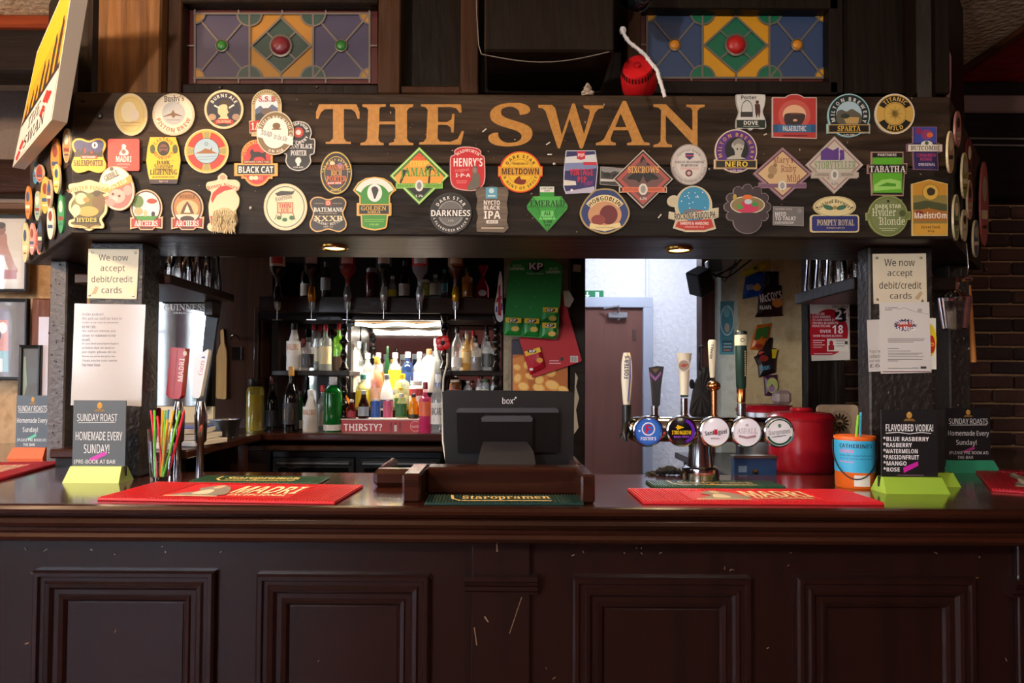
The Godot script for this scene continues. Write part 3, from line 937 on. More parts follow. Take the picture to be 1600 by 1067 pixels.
func stained(label: String, xs: Array, y0: float, y1: float, k: Array, d: float) -> void:
	var pl := flat(d)
	var t := thing("stained_glass_window", label, "stained glass", P((xs[0] + xs[3]) / 2, y1 + 8, d), "leaded windows over the bar")
	var pane := func(q: PackedVector2Array, hex: String, lift: float, called: String):
		var m := mat("pane_" + hex, hex, 0.12)
		m.clearcoat_enabled = true
		m.clearcoat = 0.6
		part(called, plate(q, pl, 0.003, lift), m, t)
	var lead := Pr.new(self, pl, 0.006)
	var ym := (y0 + y1) / 2
	# dark red border strips
	for q in [[xs[0] - 14, y0 - 12, xs[3] + 12, y0], [xs[0] - 14, y1, xs[3] + 12, y1 + 8], [xs[0] - 14, y0, xs[0], y1], [xs[3], y0, xs[3] + 12, y1]]:
		pane.call(rrect(q[0], q[1], q[2], q[3], 0.3), "4a1216", 0.0, "red_border_pane")
	for s in [[xs[0], xs[1]], [xs[2], xs[3]]]:
		var mx: float = (s[0] + s[1]) / 2
		var o := Vector2(mx, ym)
		var cs := [Vector2(s[0], y0), Vector2(s[1], y0), Vector2(s[1], y1), Vector2(s[0], y1)]
		for e in 4:
			pane.call(PackedVector2Array([o, cs[e], cs[(e + 1) % 4]]), k[0], 0.0, "blue_pane")
			lead.line([mx, ym, cs[e].x, cs[e].y], 3.0, "6e665c")
	var dx := [xs[1] + 3.0, (xs[1] + xs[2]) / 2, xs[2] - 4.0]
	var dy := [y0 + 6, ym, y1 - 8]
	# amber corners round the diamond
	for sx in [0, 2]:
		for sy in [0, 2]:
			var cx: float = xs[1] if sx == 0 else xs[2]
			var cy: float = y0 if sy == 0 else y1
			pane.call(PackedVector2Array([Vector2(cx, cy), Vector2(dx[1], cy), Vector2(dx[1], dy[sy]), Vector2(dx[sx], dy[1]), Vector2(cx, dy[1])]), k[1], 0.0, "amber_pane")
	var dq := [Vector2(dx[1], dy[0]), Vector2(dx[2], dy[1]), Vector2(dx[1], dy[2]), Vector2(dx[0], dy[1])]
	for e in 4:
		# each quarter of the diamond lies round one of its points
		var a: Vector2 = (dq[e] + dq[(e + 1) % 4]) / 2
		var b: Vector2 = (dq[e] + dq[(e + 3) % 4]) / 2
		pane.call(PackedVector2Array([dq[e], a, Vector2(dx[1], ym), b]), k[2], 0.0, "green_pane")
		lead.line([dx[1], ym, a.x, a.y], 2.6, "6e665c")
		lead.line([dq[e].x, dq[e].y, dq[(e + 1) % 4].x, dq[(e + 1) % 4].y], 3.0, "6e665c")
	lead.line([dx[1], y0, dx[1], dy[0]], 3.0, "6e665c").line([dx[1], y1, dx[1], dy[2]], 3.0, "6e665c")
	lead.line([xs[1], ym, dx[0], ym], 3.0, "6e665c").line([xs[2], ym, dx[2], ym], 3.0, "6e665c")
	var half := func(cx: float, cy: float, r: float, a0: float, a1: float, hex: String, called: String):
		var q := PackedVector2Array([Vector2(cx, cy)])
		for j in 13:
			var a := deg_to_rad(lerpf(a0, a1, j / 12.0))
			q.append(Vector2(cx + sin(a) * r, cy - cos(a) * r))
		pane.call(q, hex, 0.0035, called)
		lead.z = 0.0074
		lead.ring(cx, cy, r - 1.3, r + 1.5, "6e665c", a0, a1)
	for x in [xs[1], xs[2]]:
		half.call(x, y0, 19.0, 90.0, 270.0, k[3], "green_half_pane")
		half.call(x, y1, 19.0, -90.0, 90.0, k[3], "green_half_pane")
	half.call(xs[0], y0, 15.0, 90.0, 180.0, k[1], "amber_corner_pane")
	half.call(xs[0], y1, 15.0, 0.0, 90.0, k[1], "amber_corner_pane")
	half.call(xs[3], y0, 15.0, 180.0, 270.0, k[1], "amber_corner_pane")
	half.call(xs[3], y1, 15.0, 270.0, 360.0, k[1], "amber_corner_pane")
	for x in xs:
		lead.line([x, y0, x, y1], 3.2, "6e665c")
	for y in [y0, y1]:
		lead.line([xs[0] - 2, y, xs[3] + 2, y], 3.2, "6e665c")
	for j in 5:
		var x: float = lerpf(xs[0], xs[3], j / 4.0)
		lead.line([x, y0 - 12, x, y0], 2.4, "7a7268").line([x, y1, x, y1 + 8], 2.4, "7a7268")
	lead.line([xs[0] - 14, ym, xs[0], ym], 2.4, "7a7268").line([xs[3], ym, xs[3] + 12, ym], 2.4, "7a7268")
	part("lead_strip", lead.g, ink("lead", 0.4), t)
	for b in [[(xs[0] + xs[1]) / 2, 8.0, k[5]], [dx[1], 14.5, k[4]], [(xs[2] + xs[3]) / 2, 8.0, k[5]]]:
		var c := P(b[0], ym, d) + Vector3(0, 0, 0.007)
		var r: float = b[1] * d / F
		var bm := mat("boss_" + b[2], b[2], 0.05)
		bm.clearcoat_enabled = true
		bm.clearcoat = 1.0
		var bo := part("glass_boss", G.new().lathe(c, [Vector2(r, 0), Vector2(r * 0.92, r * 0.22), Vector2(r * 0.6, r * 0.42), Vector2(0, r * 0.5)], 22, Basis(Vector3.RIGHT, PI / 2)), bm, t)
		part("lead_ring", G.new().lathe(c, [Vector2(r * 1.3, -0.002), Vector2(r * 1.25, 0.003), Vector2(r * 1.05, 0.004), Vector2(r * 0.95, 0.0)], 22, Basis(Vector3.RIGHT, PI / 2)), mat("lead_solid", "6e665c", 0.4, 0.3), bo)

# ---------------------------------------------------------------- pump clips on the canopy
var clip_label := ""
func clip(outline: PackedVector2Array, edge: String, face: String, rim: float, label: String, pl := flat(2.15), lift := 0.0) -> Array:
	var mid := Vector2()
	for u in outline:
		mid += u / outline.size()
	var t := thing("pump_clip", label, "pump clip", Q(mid.x, mid.y, pl), "pump clips nailed to the canopy")
	part("plate", plate(outline, pl, 0.006, lift), mat("clip_" + edge, edge, 0.4), t)
	var pr := Pr.new(self, pl, 0.006 + lift)
	if face:
		pr.poly(inset(outline, rim), face)
	return [t, pr]
func done(a: Array) -> void:
	print_part(a[1], a[0])
func banner(pr: Pr, x0: float, y0: float, x1: float, y1: float, edge: String, face: String, b := 1.5) -> Pr:
	pr.rect(x0, y0, x1, y1, edge)
	return pr.rect(x0 + b, y0 + b, x1 - b, y1 - b, face)
func quatrefoil(x0: float, y0: float, x1: float, y1: float) -> PackedVector2Array:
	var w := x1 - x0
	var h := y1 - y0
	var q := []
	for u in [[.04, .30], [.02, .14], [.12, .02], [.28, .0], [.42, .05], [.5, .07], [.58, .05], [.72, .0], [.88, .02], [.98, .14], [.96, .30], [.90, .44], [.93, .58], [.99, .74], [.96, .90], [.82, 1.0], [.66, .98], [.5, .93], [.34, .98], [.18, 1.0], [.04, .90], [.01, .74], [.07, .58], [.10, .44]]:
		q.append(x0 + u[0] * w)
		q.append(y0 + u[1] * h)
	return soft(q, 3)
func diamond(cx: float, cy: float, hw: float, hh: float, bar: float) -> PackedVector2Array:
	# a square on its point with a band across its lower half
	return join(pts([cx, cy - hh, cx + hw, cy, cx, cy + hh, cx - hw, cy]), pts([cx - hw * .8, cy + bar, cx + hw * .8, cy + bar, cx + hw * .8, cy + bar + 9, cx - hw * .8, cy + bar + 9]))
func arch(x0: float, y0: float, x1: float, y1: float) -> PackedVector2Array:
	var q := PackedVector2Array()
	var r := (x1 - x0) / 2
	for k in 21:
		var a := -PI / 2 + PI * k / 20
		q.append(Vector2((x0 + x1) / 2 + sin(a) * r, y0 + r - cos(a) * r))
	q.append(Vector2(x1, y1))
	q.append(Vector2(x0, y1))
	return q

func pump_clips() -> void:
	var a: Array
	var p: Pr
	var o: PackedVector2Array
	a = clip(oval(206, 180, 26, 33, -4), "d9c49a", "e3c477", 2.5, "faded cream oval pump clip near the canopy corner")
	p = a[1]
	p.disc(203, 176, 12, "ead6a8", 16).disc(212, 181, 7, "e8d2b4", 9).rect(190, 192, 222, 193.5, "c9a060").rect(192, 197, 220, 198, "c9a060").ring(206, 180, 20, 20.8, "cfae68", 0, 360, 1.3)
	done(a)
	a = clip(oval(272.5, 180, 33, 33), "cdbd98", "e6dac0", 2, "round cream pump clip with a jet, orange lettering below")
	p = a[1]
	p.disc(272.5, 178, 18, "b9b8b4", 18).ring(272.5, 180, 29.4, 30, "c9a878")
	p.text("Bushy's", 258, 150, 289, 163, "2c2620", 1, -3).arc("PISTON BREW", 272.5, 180, 24.5, 6.5, 180, "cf6a35", 0, 1.1, true)
	p.p([272, 173, 275, 178, 286, 182, 286, 183, 276, 181.5, 272.5, 186, 269, 181.5, 257, 184, 257, 183, 269, 178], "7a5a3c").rect(262, 188, 283, 189, "8a8478")
	done(a)
	a = clip(oval(351, 172, 30.5, 30.5), "e2d0a0", "4a3a26", 3.5, "round pump clip with a dark haired portrait and red ribbon")
	p = a[1]
	p.disc(351, 172, 24.5, "2a2a38").arc("BURNS ALE", 351, 172, 21.5, 5.2, 0, "f0ead8", 0, 1.25)
	p.poly(soft([345, 165, 352, 160, 360, 164, 361, 174, 356, 180, 358, 188, 342, 188, 346, 183, 342, 178, 342, 170]), "e3cf9c").poly(soft([344, 166, 348, 158, 358, 158, 363, 166, 361, 178, 357, 174, 356, 166, 350, 164]), "41331f")
	p.disc(333, 184, 6, "b89470", 5).disc(370, 184, 6, "a88a70", 5).line([336, 166, 344, 170], 2.4, "e8e0d0").line([359, 170, 367, 165], 2.4, "e8e0d0")
	p.p([336, 190, 343, 187, 360, 187, 367, 190, 365, 196, 351, 194, 337, 196], "b8362a").text("CALEDONIAN", 340, 189, 362, 193, "f0c8a0")
	done(a)
	o = join(arch(394, 141, 441, 214), pts([390, 190, 420, 186, 420, 202, 406, 206, 391, 210]))
	a = clip(o, "cdb888", "b8a67c", 2, "arched pump clip with a mountain scene and red initials")
	p = a[1]
	p.poly(arch(400, 149, 435, 196), "dfe3e6").p([400, 172, 408, 166, 416, 174, 426, 164, 435, 170, 435, 192, 400, 192], "5a6a86").p([400, 180, 412, 176, 422, 183, 435, 178, 435, 194, 400, 194], "2c2f34").poly(soft([409, 172, 420, 170, 428, 174, 424, 180, 412, 180]), "6a5a50")
	for k in 18:
		p.ring(417.5, 164.5, 18.5, 22.3, "6d5f42", -88 + k * 10, -85 + k * 10)
	p.text("S.S.B", 405, 152, 431, 160, "b8201c", 1).p([391, 192, 406, 189, 406, 204, 392, 208], "b5301e").text("1AP", 394, 193, 414, 204, "f0e6d0", 1)
	done(a)
	a = clip(join(soft([467, 190, 482, 195, 488, 208, 486, 217, 493, 219, 492, 240, 486, 244, 487, 254, 480, 264, 467, 268, 454, 264, 447, 254, 448, 243, 444, 240, 444, 222, 450, 218, 447, 206, 453, 195]), oval(467, 229, 10, 30)), "c8c4bc", "1c1a1a", 1.6, "black pump clip with white lettering and a red rosette")
	p = a[1]
	p.arc("HAMPSHIRE", 467, 209, 14.5, 4.6, 8, "e8e6e0", 0, 1.1).arc("BREWERY", 467, 209, 14.5, 4.6, 172, "e8e6e0", 0, 1.1, true).disc(467, 208, 8, "c83a24").disc(467, 208, 4.2, "f0e0d0")
	p.text("PENNY BLACK", 449, 226, 489, 233, "e8e6e0", 1).text("PORTER", 455, 236, 480, 244, "e8e6e0", 1).disc(467, 252, 4.6, "e0ddd4", 5.2).rect(465, 255, 469, 260, "e0ddd4").text("4.5% ABV", 459, 261, 475, 263.5, "d0cdc4")
	done(a)
	a = clip(oval(432, 210, 29, 34, 8), "d6c8aa", "806a44", 1.6, "oval brown ringed pump clip with a slanting white band", flat(2.15), 0.0065)
	p = a[1]
	p.disc(432, 210, 20, "eee8dc", 24, 8).arc("ENFIELD BREWING Co", 432, 210, 24.5, 4.6, 4, "f0e8d4", 1, 1.2).arc("ON AIR", 432, 211, 27.5, 4, 178, "f0e8d4", 0, 1.3, true).poly(oval(434, 199, 6, 5), "7a5a34").rect(427, 203, 441, 205, "7a5a34")
	p.p([404, 203, 404, 216, 460, 230, 460, 216], "f2ece0").text("TOAD", 410, 207, 427, 214.5, "3a3026", 1, 12).text("in the Ale", 430, 213, 451, 221, "3a3026", 3, 12)
	done(a)
	a = clip(quatrefoil(113, 217, 168, 271), "d8a828", "e8b81c", 2, "four lobed yellow and navy pump clip with a night skyline")
	p = a[1]
	p.poly(cut(inset(quatrefoil(113, 217, 168, 271), 3), pts([110, 210, 170, 210, 170, 246, 110, 246])), "2a2f6a").p([118, 240, 124, 233, 128, 239, 133, 228, 137, 239, 147, 236, 153, 240, 162, 236, 162, 246, 118, 246], "15131c").rect(133, 232, 136, 240, "9a1c24").rect(143, 237, 147, 241, "9a1c24").disc(150, 228, 4.5, "ece8e0", 5).disc(150, 228, 1.6, "30281c", 3)
	p.rect(128, 244, 154, 249, "b82a24").text("BATEMANS", 131, 245, 151, 248, "f0d8d0").text("SALEMPORTER", 117, 251, 163, 260, "3a3430", 1)
	done(a)
	a = clip(rrect(170, 218, 219.5, 268, 3), "c23a30", "cf4438", 0.8, "square red pump clip with a white figure over white lettering")
	p = a[1]
	p.poly(soft([195, 226, 199, 229, 198, 233, 202, 237, 202, 242, 196, 244, 188, 243, 189, 238, 192, 234, 192, 228]), "e8d8d0").disc(195, 238, 3.4, "8a6a60").text("MADRI", 183, 245, 207, 254, "f0e0d8").text("EXCEPCIONAL", 185, 256.5, 205, 259, "e8b8b0").text("CERVEZA", 189, 261.5, 201, 263.5, "e8b8b0")
	done(a)
	a = clip(oval(186, 296, 27, 35, -14), "cbb490", "efe4cc", 1.8, "tilted oval pump clip with pink pigs and an ochre band", flat(2.15), 0.0065)
	p = a[1]
	p.poly(cut(inset(oval(186, 296, 27, 35, -14), 3), pts([160, 300, 212, 284, 216, 335, 160, 335])), "a86a64")
	p.disc(186, 308, 13, "e2a79c", 11, 10).disc(203, 299, 7, "d89a90", 8).disc(180, 305, 2, "5a3030").disc(190, 308, 2, "5a3030").disc(183, 313, 5, "eebab0", 4).disc(176, 318, 8, "cf8f86", 6).p([162, 300, 208, 275, 211, 286, 170, 302], "cf9a3a").text("PIG'S EAR", 172, 286, 203, 293, "f0e2c0", 1, -26).text("GRIBBLE", 166, 272, 189, 281, "33281c", 1, -26).disc(178, 266, 3, "6a5a40")
	done(a)
	a = clip(pts([236, 215, 276, 215, 281, 232, 284, 252, 281, 274, 278, 288, 236, 288, 232, 272, 229.5, 252, 232, 232]), "3a2a30", "3a2a30", 0.5, "yellow barrel shaped pump clip with a bearded face")
	p = a[1]
	p.p([236, 215.5, 276, 215.5, 281, 232, 283.5, 252, 281, 270, 279, 281, 235, 281, 232.5, 270, 230, 252, 232, 232], "e6bf24").arc("CAPTAIN", 257, 233, 15, 5, 0, "c8401c", 0, 1.2).arc("BENBOW'S", 257, 233, 15, 5, 180, "c8401c", 0, 1.0, true)
	p.disc(257, 233, 9.6, "2c2018", 11.5).disc(257, 234, 7, "7a4630", 8).rect(251, 231, 263, 233, "331f16").disc(257, 240, 5, "2c2018", 4).disc(240, 234, 4, "54542a", 7).disc(275, 234, 4, "54542a", 7)
	p.text("DARK", 247, 252, 267, 258, "33261a", 1).text("Summer", 243, 257, 272, 266, "33261a", 3).text("LIGHTNING", 236, 266, 278, 274, "33261a", 1).text("premium ale", 240, 276, 274, 279, "7a5a18").text("ABV 5.0", 250, 283, 264, 286, "c8a8a0")
	done(a)
	a = clip(oval(324, 237, 34.5, 34.5), "e0cf98", "d9b648", 2, "round red quartered pump clip with a jet in a pale blue middle")
	p = a[1]
	for k in 4:
		p.ring(324, 237, 18, 30, "c8382e", k * 90 + 14, k * 90 + 76).ring(324, 237, 19, 30, "a8985a", k * 90 - 10, k * 90 + 10)
	p.disc(324, 237, 20, "3a3838").disc(324, 237, 19.2, "a9c4d0").p([306, 241, 316, 237, 322, 233, 330, 235, 333, 230, 333, 237, 342, 241, 331, 241, 320, 241], "9a6234").line([308, 247, 340, 245], 1, "7f9aa8").line([312, 251, 338, 249], 0.8, "7f9aa8").ring(324, 226, 2, 2.8, "4a5a68")
	done(a)
	o = join(arch(378, 219, 427, 280), join(pts([367, 256, 435, 256, 435, 276, 367, 276]), oval(402.5, 267, 22, 25)))
	a = clip(o, "d99a3c", "c9302a", 3.2, "arched orange edged pump clip with a black cat")
	p = a[1]
	p.ring(402.5, 243.5, 17.5, 24, "d99a3c", -90, 90).arc("MOORHOUSE'S", 402.5, 244, 20.5, 5.6, 0, "b02820", 1, 1.16)
	p.poly(soft([392, 238, 396, 234, 398, 238, 405, 238, 412, 240, 416, 235, 418, 230, 419, 235, 416, 242, 417, 252, 413, 248, 408, 246, 400, 247, 396, 252, 390, 254, 393, 246]), "191312").rect(381, 252, 424, 256, "54281c").text("BREWING SINCE 1865", 383, 252.8, 422, 255.2, "e8c8a0")
	p.rect(369, 257, 433.5, 274.5, "d8aa50").rect(372, 259, 430, 273, "17120f").text("BLACK CAT", 374, 261, 428, 271, "f4f0e6").disc(394, 279, 4, "f0d8b0", 3.4).disc(401, 279, 4, "f0d8b0", 3.4).text("ABV 3.4", 406, 276, 412, 282, "e8a898")
	done(a)
	o = join(soft([143, 283, 158, 287, 176, 292, 174, 306, 166, 310, 171, 322, 170, 334, 163, 344, 166, 352, 164, 358, 152, 358, 143, 362, 132, 358, 113, 355, 112, 346, 120, 342, 112, 330, 112, 318, 118, 308, 113, 301, 112, 290, 128, 287]), oval(142, 322, 25, 30))
	a = clip(o, "e2cf90", "4c4420", 4, "shaped cream pump clip with two animals, black nameplate", flat(2.15), 0.007)
	p = a[1]
	p.p([114, 291, 129, 288, 143, 286, 157, 288, 174, 293, 172, 304, 156, 299, 143, 304, 130, 299, 116, 303], "e6cf94").arc("WINTER FUGGLE", 143, 392, 97, 6, 0, "a5702a", 0, 1.05)
	p.disc(140, 322, 22, "6a6a28", 18).disc(131, 312, 9, "d8cf98", 9).disc(158, 318, 10, "6a5026", 15).disc(155, 304, 6, "3c341c", 5).disc(142, 332, 16, "c59a48", 8).disc(123, 330, 7, "d9c7a0", 9).disc(139, 314, 5, "d07a30", 4)
	p.rect(121, 341, 158, 350, "1e1a12").text("HYDES", 124, 342, 155, 348.5, "d8c048", 1).text("Pick of the Month", 119, 352, 160, 356.5, "9a7428", 3).rect(131, 357.5, 151, 358.5, "6a5020")
	done(a)
	for e in [[0, "round ribboned pump clip with cows on a green farm field", "d8e0d8"], [64, "round ribboned pump clip with a snowy stone archway", "b0763c"]]:
		var x: float = e[0]
		o = join(oval(230 + x, 325, 25, 28), pts([205 + x, 340, 218 + x, 342, 243 + x, 342, 256 + x, 339, 255 + x, 358, 244 + x, 356, 240 + x, 360, 221 + x, 360, 217 + x, 356, 205 + x, 359]))
		a = clip(o, "d8b48c", "4a2018", 2, e[1])
		p = a[1]
		p.disc(230 + x, 325, 21, e[2], 24)
		if x == 0:
			p.poly(cut(oval(230, 325, 21, 24), pts([200, 338, 260, 338, 260, 352, 200, 352])), "3f8a2c").disc(217, 316, 9, "5a7a3c", 10).disc(239, 315, 8, "a83a20", 4).disc(218, 331, 7, "d8a070", 6).disc(240, 331, 7, "e8e4dc", 6).disc(241, 335, 3, "2a2622", 4).disc(229, 334, 3, "d8b080", 5)
		else:
			p.disc(294, 327, 17, "d8b078", 14).p([283, 335, 288, 323, 294, 315, 300, 323, 305, 335], "5a3a24").p([289, 333, 294, 320, 299, 333], "f0e2b0").poly(cut(oval(294, 325, 21, 24), pts([270, 336, 320, 336, 320, 352, 270, 352])), "d8ccb8").disc(294, 343, 11, "3c2c26", 5).text("WINTER", 281, 305, 307, 311, "6a4020", 1)
		p.p([208 + x, 343, 222 + x, 345, 240 + x, 345, 253 + x, 342, 252 + x, 354, 240 + x, 356, 221 + x, 356, 208 + x, 355], "a8241c").text("ARCHERS", 212 + x, 345.5, 248 + x, 354, "f0e8dc", 1).rect(221 + x, 355, 240 + x, 358.5, "5a2418")
		done(a)
	# a cream clip cut to a cap and beard; its face is left plain
	o = join(soft([349, 271, 356, 276, 357, 281, 370, 282, 376, 288, 374, 297, 370, 300, 375, 310, 374, 322, 370, 330, 372, 346, 364, 360, 350, 364, 336, 361, 330, 350, 327, 325, 329, 312, 331, 301, 324, 295, 325, 286, 340, 282, 342, 276]), oval(332, 355, 7, 7))
	a = clip(o, "dcc89c", "e0cfa6", 1.4, "tall cream pump clip with red lettering and a fluffy lower half")
	p = a[1]
	p.disc(349.5, 278, 4.5, "c8987a", 4).arc("Rosey Nosey", 349.5, 345, 55, 6, 0, "b03028", 1, 1.0).p([331, 312, 334, 302, 345, 292, 356, 291, 366, 296, 352, 299, 340, 306, 333, 318], "c8322a").p([330, 338, 333, 338, 334, 352, 331, 352], "c8322a")
	done(a)
	var fl := G.new()
	fl.ball(P(350, 341, 2.144), Vector3(0.036, 0.034, 0.007), 18)
	for k in 220:
		var q := Vector2(350 + rng.randf_range(-18, 18), 343 + rng.randf_range(-15, 16))
		var o2 := P(q.x, q.y, 2.134)
		fl.rod(o2, o2 + Vector3(rng.randf_range(-0.004, 0.004), -0.014, 0.003), 0.002, 0.0006, 5)
	part("fleece", fl, mat("fleece", "cdbb92", 0.95), a[0])
	a = clip(oval(447, 324, 34, 36.5), "d3c294", "e6dab4", 2.2, "round cream pump clip with a red square and green leaves")
	p = a[1]
	p.ring(447, 324, 28.5, 30, "6d6850", 0, 360, 1.08).p([431, 303, 440, 299, 458, 300, 462, 297, 459, 304, 445, 306, 434, 307], "2b2a22").text("HAMPSHIRE", 431, 307, 458, 313, "5a5440", 1, -12).rect(434, 317, 459, 334, "b5341f").rect(435.2, 318.2, 457.8, 332.8, "cfb284").text("THIN", 437, 319, 455, 325.5, "b52a1c").text("ICE", 440, 326.5, 452, 332, "b52a1c")
	p.disc(437, 341, 3.5, "2c6a30", 3).disc(446, 344, 4, "2c6a30", 3).disc(457, 341, 4, "2c6a30", 3.4).line([434, 336, 430, 344], 1, "8a5a30").line([459, 334, 462, 344], 1, "8a5a30").line([440, 334, 440, 341], 1, "8a5a30")
	done(a)
	a = clip(quatrefoil(484, 308, 543, 363), "c79a50", "201a18", 2, "four lobed black pump clip with gold edge, white lettering")
	p = a[1]
	p.rect(509, 314, 518, 322, "c8402c").ring(513.5, 318, 1.5, 3, "f0c0a0").line([492, 318.5, 507, 318.5], 0.8, "a08058").line([520, 318.5, 535, 318.5], 0.8, "a08058")
	p.text("BATEMANS", 491, 325, 536, 331.5, "f0ece0", 1).text("GOOD HONEST ALES", 500, 333, 527, 335, "b09a70").text("XXXB", 491, 338, 536, 346, "e8d4a0", 1).arc("CLASSIC BITTER", 513.5, 320, 31, 4, 180, "e0d8c8", 1, 1.1, true).text("ABV 4.8", 506, 354, 521, 356, "c8bca8")
	done(a)
	a = clip(oval(526, 271, 25.5, 34), "2a2018", "d4b23c", 1.2, "upright oval pump clip with gold ring and orange lettering")
	p = a[1]
	p.disc(526, 271, 22.8, "221c1c", 31).disc(526, 271, 17.5, "3b3238", 25).ring(526, 271, 17.5, 18.3, "d4b23c", 0, 360, 1.42).arc("THE WOLF BREWERY", 526, 271, 20.3, 3.4, 0, "d8c058", 0, 1.4).disc(520, 256, 4, "d8cfa8", 3).disc(532, 260, 4, "7a6a90", 5)
	p.text("GRANDMA'S", 511, 258, 543, 266, "e0822a", 1).text("RICH", 518, 267, 535, 275, "e8a838", 1).text("PORTER", 511, 276, 542, 284, "e8742a", 1).p([511, 286, 536, 284, 536, 288, 511, 290], "b82a20").text("DARK BEER", 513, 285.5, 534, 288.5, "f0e0d0").text("NORFOLK", 518, 297, 534, 300, "d8c058")
	done(a)
	o = join(pts([552, 298, 560, 286, 572, 279, 586, 277, 600, 279, 612, 286, 620, 298, 614, 302, 610, 308, 610, 318, 612, 318, 612, 338, 607, 338, 605, 355, 602, 358, 586, 361, 570, 358, 565, 355, 564, 338, 558, 338, 558, 318, 562, 318, 562, 308]), oval(586, 320, 20, 38))
	a = clip(o, "d8a848", "2f8a28", 2.2, "green pump clip with white arched head and gold nameplate")
	p = a[1]
	p.ring(586, 312, 24, 33, "ece6da", -64, 64).disc(586, 302, 11.5, "ece8e0", 14).poly(soft([581, 295, 587, 292, 592, 297, 590, 304, 586, 312, 583, 304]), "2a2a28").rect(559.5, 319.5, 610.5, 336.5, "d0a040").rect(562, 321.5, 608, 335, "1a1712").text("GOLDEN", 565, 323, 604, 329.5, "d8b050", 1).text("BOBBLER", 575, 330.5, 595, 334, "d8b050", 1).rect(570, 343, 602, 344, "8ac848").rect(570, 346, 600, 347, "8ac848").text("4.1% ABV", 578, 350, 593, 353, "a8d860")
	done(a)
	o = diamond(655.5, 275.5, 46, 45, 11)
	a = clip(o, "7ac04a", "d8e8a0", 1.4, "green edged diamond pump clip with palm trees and tropical lettering")
	p = a[1]
	p.poly(inset(pts([655.5, 230.5, 701.5, 275.5, 655.5, 320.5, 609.5, 275.5]), 3), "3f8a2c").poly(inset(pts([655.5, 230.5, 701.5, 275.5, 655.5, 320.5, 609.5, 275.5]), 5.5), "1d1a16")
	p.p([655.5, 239, 694, 277, 690, 287, 621, 287, 617, 277], "e8a23c").p([655.5, 239, 668, 251, 643, 251], "d8502c").poly(soft([668, 258, 676, 262, 680, 270, 674, 266, 672, 286, 669, 286, 671, 266, 664, 270, 666, 262]), "201a14").poly(soft([630, 266, 640, 268, 634, 272, 628, 286, 625, 286, 629, 272]), "201a14")
	p.text("STOUT", 647, 246, 664, 252, "e87a30", 1).text("EXTREME", 641, 253, 671, 260.5, "f0d848", 1).text("JAMAICA", 626, 263, 688, 281, "4c9a34", 1).rect(619, 287.5, 692, 294.5, "8ac04a").text("BREWERY", 622, 289, 646, 293, "4a8a2a").text("BREWERY", 666, 289, 690, 293, "4a8a2a").disc(655.5, 291, 6.5, "e0e0d4", 9).disc(655.5, 291, 3.5, "8a8c88", 5.5).text("5.2%", 650, 305, 661, 309, "e0e0d4")
	done(a)
	o = join(soft([731, 230, 745, 232, 752, 237, 752, 242, 757, 246, 758, 256, 758, 282, 752, 294, 740, 299, 722, 298, 710, 294, 704, 284, 703, 262, 704, 246, 710, 242, 710, 236, 718, 231]), oval(731, 266, 26, 30))
	a = clip(o, "d8a8a0", "c8242c", 1.6, "red shield pump clip with white lettering and a grey statue")
	p = a[1]
	p.arc("WADWORTH", 731, 262, 26, 4.5, 0, "f0e8e0", 1, 1.0).text("HENRY'S", 709, 248, 754, 261, "f4efe6").text("Original", 711, 264, 733, 270, "e89a90", 3, -6).text("I·P·A", 712, 272, 735, 277.5, "f0e8e0").rect(713, 283, 730, 284, "e08a84").rect(714, 286, 729, 287, "e08a84").poly(soft([739, 262, 745, 261, 746, 270, 750, 276, 750, 290, 742, 297, 730, 297, 734, 286, 738, 278]), "6a6258").disc(742, 267, 3.5, "8a8276", 4.5)
	done(a)
	a = clip(oval(704.5, 333.5, 32.5, 32), "3a3a38", "262624", 1, "round black pump clip with grey middle, plain white lettering")
	p = a[1]
	p.disc(704.5, 334, 20.5, "6a6866").ring(704.5, 334, 18.4, 19, "b0aeaa").arc("DARK STAR", 704.5, 334, 24.6, 5.2, 0, "e0ddd6", 0, 1.45).arc("FULL FLAVOURED BLACK BEER", 704.5, 334, 26.6, 3.6, 180, "e0ddd6", 0, 1.3, true).rect(672, 327.5, 737, 340, "262624").text("DARKNESS", 674, 329, 735, 338.5, "ece8e0").text("4.5%", 700, 344, 709, 347, "b0aeaa")
	done(a)
	a = clip(pts([745, 293, 793, 293, 795, 303, 792, 318, 794, 332, 792, 346, 795, 357, 788, 364, 745, 363, 744, 350, 747, 338, 744, 326, 746, 312, 743, 302]), "5a4c40", "6a5a4c", 1, "stone grey pump clip with a pale blue tab and cream lettering")
	p = a[1]
	for k in 7:
		p.line([746, 298 + k * 10, 768, 292 + k * 10.5, 792, 297 + k * 9.5], 1.6, ["54483e", "7c6c5c"][k % 2])
	p.rect(759, 293.5, 777, 311, "5aa0b8").disc(768, 299, 4, "c8dce0", 4).rect(762, 306, 774, 308, "d8e6e8").text("NYCTO", 756, 314, 781, 321, "ece4d8").text("BLACK", 756, 322, 781, 328.5, "ece4d8").text("IPA", 756, 330.5, 782, 342.5, "f2ece0").rect(760, 345, 778, 350, "e8e0d4").text("ABV 6.5%", 762, 346, 776, 349, "5a4c40").rect(752, 356, 787, 358.5, "b8a890")
	done(a)
	o = join(oval(813, 269.5, 33, 32.5), pts([778, 260, 848, 260, 848, 277, 778, 277]))
	a = clip(o, "c84a20", "d8421c", 0.6, "round yellow and red pump clip with red band and pepper")
	p = a[1]
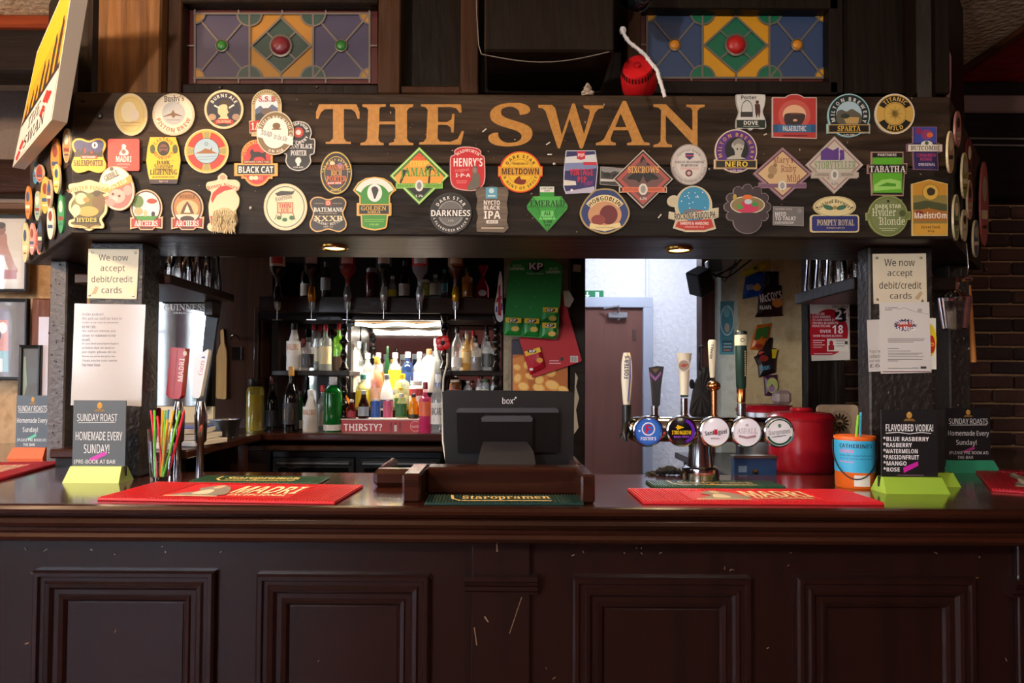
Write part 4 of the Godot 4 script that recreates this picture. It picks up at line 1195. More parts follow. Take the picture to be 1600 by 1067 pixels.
	p.disc(813, 269.5, 30.5, "e8b828").arc("DARK STAR", 813, 269.5, 24.6, 5.2, 0, "4a2410", 0, 1.45).arc("A HINT OF SPICE", 813, 269.5, 25.4, 4.6, 180, "4a2410", 0, 1.35, true).ring(813, 269.5, 19.2, 19.8, "a85a18").text("PREMIUM CO", 801, 255, 825, 258.5, "6a3414").rect(779, 262, 847, 275.5, "d89a24").text("MELTDOWN", 784, 264, 842, 273.5, "40200e").poly(soft([806, 280, 812, 276, 814, 281, 822, 282, 818, 289, 808, 288, 803, 285]), "7a2410")
	done(a)
	a = clip(join(pts([833, 307, 877, 307, 887, 322, 886, 328, 855, 363, 824, 328, 823, 322]), pts([843, 292, 866, 292, 866, 310, 843, 310])), "3a7a34", "2f9a34", 0.8, "green cut gem shaped pump clip with a white tab on top")
	p = a[1]
	p.rect(843.5, 292.5, 865.5, 301, "e6e4dc").text("SANTONE", 845, 294, 864, 296.5, "3a4a38").text("ALES", 850, 297.5, 859, 300, "3a4a38").p([833, 308, 877, 308, 870, 324, 840, 324], "48b048").p([824, 323, 840, 324, 848, 344, 830, 333], "289030").p([886, 323, 870, 324, 862, 344, 880, 333], "248a2c").p([846, 330, 864, 330, 868, 344, 842, 344], "6cc868")
	for l in [[833, 308, 840, 324, 870, 324, 877, 308], [824, 324, 840, 324, 855, 362, 870, 324, 886, 324], [840, 340, 870, 340]]:
		p.line(l, 0.8, "1d5a22")
	p.text("EMERALD", 828, 314, 882, 323, "12301a", 1).text("ALE", 850, 331, 860, 337, "12301a").text("4.3%", 849, 345, 862, 349, "12301a").text("ABV", 851, 351, 859, 354, "12301a")
	done(a)
	a = clip(pts([884, 236, 930, 236, 934, 262, 930, 302, 884, 304, 880, 292, 881, 264]), "c8ccd4", "2d2d62", 1.2, "tapered navy pump clip with pale crowd and red lettering")
	p = a[1]
	p.p([884, 246, 930, 242, 932, 258, 882, 262], "cfd3d4").p([882, 256, 932, 254, 932, 264, 882, 268], "7a86b0").p([901, 237, 914, 237, 914, 249, 907.5, 251, 901, 249], "c8283a").text("PIP", 903, 241, 912.5, 246, "f0e8e8").rect(911, 254, 932, 259, "c8283a").text("VINTAGE", 890, 265, 926, 275, "c8243c").text("PIP", 902, 277, 916, 286, "c8243c").text("cider", 912, 283, 926, 290, "a83a90", 3, -12).p([880, 282, 899, 284, 900, 290, 881, 291], "dcd6c8").p([884, 300, 928, 292, 929, 302, 884, 303.5], "b8b4c8").disc(893, 298, 2, "ece8f0")
	done(a)
	a = clip(pts([938, 261, 975, 264, 973, 292, 937, 289]), "b8b4ac", "3a3836", 0.6, "small monochrome landscape card tucked behind a diamond pump clip")
	p = a[1]
	p.p([939, 262, 974, 265, 973, 272, 960, 268, 950, 272, 939, 268], "8a8884").p([938, 280, 973, 282, 973, 285, 938, 284], "c8c4bc").disc(948, 274, 6, "24221f", 4).disc(962, 276, 6, "1e1c1a", 4)
	done(a)
	o = diamond(1003.5, 281.5, 46.5, 45.5, 12)
	a = clip(o, "c8b8a8", "2a1f1c", 1.4, "dusky pink diamond pump clip with two black birds", flat(2.15), 0.0065)
	p = a[1]
	p.poly(inset(pts([1003.5, 236, 1050, 281.5, 1003.5, 327, 957, 281.5]), 3.6), "b0524a").poly(inset(pts([1003.5, 236, 1050, 281.5, 1003.5, 327, 957, 281.5]), 9), "6e4a48")
	p.poly(soft([979, 281, 990, 272, 1003, 273, 1001, 282, 997, 287, 992, 283]), "191619").poly(soft([1028, 281, 1017, 272, 1004, 273, 1006, 282, 1010, 287, 1016, 283]), "191619").p([1003, 245, 1008, 253, 1004, 251, 1000, 258, 999, 252], "221c1e").p([1010, 256, 1015, 260, 1009, 260], "221c1e").text("SIXCROWS", 980, 262, 1028, 272, "e8b460", 1).rect(971, 294, 1037, 302, "d8704c").text("BOTTLED", 974, 296, 996, 300, "a04830").text("BREWERY", 1011, 296, 1033, 300, "a04830").disc(1003.5, 297.5, 7, "dcd8cc", 9).disc(1003.5, 297.5, 4, "9a9a92", 6).text("4.2%", 998, 310, 1009, 314, "dcd8cc")
	done(a)
	o = join(oval(944, 334, 36, 31), soft([922, 304, 930, 298, 944, 296, 958, 298, 967, 305, 976, 316, 983, 334, 976, 352, 962, 362, 944, 367, 926, 362, 912, 352, 905, 334, 912, 316]))
	a = clip(o, "a8925a", "26356e", 2.4, "oval blue pump clip with curled cream scrolls", flat(2.15), 0.007)
	p = a[1]
	p.disc(944, 337, 26, "c89468", 22).disc(950, 337, 14, "6a1f24", 15).disc(934, 345, 11, "8a3a34", 8)
	p.ring(944, 343, 27, 37, "e2cf9a", -52, 52).arc("HOBGOBLIN", 944, 343, 31.5, 6.4, 0, "2a2013", 0, 1.06).p([921, 350, 944, 354, 967, 349, 970, 356, 944, 363, 920, 358], "e0cc92").text("Extraordinary", 930, 355.5, 960, 358.5, "6a5430", 3)
	done(a)
	a = clip(oval(1076, 258, 28.5, 32), "b8a898", "c8c0b8", 1.4, "grey oval pump clip with a small flag shield")
	p = a[1]
	p.ring(1076, 258, 27.5, 28.3, "8a7c78", 0, 360, 1.12).disc(1076, 258, 19, "d8d2ca", 22).arc("Special Brew", 1076, 258, 22.5, 4, 0, "5a5258", 3, 1.3).arc("Supporting Horsham in Bloom", 1076, 259, 25, 3.8, 180, "4a4448", 3, 1.0, true).p([1070, 240, 1083, 240, 1083, 246, 1076.5, 251, 1070, 246], "3a3a6a").rect(1070, 243, 1083, 245, "c04050").text("GREAT BLOOMING", 1054, 252.5, 1099, 256, "4a3c44", 1).text("HORSHAM", 1063, 257.5, 1090, 261, "4a3c44", 1).rect(1062, 262.5, 1091, 266, "d8b8b0").disc(1075.5, 271.5, 5.5, "6a3434").disc(1075.5, 271.5, 3, "c8b0a8")
	done(a)
	o = join(join(oval(1083, 322, 29, 31), pts([1045, 331, 1058, 334, 1108, 327, 1122, 325, 1122, 340, 1114, 343, 1118, 358, 1100, 363, 1070, 363, 1051, 357, 1055, 345, 1044, 342])), oval(1052, 315, 10, 9))
	a = clip(o, "d2c8a8", "c9bd98", 1.2, "round blue pump clip with snow dots and slanting nameplate")
	p = a[1]
	p.disc(1083, 320, 24.5, "2a8cb4", 27)
	for k in 14:
		p.disc(1083 + rng.randf_range(-19, 19), 312 + rng.randf_range(-14, 16), 0.9, "e8f0f0")
	p.disc(1080, 333, 13, "6a7076", 6).disc(1093, 335, 9, "b8241c", 6).p([1046, 333, 1058, 336, 1108, 329, 1120, 327, 1120, 338, 1110, 341, 1056, 345, 1046, 341], "cbc2a6").text("ROCKING RUDOLPH", 1053, 333, 1116, 343, "221c18", 0, -3).p([1058, 347, 1110, 343, 1114, 355, 1099, 360, 1070, 360, 1054, 355], "b8241c").text("HARDYS & HANSONS", 1062, 347.5, 1106, 352, "f0e6dc").text("PREMIUM ALE", 1069, 354, 1099, 356.5, "e8b0a8")
	done(a)
	o = oval(1167, 326, 29, 31)
	for k in 12:
		var an := TAU * k / 12
		if k < 5 or k > 7:
			o = join(o, oval(1167 + sin(an) * 29, 324 - cos(an) * 28, 8, 8, 0, 16))
	o = join(o, oval(1167, 345, 23, 21))
	a = clip(o, "8a7c80", "33242a", 0.8, "scalloped dark plum pump clip with a bright oval")
	p = a[1]
	p.disc(1167, 321, 27, "d8ccb0", 14).disc(1167, 321, 25.5, "8a744a", 12.5).poly(soft([1150, 326, 1158, 318, 1166, 312, 1176, 318, 1184, 326, 1176, 332, 1156, 332]), "c82a58").disc(1155, 324, 5, "4a9a34", 4).disc(1178, 320, 5, "3a8a3c", 4).disc(1167, 309, 8, "d86a24", 4).disc(1168, 316, 6, "b8c8cc", 4).p([1139, 333, 1196, 333, 1190, 340, 1144, 340], "33242a").disc(1147, 309, 3, "b89a3c", 5)
	done(a)
	for e in [[1149, 237, "51267a", "cf9a58", "NERO", "e8c838", "d8c8b0", "5.0% ABV", "round purple pump clip with a marble bust"], [1325, 181.5, "152326", "e0e0dc", "SPARTA", "e0b838", "9ac8d0", "4.3% ABV", "round dark pump clip with a hill town view"]]:
		var x: float = e[0]
		var y: float = e[1]
		o = join(oval(x, y, 33, 34), pts([x - 34, y + 13, x + 33, y + 13, x + 33, y + 28, x - 34, y + 28]))
		a = clip(o, e[6], e[2], 1.8, e[8])
		p = a[1]
		p.arc("MILTON BREWERY", x, y, 25.5, 5.6, 0, e[3], 0, 1.55)
		if e[4] == "NERO":
			p.disc(x + 1, y - 2, 18.5, "0c0b0c", 19.5).poly(soft([x - 3, y - 16, x + 5, y - 19, x + 12, y - 14, x + 12, y - 6, x + 9, y + 3, x + 8, y + 9, x + 14, y + 12, x - 14, y + 13, x - 8, y + 8, x - 2, y + 6, x - 3, y - 2, x - 7, y - 8]), "b8b4a8").poly(soft([x - 4, y - 15, x + 5, y - 20, x + 13, y - 14, x + 11, y - 9, x + 3, y - 12, x - 3, y - 8]), "8a867c").disc(x + 2, y - 3, 1.6, "4a4844").disc(x + 8, y - 3, 1.4, "4a4844")
		else:
			p.disc(x, y - 2, 20, "a8c4d0", 20).poly(soft([x - 19, y - 4, x - 12, y - 9, x - 4, y - 6, x + 4, y - 10, x + 12, y - 6, x + 19, y, x + 16, y + 13, x - 16, y + 13]), "5a5848").p([x - 10, y + 2, x + 16, y + 3, x + 14, y + 13, x - 4, y + 13], "b8985a").disc(x - 6, y + 1, 7, "2e332c", 4)
		p.rect(x - 32.5, y + 14, x + 32, y + 27, "b89858").rect(x - 31, y + 15.5, x + 30.5, y + 25.5, "0e0c0c").text(e[4], x - 18 if e[4] == "SPARTA" else x - 17, y + 16.5, x + 18, y + 24.5, e[5], 0 if e[4] == "NERO" else 1).text(e[7], x - 9, y + 29, x + 9, y + 31.5, "e8dcd0")
		done(a)
	a = clip(soft([1149, 151, 1154, 148.5, 1190, 148.5, 1195, 152, 1194, 165, 1191, 176, 1195, 188, 1196, 200, 1190, 203, 1178, 202, 1172, 205, 1166, 202, 1153, 203, 1148.5, 200, 1149, 188, 1153, 176, 1150, 165]), "a8a8a0", "d2d2cc", 1.2, "white waisted pump clip with a luggage trolley")
	p = a[1]
	p.rect(1150, 188.5, 1194.5, 201, "15241c").text("DOVE", 1161, 190, 1183, 196, "e8e8e0").text("Porter", 1157, 150.5, 1181, 156.5, "26241f").ring(1166, 172, 8, 9, "5a5a54", -90, 90, 1.6).rect(1157, 172, 1158, 184, "5a5a54").rect(1174, 172, 1175, 184, "5a5a54").rect(1156, 176, 1175, 184, "33302c").disc(1182, 161, 2.6, "5a2a26", 3).p([1178, 164, 1186, 164, 1187, 176, 1185, 186, 1183, 178, 1181, 186, 1179, 178], "4a1e20").rect(1160, 198, 1185, 199, "98a89c")
	done(a)
	a = clip(join(pts([1205.5, 153, 1275, 153, 1275, 218, 1205.5, 216]), oval(1240, 158, 17, 10)), "c8b4ac", "b5342f", 1.4, "square red pump clip with a round bald bearded head")
	p = a[1]
	p.disc(1240, 181, 25, "c4574c", 24).disc(1240, 180, 18, "e2b28c", 15).poly(soft([1224, 182, 1230, 178, 1250, 178, 1257, 182, 1252, 194, 1246, 199, 1232, 199, 1225, 193]), "3a2a28").rect(1234, 178, 1250, 180, "6a3a30").disc(1241, 189, 3.4, "d8a880", 2).p([1206.5, 196, 1217, 195, 1217, 208, 1206.5, 208], "24527a").p([1273.5, 196, 1264, 195, 1264, 208, 1273.5, 208], "24527a").rect(1214, 196, 1266, 208, "2f6590").text("PALAEOLITHIC", 1222, 198, 1258, 206, "e8e0d4").rect(1222, 212, 1260, 214, "7a1c1c")
	done(a)
	a = clip(oval(1396.5, 179, 31, 31.5), "d8d2c0", "c9a24a", 2, "round black and gold pump clip with a compass rose")
	p = a[1]
	p.ring(1396.5, 179, 18, 28, "15120f", -62, 62).ring(1396.5, 179, 18, 28, "15120f", 118, 242).disc(1396.5, 179, 18.5, "cda850").ring(1396.5, 179, 16.6, 17.2, "6a5424")
	for k in 16:
		var an := TAU * k / 16
		var r := 14.5 if k % 2 == 0 else 9.0
		p.p([1396.5 + sin(an) * r, 179 - cos(an) * r, 1396.5 + sin(an + 0.2) * 4, 179 - cos(an + 0.2) * 4, 1396.5, 179], "33270f")
	p.arc("TITANIC", 1396.5, 179, 23, 6.4, 0, "d8b458", 0, 1.15).arc("MILD", 1396.5, 179, 23, 6.4, 180, "d8b458", 0, 1.2, true)
	done(a)
	for e in [[1221.5, 272, 46, 41, 14, "9a7884", "d2b184", "diamond pump clip in tan with plum edge, a mouse drawing"], [1302.5, 258.5, 45, 44.5, 12, "b8b0a4", "c4bcb0", "pale grey diamond pump clip with a purple crowd"]]:
		a = clip(diamond(e[0], e[1], e[2], e[3], e[4]), e[5], e[5], 1, e[7])
		p = a[1]
		var x: float = e[0]
		var y: float = e[1]
		p.poly(inset(pts([x, y - e[3], x + e[2], y, x, y + e[3], x - e[2], y]), 3.4), "4a2430" if x < 1260 else "a06a68").poly(inset(pts([x, y - e[3], x + e[2], y, x, y + e[3], x - e[2], y]), 5), e[6])
		if x < 1260:
			p.text("Mary's", 1207, 246, 1238, 259, "7a1f24", 3).text("Ruby", 1219, 259, 1243, 273, "7a1f24", 3).text("Mild", 1228, 274, 1249, 285, "7a1f24", 3).disc(1206, 267, 7, "a88a64", 8).disc(1210, 259, 3, "8a6c4c").disc(1203, 276, 5, "98794f", 4).rect(1184, 288, 1259, 294, "7a5870").disc(1221, 291, 6.5, "d8d8d0", 7.5).disc(1221, 291, 3.6, "9a9a94", 5)
		else:
			p.p([1281, 238, 1290, 231, 1300, 236, 1309, 231, 1309, 251, 1281, 251], "5a3a86").disc(1313, 238, 3, "5a3a86").p([1311, 240, 1317, 234, 1318, 250, 1310, 252], "5a3a86").text("STORYTELLER", 1271, 253, 1336, 265, "7c9a5c", 1).rect(1266, 270, 1340, 278, "b8b0a0").text("LONGMAN", 1272, 271.5, 1293, 276, "7a7064").text("BREWERY", 1313, 271.5, 1332, 276, "7a7064").disc(1302.5, 274, 6, "dcdcd4", 8).disc(1302.5, 274, 3, "8a8a84", 5).text("4.2%", 1297, 286, 1308, 290, "8a8074")
		done(a)
	a = clip(pts([1207, 323, 1254.5, 324, 1254.5, 354, 1207, 352.5]), "8c8884", "6c6a68", 1, "small grey metal card reading a question")
	p = a[1]
	p.text("WHEN YOU", 1210, 326, 1236, 329, "b8a8a4").text("NEED", 1210, 332, 1227, 338, "d8d6d2").text("TO TALK?", 1210, 339, 1242, 345, "d8d6d2").text("PARTNERSHIP", 1210, 347, 1239, 350.5, "c8c6c2").disc(1248, 330, 4, "84827e")
	done(a)
	a = clip(join(oval(1303, 323.5, 33, 16.5), rrect(1265, 336, 1341, 364, 5)), "cfc090", "ddd09a", 1.5, "cream oval over a navy nameplate pump clip with green leaves")
	p = a[1]
	p.poly(rrect(1267, 338, 1339, 362, 4), "262a6e").ring(1303, 323.5, 30, 30.8, "6a6840", 0, 360, 0.5).arc("Oakleaf Brewery", 1303, 348, 33, 5.2, 0, "2a2a1c", 1, 1.05).disc(1293, 325, 8, "3a6a54", 3.6, 14).disc(1313, 325, 8, "3a6a54", 3.6, -14).disc(1303, 325, 3, "a8843c").disc(1275, 325, 1.3, "2a2a1c").disc(1330, 325, 1.3, "2a2a1c").text("POMPEY ROYAL", 1275, 344, 1333, 353, "c8bc9c", 1).text("Strong Draught Ale", 1290, 355.5, 1318, 358.5, "c8bc9c")
	done(a)
	a = clip(join(pts([1360, 238, 1410, 238, 1410, 256, 1416, 256, 1415, 272, 1412, 272, 1410, 307, 1361, 306, 1359, 272, 1354, 272, 1354, 258, 1360, 257]), oval(1384, 270, 10, 12)), "a88878", "161412", 1.6, "green and black pump clip with a wide black nameplate")
	p = a[1]
	p.rect(1362, 247, 1408, 303, "5cae2a").text("PARTNERS", 1370, 241, 1399, 245, "e0dcd4").rect(1355.5, 258, 1414.5, 271, "161412").text("TABATHA", 1357, 260, 1413, 270, "e6e2d8", 1).p([1364, 290, 1376, 282, 1390, 280, 1406, 284, 1406, 296, 1364, 299], "9ad468").p([1370, 292, 1384, 286, 1398, 288, 1398, 292], "4c9a24").rect(1362, 302, 1408, 304.5, "1c1a16")
	done(a)
	a = clip(join(oval(1386, 338, 31, 32), pts([1352, 333, 1421, 331, 1421, 344, 1352, 345])), "8f9a5c", "6c7844", 1.6, "round olive green pump clip with pale flowing lettering")
	p = a[1]
	p.disc(1386, 338, 26.5, "748050").disc(1386, 315, 2, "1a1a12").text("DARK STAR", 1366, 320, 1406, 326, "d8dcb8").text("Hylder", 1361, 326, 1398, 342, "e2e6c8", 3).text("Blonde", 1372, 340, 1412, 352, "e2e6c8", 3).rect(1372, 357, 1400, 358, "c8d0a4").rect(1376, 360, 1396, 361, "c8d0a4").disc(1408, 334, 5, "4c5430", 5)
	done(a)
	a = clip(join(pts([1425, 199, 1462, 199, 1462, 224, 1471, 227, 1471, 238, 1463, 240, 1465, 267, 1426, 266, 1425, 239, 1416, 238, 1415, 226, 1425, 224]), oval(1446, 228, 12, 10)), "8a6478", "2a2558", 1, "tall purple pump clip with a cream nameplate across")
	p = a[1]
	p.p([1427, 200, 1461, 200, 1461, 224, 1427, 224], "35469a").disc(1446, 211, 9, "8a3a6a", 8).disc(1451, 212, 5, "d86a34", 4).disc(1434, 206, 5, "8a2a50", 5).rect(1417, 227, 1470, 237.5, "e0dac8").disc(1446, 226, 9, "e0dac8", 5).disc(1446, 224.5, 3, "3a5a40").text("BUTCOMBE", 1421, 229, 1467, 236, "4a4038", 1).text("CINNAMON", 1430, 241, 1460, 246, "b03a6a").text("KING", 1436, 247.5, 1454, 252, "b03a6a").text("ORIGINAL", 1433, 256, 1459, 260, "c8bcd0")
	done(a)
	a = clip(pts([1423, 288, 1450, 281, 1479, 288, 1479, 369, 1424, 369]), "d0b878", "c08a2c", 1.4, "tall house shaped amber pump clip with a river view")
	p = a[1]
	p.rect(1425, 306, 1478, 350, "8a7a40").p([1425, 318, 1445, 314, 1478, 320, 1478, 330, 1425, 328], "4a5034").p([1425, 330, 1450, 326, 1478, 332, 1478, 346, 1425, 346], "a86a28").disc(1434, 335, 7, "7a2a1c", 5).disc(1452, 301, 13, "cfa848").ring(1452, 301, 12, 12.8, "5a4420").poly(soft([1446, 298, 1452, 294, 1459, 298, 1457, 305, 1449, 306]), "3a3020").text("MaelstrOm", 1427, 332, 1477, 342, "f0e8d8").rect(1427, 350, 1477, 367.5, "cc9a3a").text("Street Dark", 1437, 353, 1467, 357.5, "4a3010", 1).text("Wisp", 1447, 360, 1458, 364, "4a3010", 1)
	done(a)
	# the clips on the two slanting ends, seen from the side
	var ll := ["oval tan", "tall orange oval", "yellow tongue shaped", "pale blue oblong", "slanting red", "narrow orange oval", "sea green oval", "yellow shield", "brown scroll", "green and yellow striped", "cream and black striped", "black window framed", "red and cream square", "pink capped", "cream crested"]
	var le := [[107, 228, 6, 27, "b8854a"], [93, 249, 7, 32, "d8872c"], [99, 281, 5, 23, "d8b840"], [58, 271, 4, 17, "4a90b0"], [68, 272, 6, 14, "a83a24"], [53, 318, 4.5, 26, "c8803a"], [61, 322, 4.5, 23, "8aa890"], [77, 306, 7, 29, "c8a440"], [87, 304, 4, 22, "7a4a24"], [98, 334, 5, 31, "3c8a50"], [85.5, 348, 5.5, 27, "d8ceb4"], [72.5, 367, 4, 28, "2a2622"], [64, 376, 5, 22, "b8403a"], [56, 374, 4.5, 25, "d8938a"], [48.5, 380, 4.5, 31, "d8c080"]]
	side_clips(le, ll, left_face, " pump clip on the slanting canopy end under the yellow sign", ["e8dcb0", "8a3a20", "2c4a6a"])
	var rl := ["tan oval", "rose oval", "olive strip", "dark red diamond", "small pink oval", "large salmon oval", "green and cream", "cream bell shaped", "blue and black"]
	var rle := [[1482.5, 238, 5, 33, "b89468"], [1490, 203, 5, 28, "a87068"], [1497, 276, 5, 36, "8a8a3c"], [1512, 252, 4.5, 36, "6a2a2c"], [1509, 313, 4, 31, "b05a5c"], [1529, 320, 6.5, 66, "a85850"], [1491.5, 340, 5, 36, "6a7a4c"], [1500.5, 353, 4.5, 25, "c8b890"], [1515, 374, 4.5, 29, "33466a"]]
	side_clips(rle, rl, right_face, " pump clip on the slanting canopy end beside the bricks", ["d8c8a0", "3a2a24", "a89a80"])

func side_clips(list: Array, what: Array, pl: Plane, tail: String, inks: Array) -> void:
	for k in list.size():
		var e: Array = list[k]
		var a := clip(oval(e[0], e[1], e[2], e[3], 0, 24), "d8c8a0" if k % 2 == 0 else e[4], e[4], 0.7, what[k] + tail, pl, 0.007 * (k % 3))
		var p: Pr = a[1]
		p.disc(e[0], e[1] - e[3] * 0.35, e[2] * 0.55, inks[k % 3], e[3] * 0.3)
		p.rect(e[0] - e[2] * 0.7, e[1] + e[3] * 0.15, e[0] + e[2] * 0.7, e[1] + e[3] * 0.35, inks[(k + 1) % 3])
		p.rect(e[0] - e[2] * 0.5, e[1] + e[3] * 0.5, e[0] + e[2] * 0.5, e[1] + e[3] * 0.58, inks[(k + 2) % 3])
		done(a)

func poster(called: String, label: String, cat: String, outline: PackedVector2Array, pl: Plane, paper: String, thick := 0.0008, lift := 0.0, m: Material = null) -> Array:
	var mid := Vector2()
	for u in outline:
		mid += u / outline.size()
	var t := thing(called, label, cat, Q(mid.x, mid.y, pl))
	part("sheet", plate(outline, pl, thick, lift), m if m else mat("paper_" + paper, paper, 0.6), t)
	return [t, Pr.new(self, pl, thick + lift)]

func posts_and_signs() -> void:
	var blk := rough_mat("post_black", ["1d1917", "26211e", "171412"], 2.2, 0.42, 0.35, 0.03)
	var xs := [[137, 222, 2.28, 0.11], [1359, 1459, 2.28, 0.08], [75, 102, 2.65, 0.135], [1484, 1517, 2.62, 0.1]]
	var lab := ["black timber post carrying a laminated notice and the card sign", "black timber post with a thank you letter pinned on", "narrow pitted black post tinted pale as window lit beside the framed pictures", "rough black post behind the hanging glass pitcher"]
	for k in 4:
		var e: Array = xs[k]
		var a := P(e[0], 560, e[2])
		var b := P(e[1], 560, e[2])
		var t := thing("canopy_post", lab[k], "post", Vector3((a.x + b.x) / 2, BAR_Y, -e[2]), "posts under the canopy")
		part("timber", G.new().box(Vector3(a.x, BAR_Y, -e[2] - e[3]), Vector3(b.x, yB, -e[2]), 0.005), blk if k != 2 else rough_mat("post_grey", ["4a4644", "524c49", "403b39"], 2.2, 0.4, 0.3, 0.03), t)  # left rear post is paler: window light put into its colour
		var pr := Pr.new(self, flat(e[2]), 0.0)
		for j in (26 if k == 2 else 12):
			var x := rng.randf_range(e[0] + 2, e[1] - 2)
			var y := rng.randf_range(400, 740)
			if k == 2:
				pr.disc(x, y, rng.randf_range(0.7, 1.6), "120f0e", rng.randf_range(0.8, 2.4))
			else:
				pr.line([x, y, x + rng.randf_range(-2, 2), y + rng.randf_range(1, 4)], 0.9, ["a8a09a", "9a5a34", "d0ccc6"][j % 3])
		part("worm_hole" if k == 2 else "paint_chip", pr.g, ink("chip", 0.8), t)
	# card signs
	var pl := flat(2.28)
	for k in 2:
		var q := pts([139, 389, 218, 389.5, 214, 467.5, 137, 466]) if k == 0 else pts([1363, 397, 1446, 396, 1447.5, 473, 1365, 475])
		var a := poster("card_sign", ["square cream plastic card sign above the crumpled laminated notice", "square cream plastic card sign above the thank you letter"][k], "sign", q, pl, "d6cdb4", 0.003)
		var p: Pr = a[1]
		var bx: Array = [[155, 398, 201, 407.5], [158, 415, 196, 427], [144, 431, 208, 441.5], [159.5, 448, 191, 458.5]] if k == 0 else [[1381, 405, 1428.5, 416], [1386, 422.5, 1425, 434.5], [1373, 440, 1439, 451.5], [1390, 457, 1423.5, 467]]
		for j in 4:
			p.text(["We now", "accept", "debit/credit", "cards"][j], bx[j][0], bx[j][1], bx[j][2], bx[j][3], "24221f", 2)
		if k == 0:
			p.p([150, 447, 155, 449, 151, 459, 144, 460], "b09a74").p([198, 450, 212, 446, 212, 462, 206, 462], "d8d0a8")
		else:
			p.p([1428, 466, 1437, 455, 1441, 458, 1434, 469], "b8a27c")
		print_part(p, a[0])
		for c in ([[144, 394], [212, 395], [140, 461], [208, 462]] if k == 0 else [[1370, 403], [1439, 403], [1371, 468], [1441, 470]]):
			part("screw", G.new().lathe(P(c[0], c[1], 2.277), [Vector2(0, 0.003), Vector2(0.004, 0.002), Vector2(0.005, 0)], 12, Basis(Vector3.RIGHT, PI / 2)), mat("screw", "9a9488", 0.3, 0.9), a[0])
	# laminated notice
	var lm := mat("laminate", "a8a39e", 0.12)
	lm.clearcoat_enabled = true
	lm.clearcoat = 1.0
	var n := poster("laminated_notice", "crumpled laminated paper notice fixed to the post by the straws", "notice", pts([117, 474, 150, 475, 228, 476, 224, 560, 221, 635, 165, 632, 111, 633, 114, 560]), pl, "d2cdc8", 0.002, 0.0, lm)
	var p2: Pr = n[1]
	p2.p([121, 482, 222, 484, 217, 628, 116, 626], "aea8a2")
	var y := 489.0
	for l in ["Polite notice!!", "We and our staff are here to", "make your stay as pleasant", "as we can.", "We will not tolerate any", "abuse or rudeness to our", "staff.", "If you feel you have had a", "problem that we need to", "put right, please let us", "know as soon as you can.", "Thank you for your custom", "The Swan Team"]:
		p2.text(l, 129, y, 129 + l.length() * 2.2, y + 4.0, "1e1c1b" if l.length() < 16 else "45413e", 3)
		y += 6.6
	print_part(p2, n[0], "print", lm_ink())
	# letters pinned to the other post
	var b := poster("yellow_poster", "yellow poster edge with a red figure behind the thank you letter", "poster", pts([1440, 497, 1462, 497, 1463, 577, 1440, 577]), pl, "dcdcd0")
	(b[1] as Pr).disc(1450, 532, 13, "d8c020", 27).disc(1455, 538, 6, "b8241c", 14).ring(1456, 538, 1.5, 3, "e0b020")
	print_part(b[1], b[0])
	b = poster("handwritten_note", "white note with handwriting sticking out behind the thank you letter", "note", pts([1354, 500, 1380, 499, 1380, 580, 1357, 581]), pl, "c8c6c2", 0.0008, 0.0012)
	for j in 4:
		(b[1] as Pr).text(["Your new", "collection", "pot raised", "£6"][j], 1358, 546 + j * 7.5, [1380, 1380, 1380, 1374][j], 551.5 + j * 7.5, "33312f", 2, -3)
	print_part(b[1], b[0])
	b = poster("thank_you_letter", "white printed thank you letter with a starburst heading", "letter", pts([1373, 473, 1451, 472, 1454.5, 582, 1375.5, 584]), pl, "d2cfcb", 0.0008, 0.0024)
	var p3: Pr = b[1]
	var star := []
	for j in 40:
		var r := 1.0 if j % 2 == 0 else 0.78
		star.append(1413.5 + sin(TAU * j / 40) * 19.0 * r)
		star.append(508 - cos(TAU * j / 40) * 10.0 * r)
	p3.p(star, "33305a").disc(1413, 508, 12, "b04034", 5).text("Thank You", 1399, 500.5, 1430, 507, "f0eef0").text("So Much", 1401, 509, 1429, 516, "f0eef0").text("ST CATHERINE'S", 1382, 480, 1402, 482, "55525c").text("HOSPICE", 1382, 483, 1393, 485, "55525c").line([1400, 484, 1412, 481, 1428, 487, 1450, 491], 0.6, "8a8680").disc(1436, 485, 4, "b0aca8", 3)
	for j in 11:
		var yy: float = [529, 531.5, 534, 544, 548, 551.5, 554, 557, 561, 563.5, 575][j]
		p3.rect(1386, yy, 1386 + [58, 56, 40, 18, 36, 54, 48, 56, 54, 16, 40][j], yy + 1.0, "8e8a88")
	p3.rect(1378, 580, 1453, 581.3, "7a3a44").rect(1437, 572.5, 1446, 576, "3a383c").rect(1424, 574, 1434, 576, "9a98a0")
	print_part(p3, b[0])

func lm_ink() -> StandardMaterial3D:
	var m := ink("laminate_print", 0.12)
	m.clearcoat_enabled = true
	m.clearcoat = 0.5
	return m

func turned(at: Vector3, h: float, r: float, segs := 14) -> G:
	var prof := []
	for k in 45:
		var u := k / 44.0
		var rr := 0.75 + 0.25 * sin(u * TAU * 4.5) + (0.25 if absf(u - 0.5) < 0.03 or u < 0.05 or u > 0.95 else 0.0)
		prof.append(Vector2(r * rr, u * h))
	prof.push_front(Vector2(0, 0))
	prof.append(Vector2(0, h))
	return G.new().lathe(at, prof, segs)

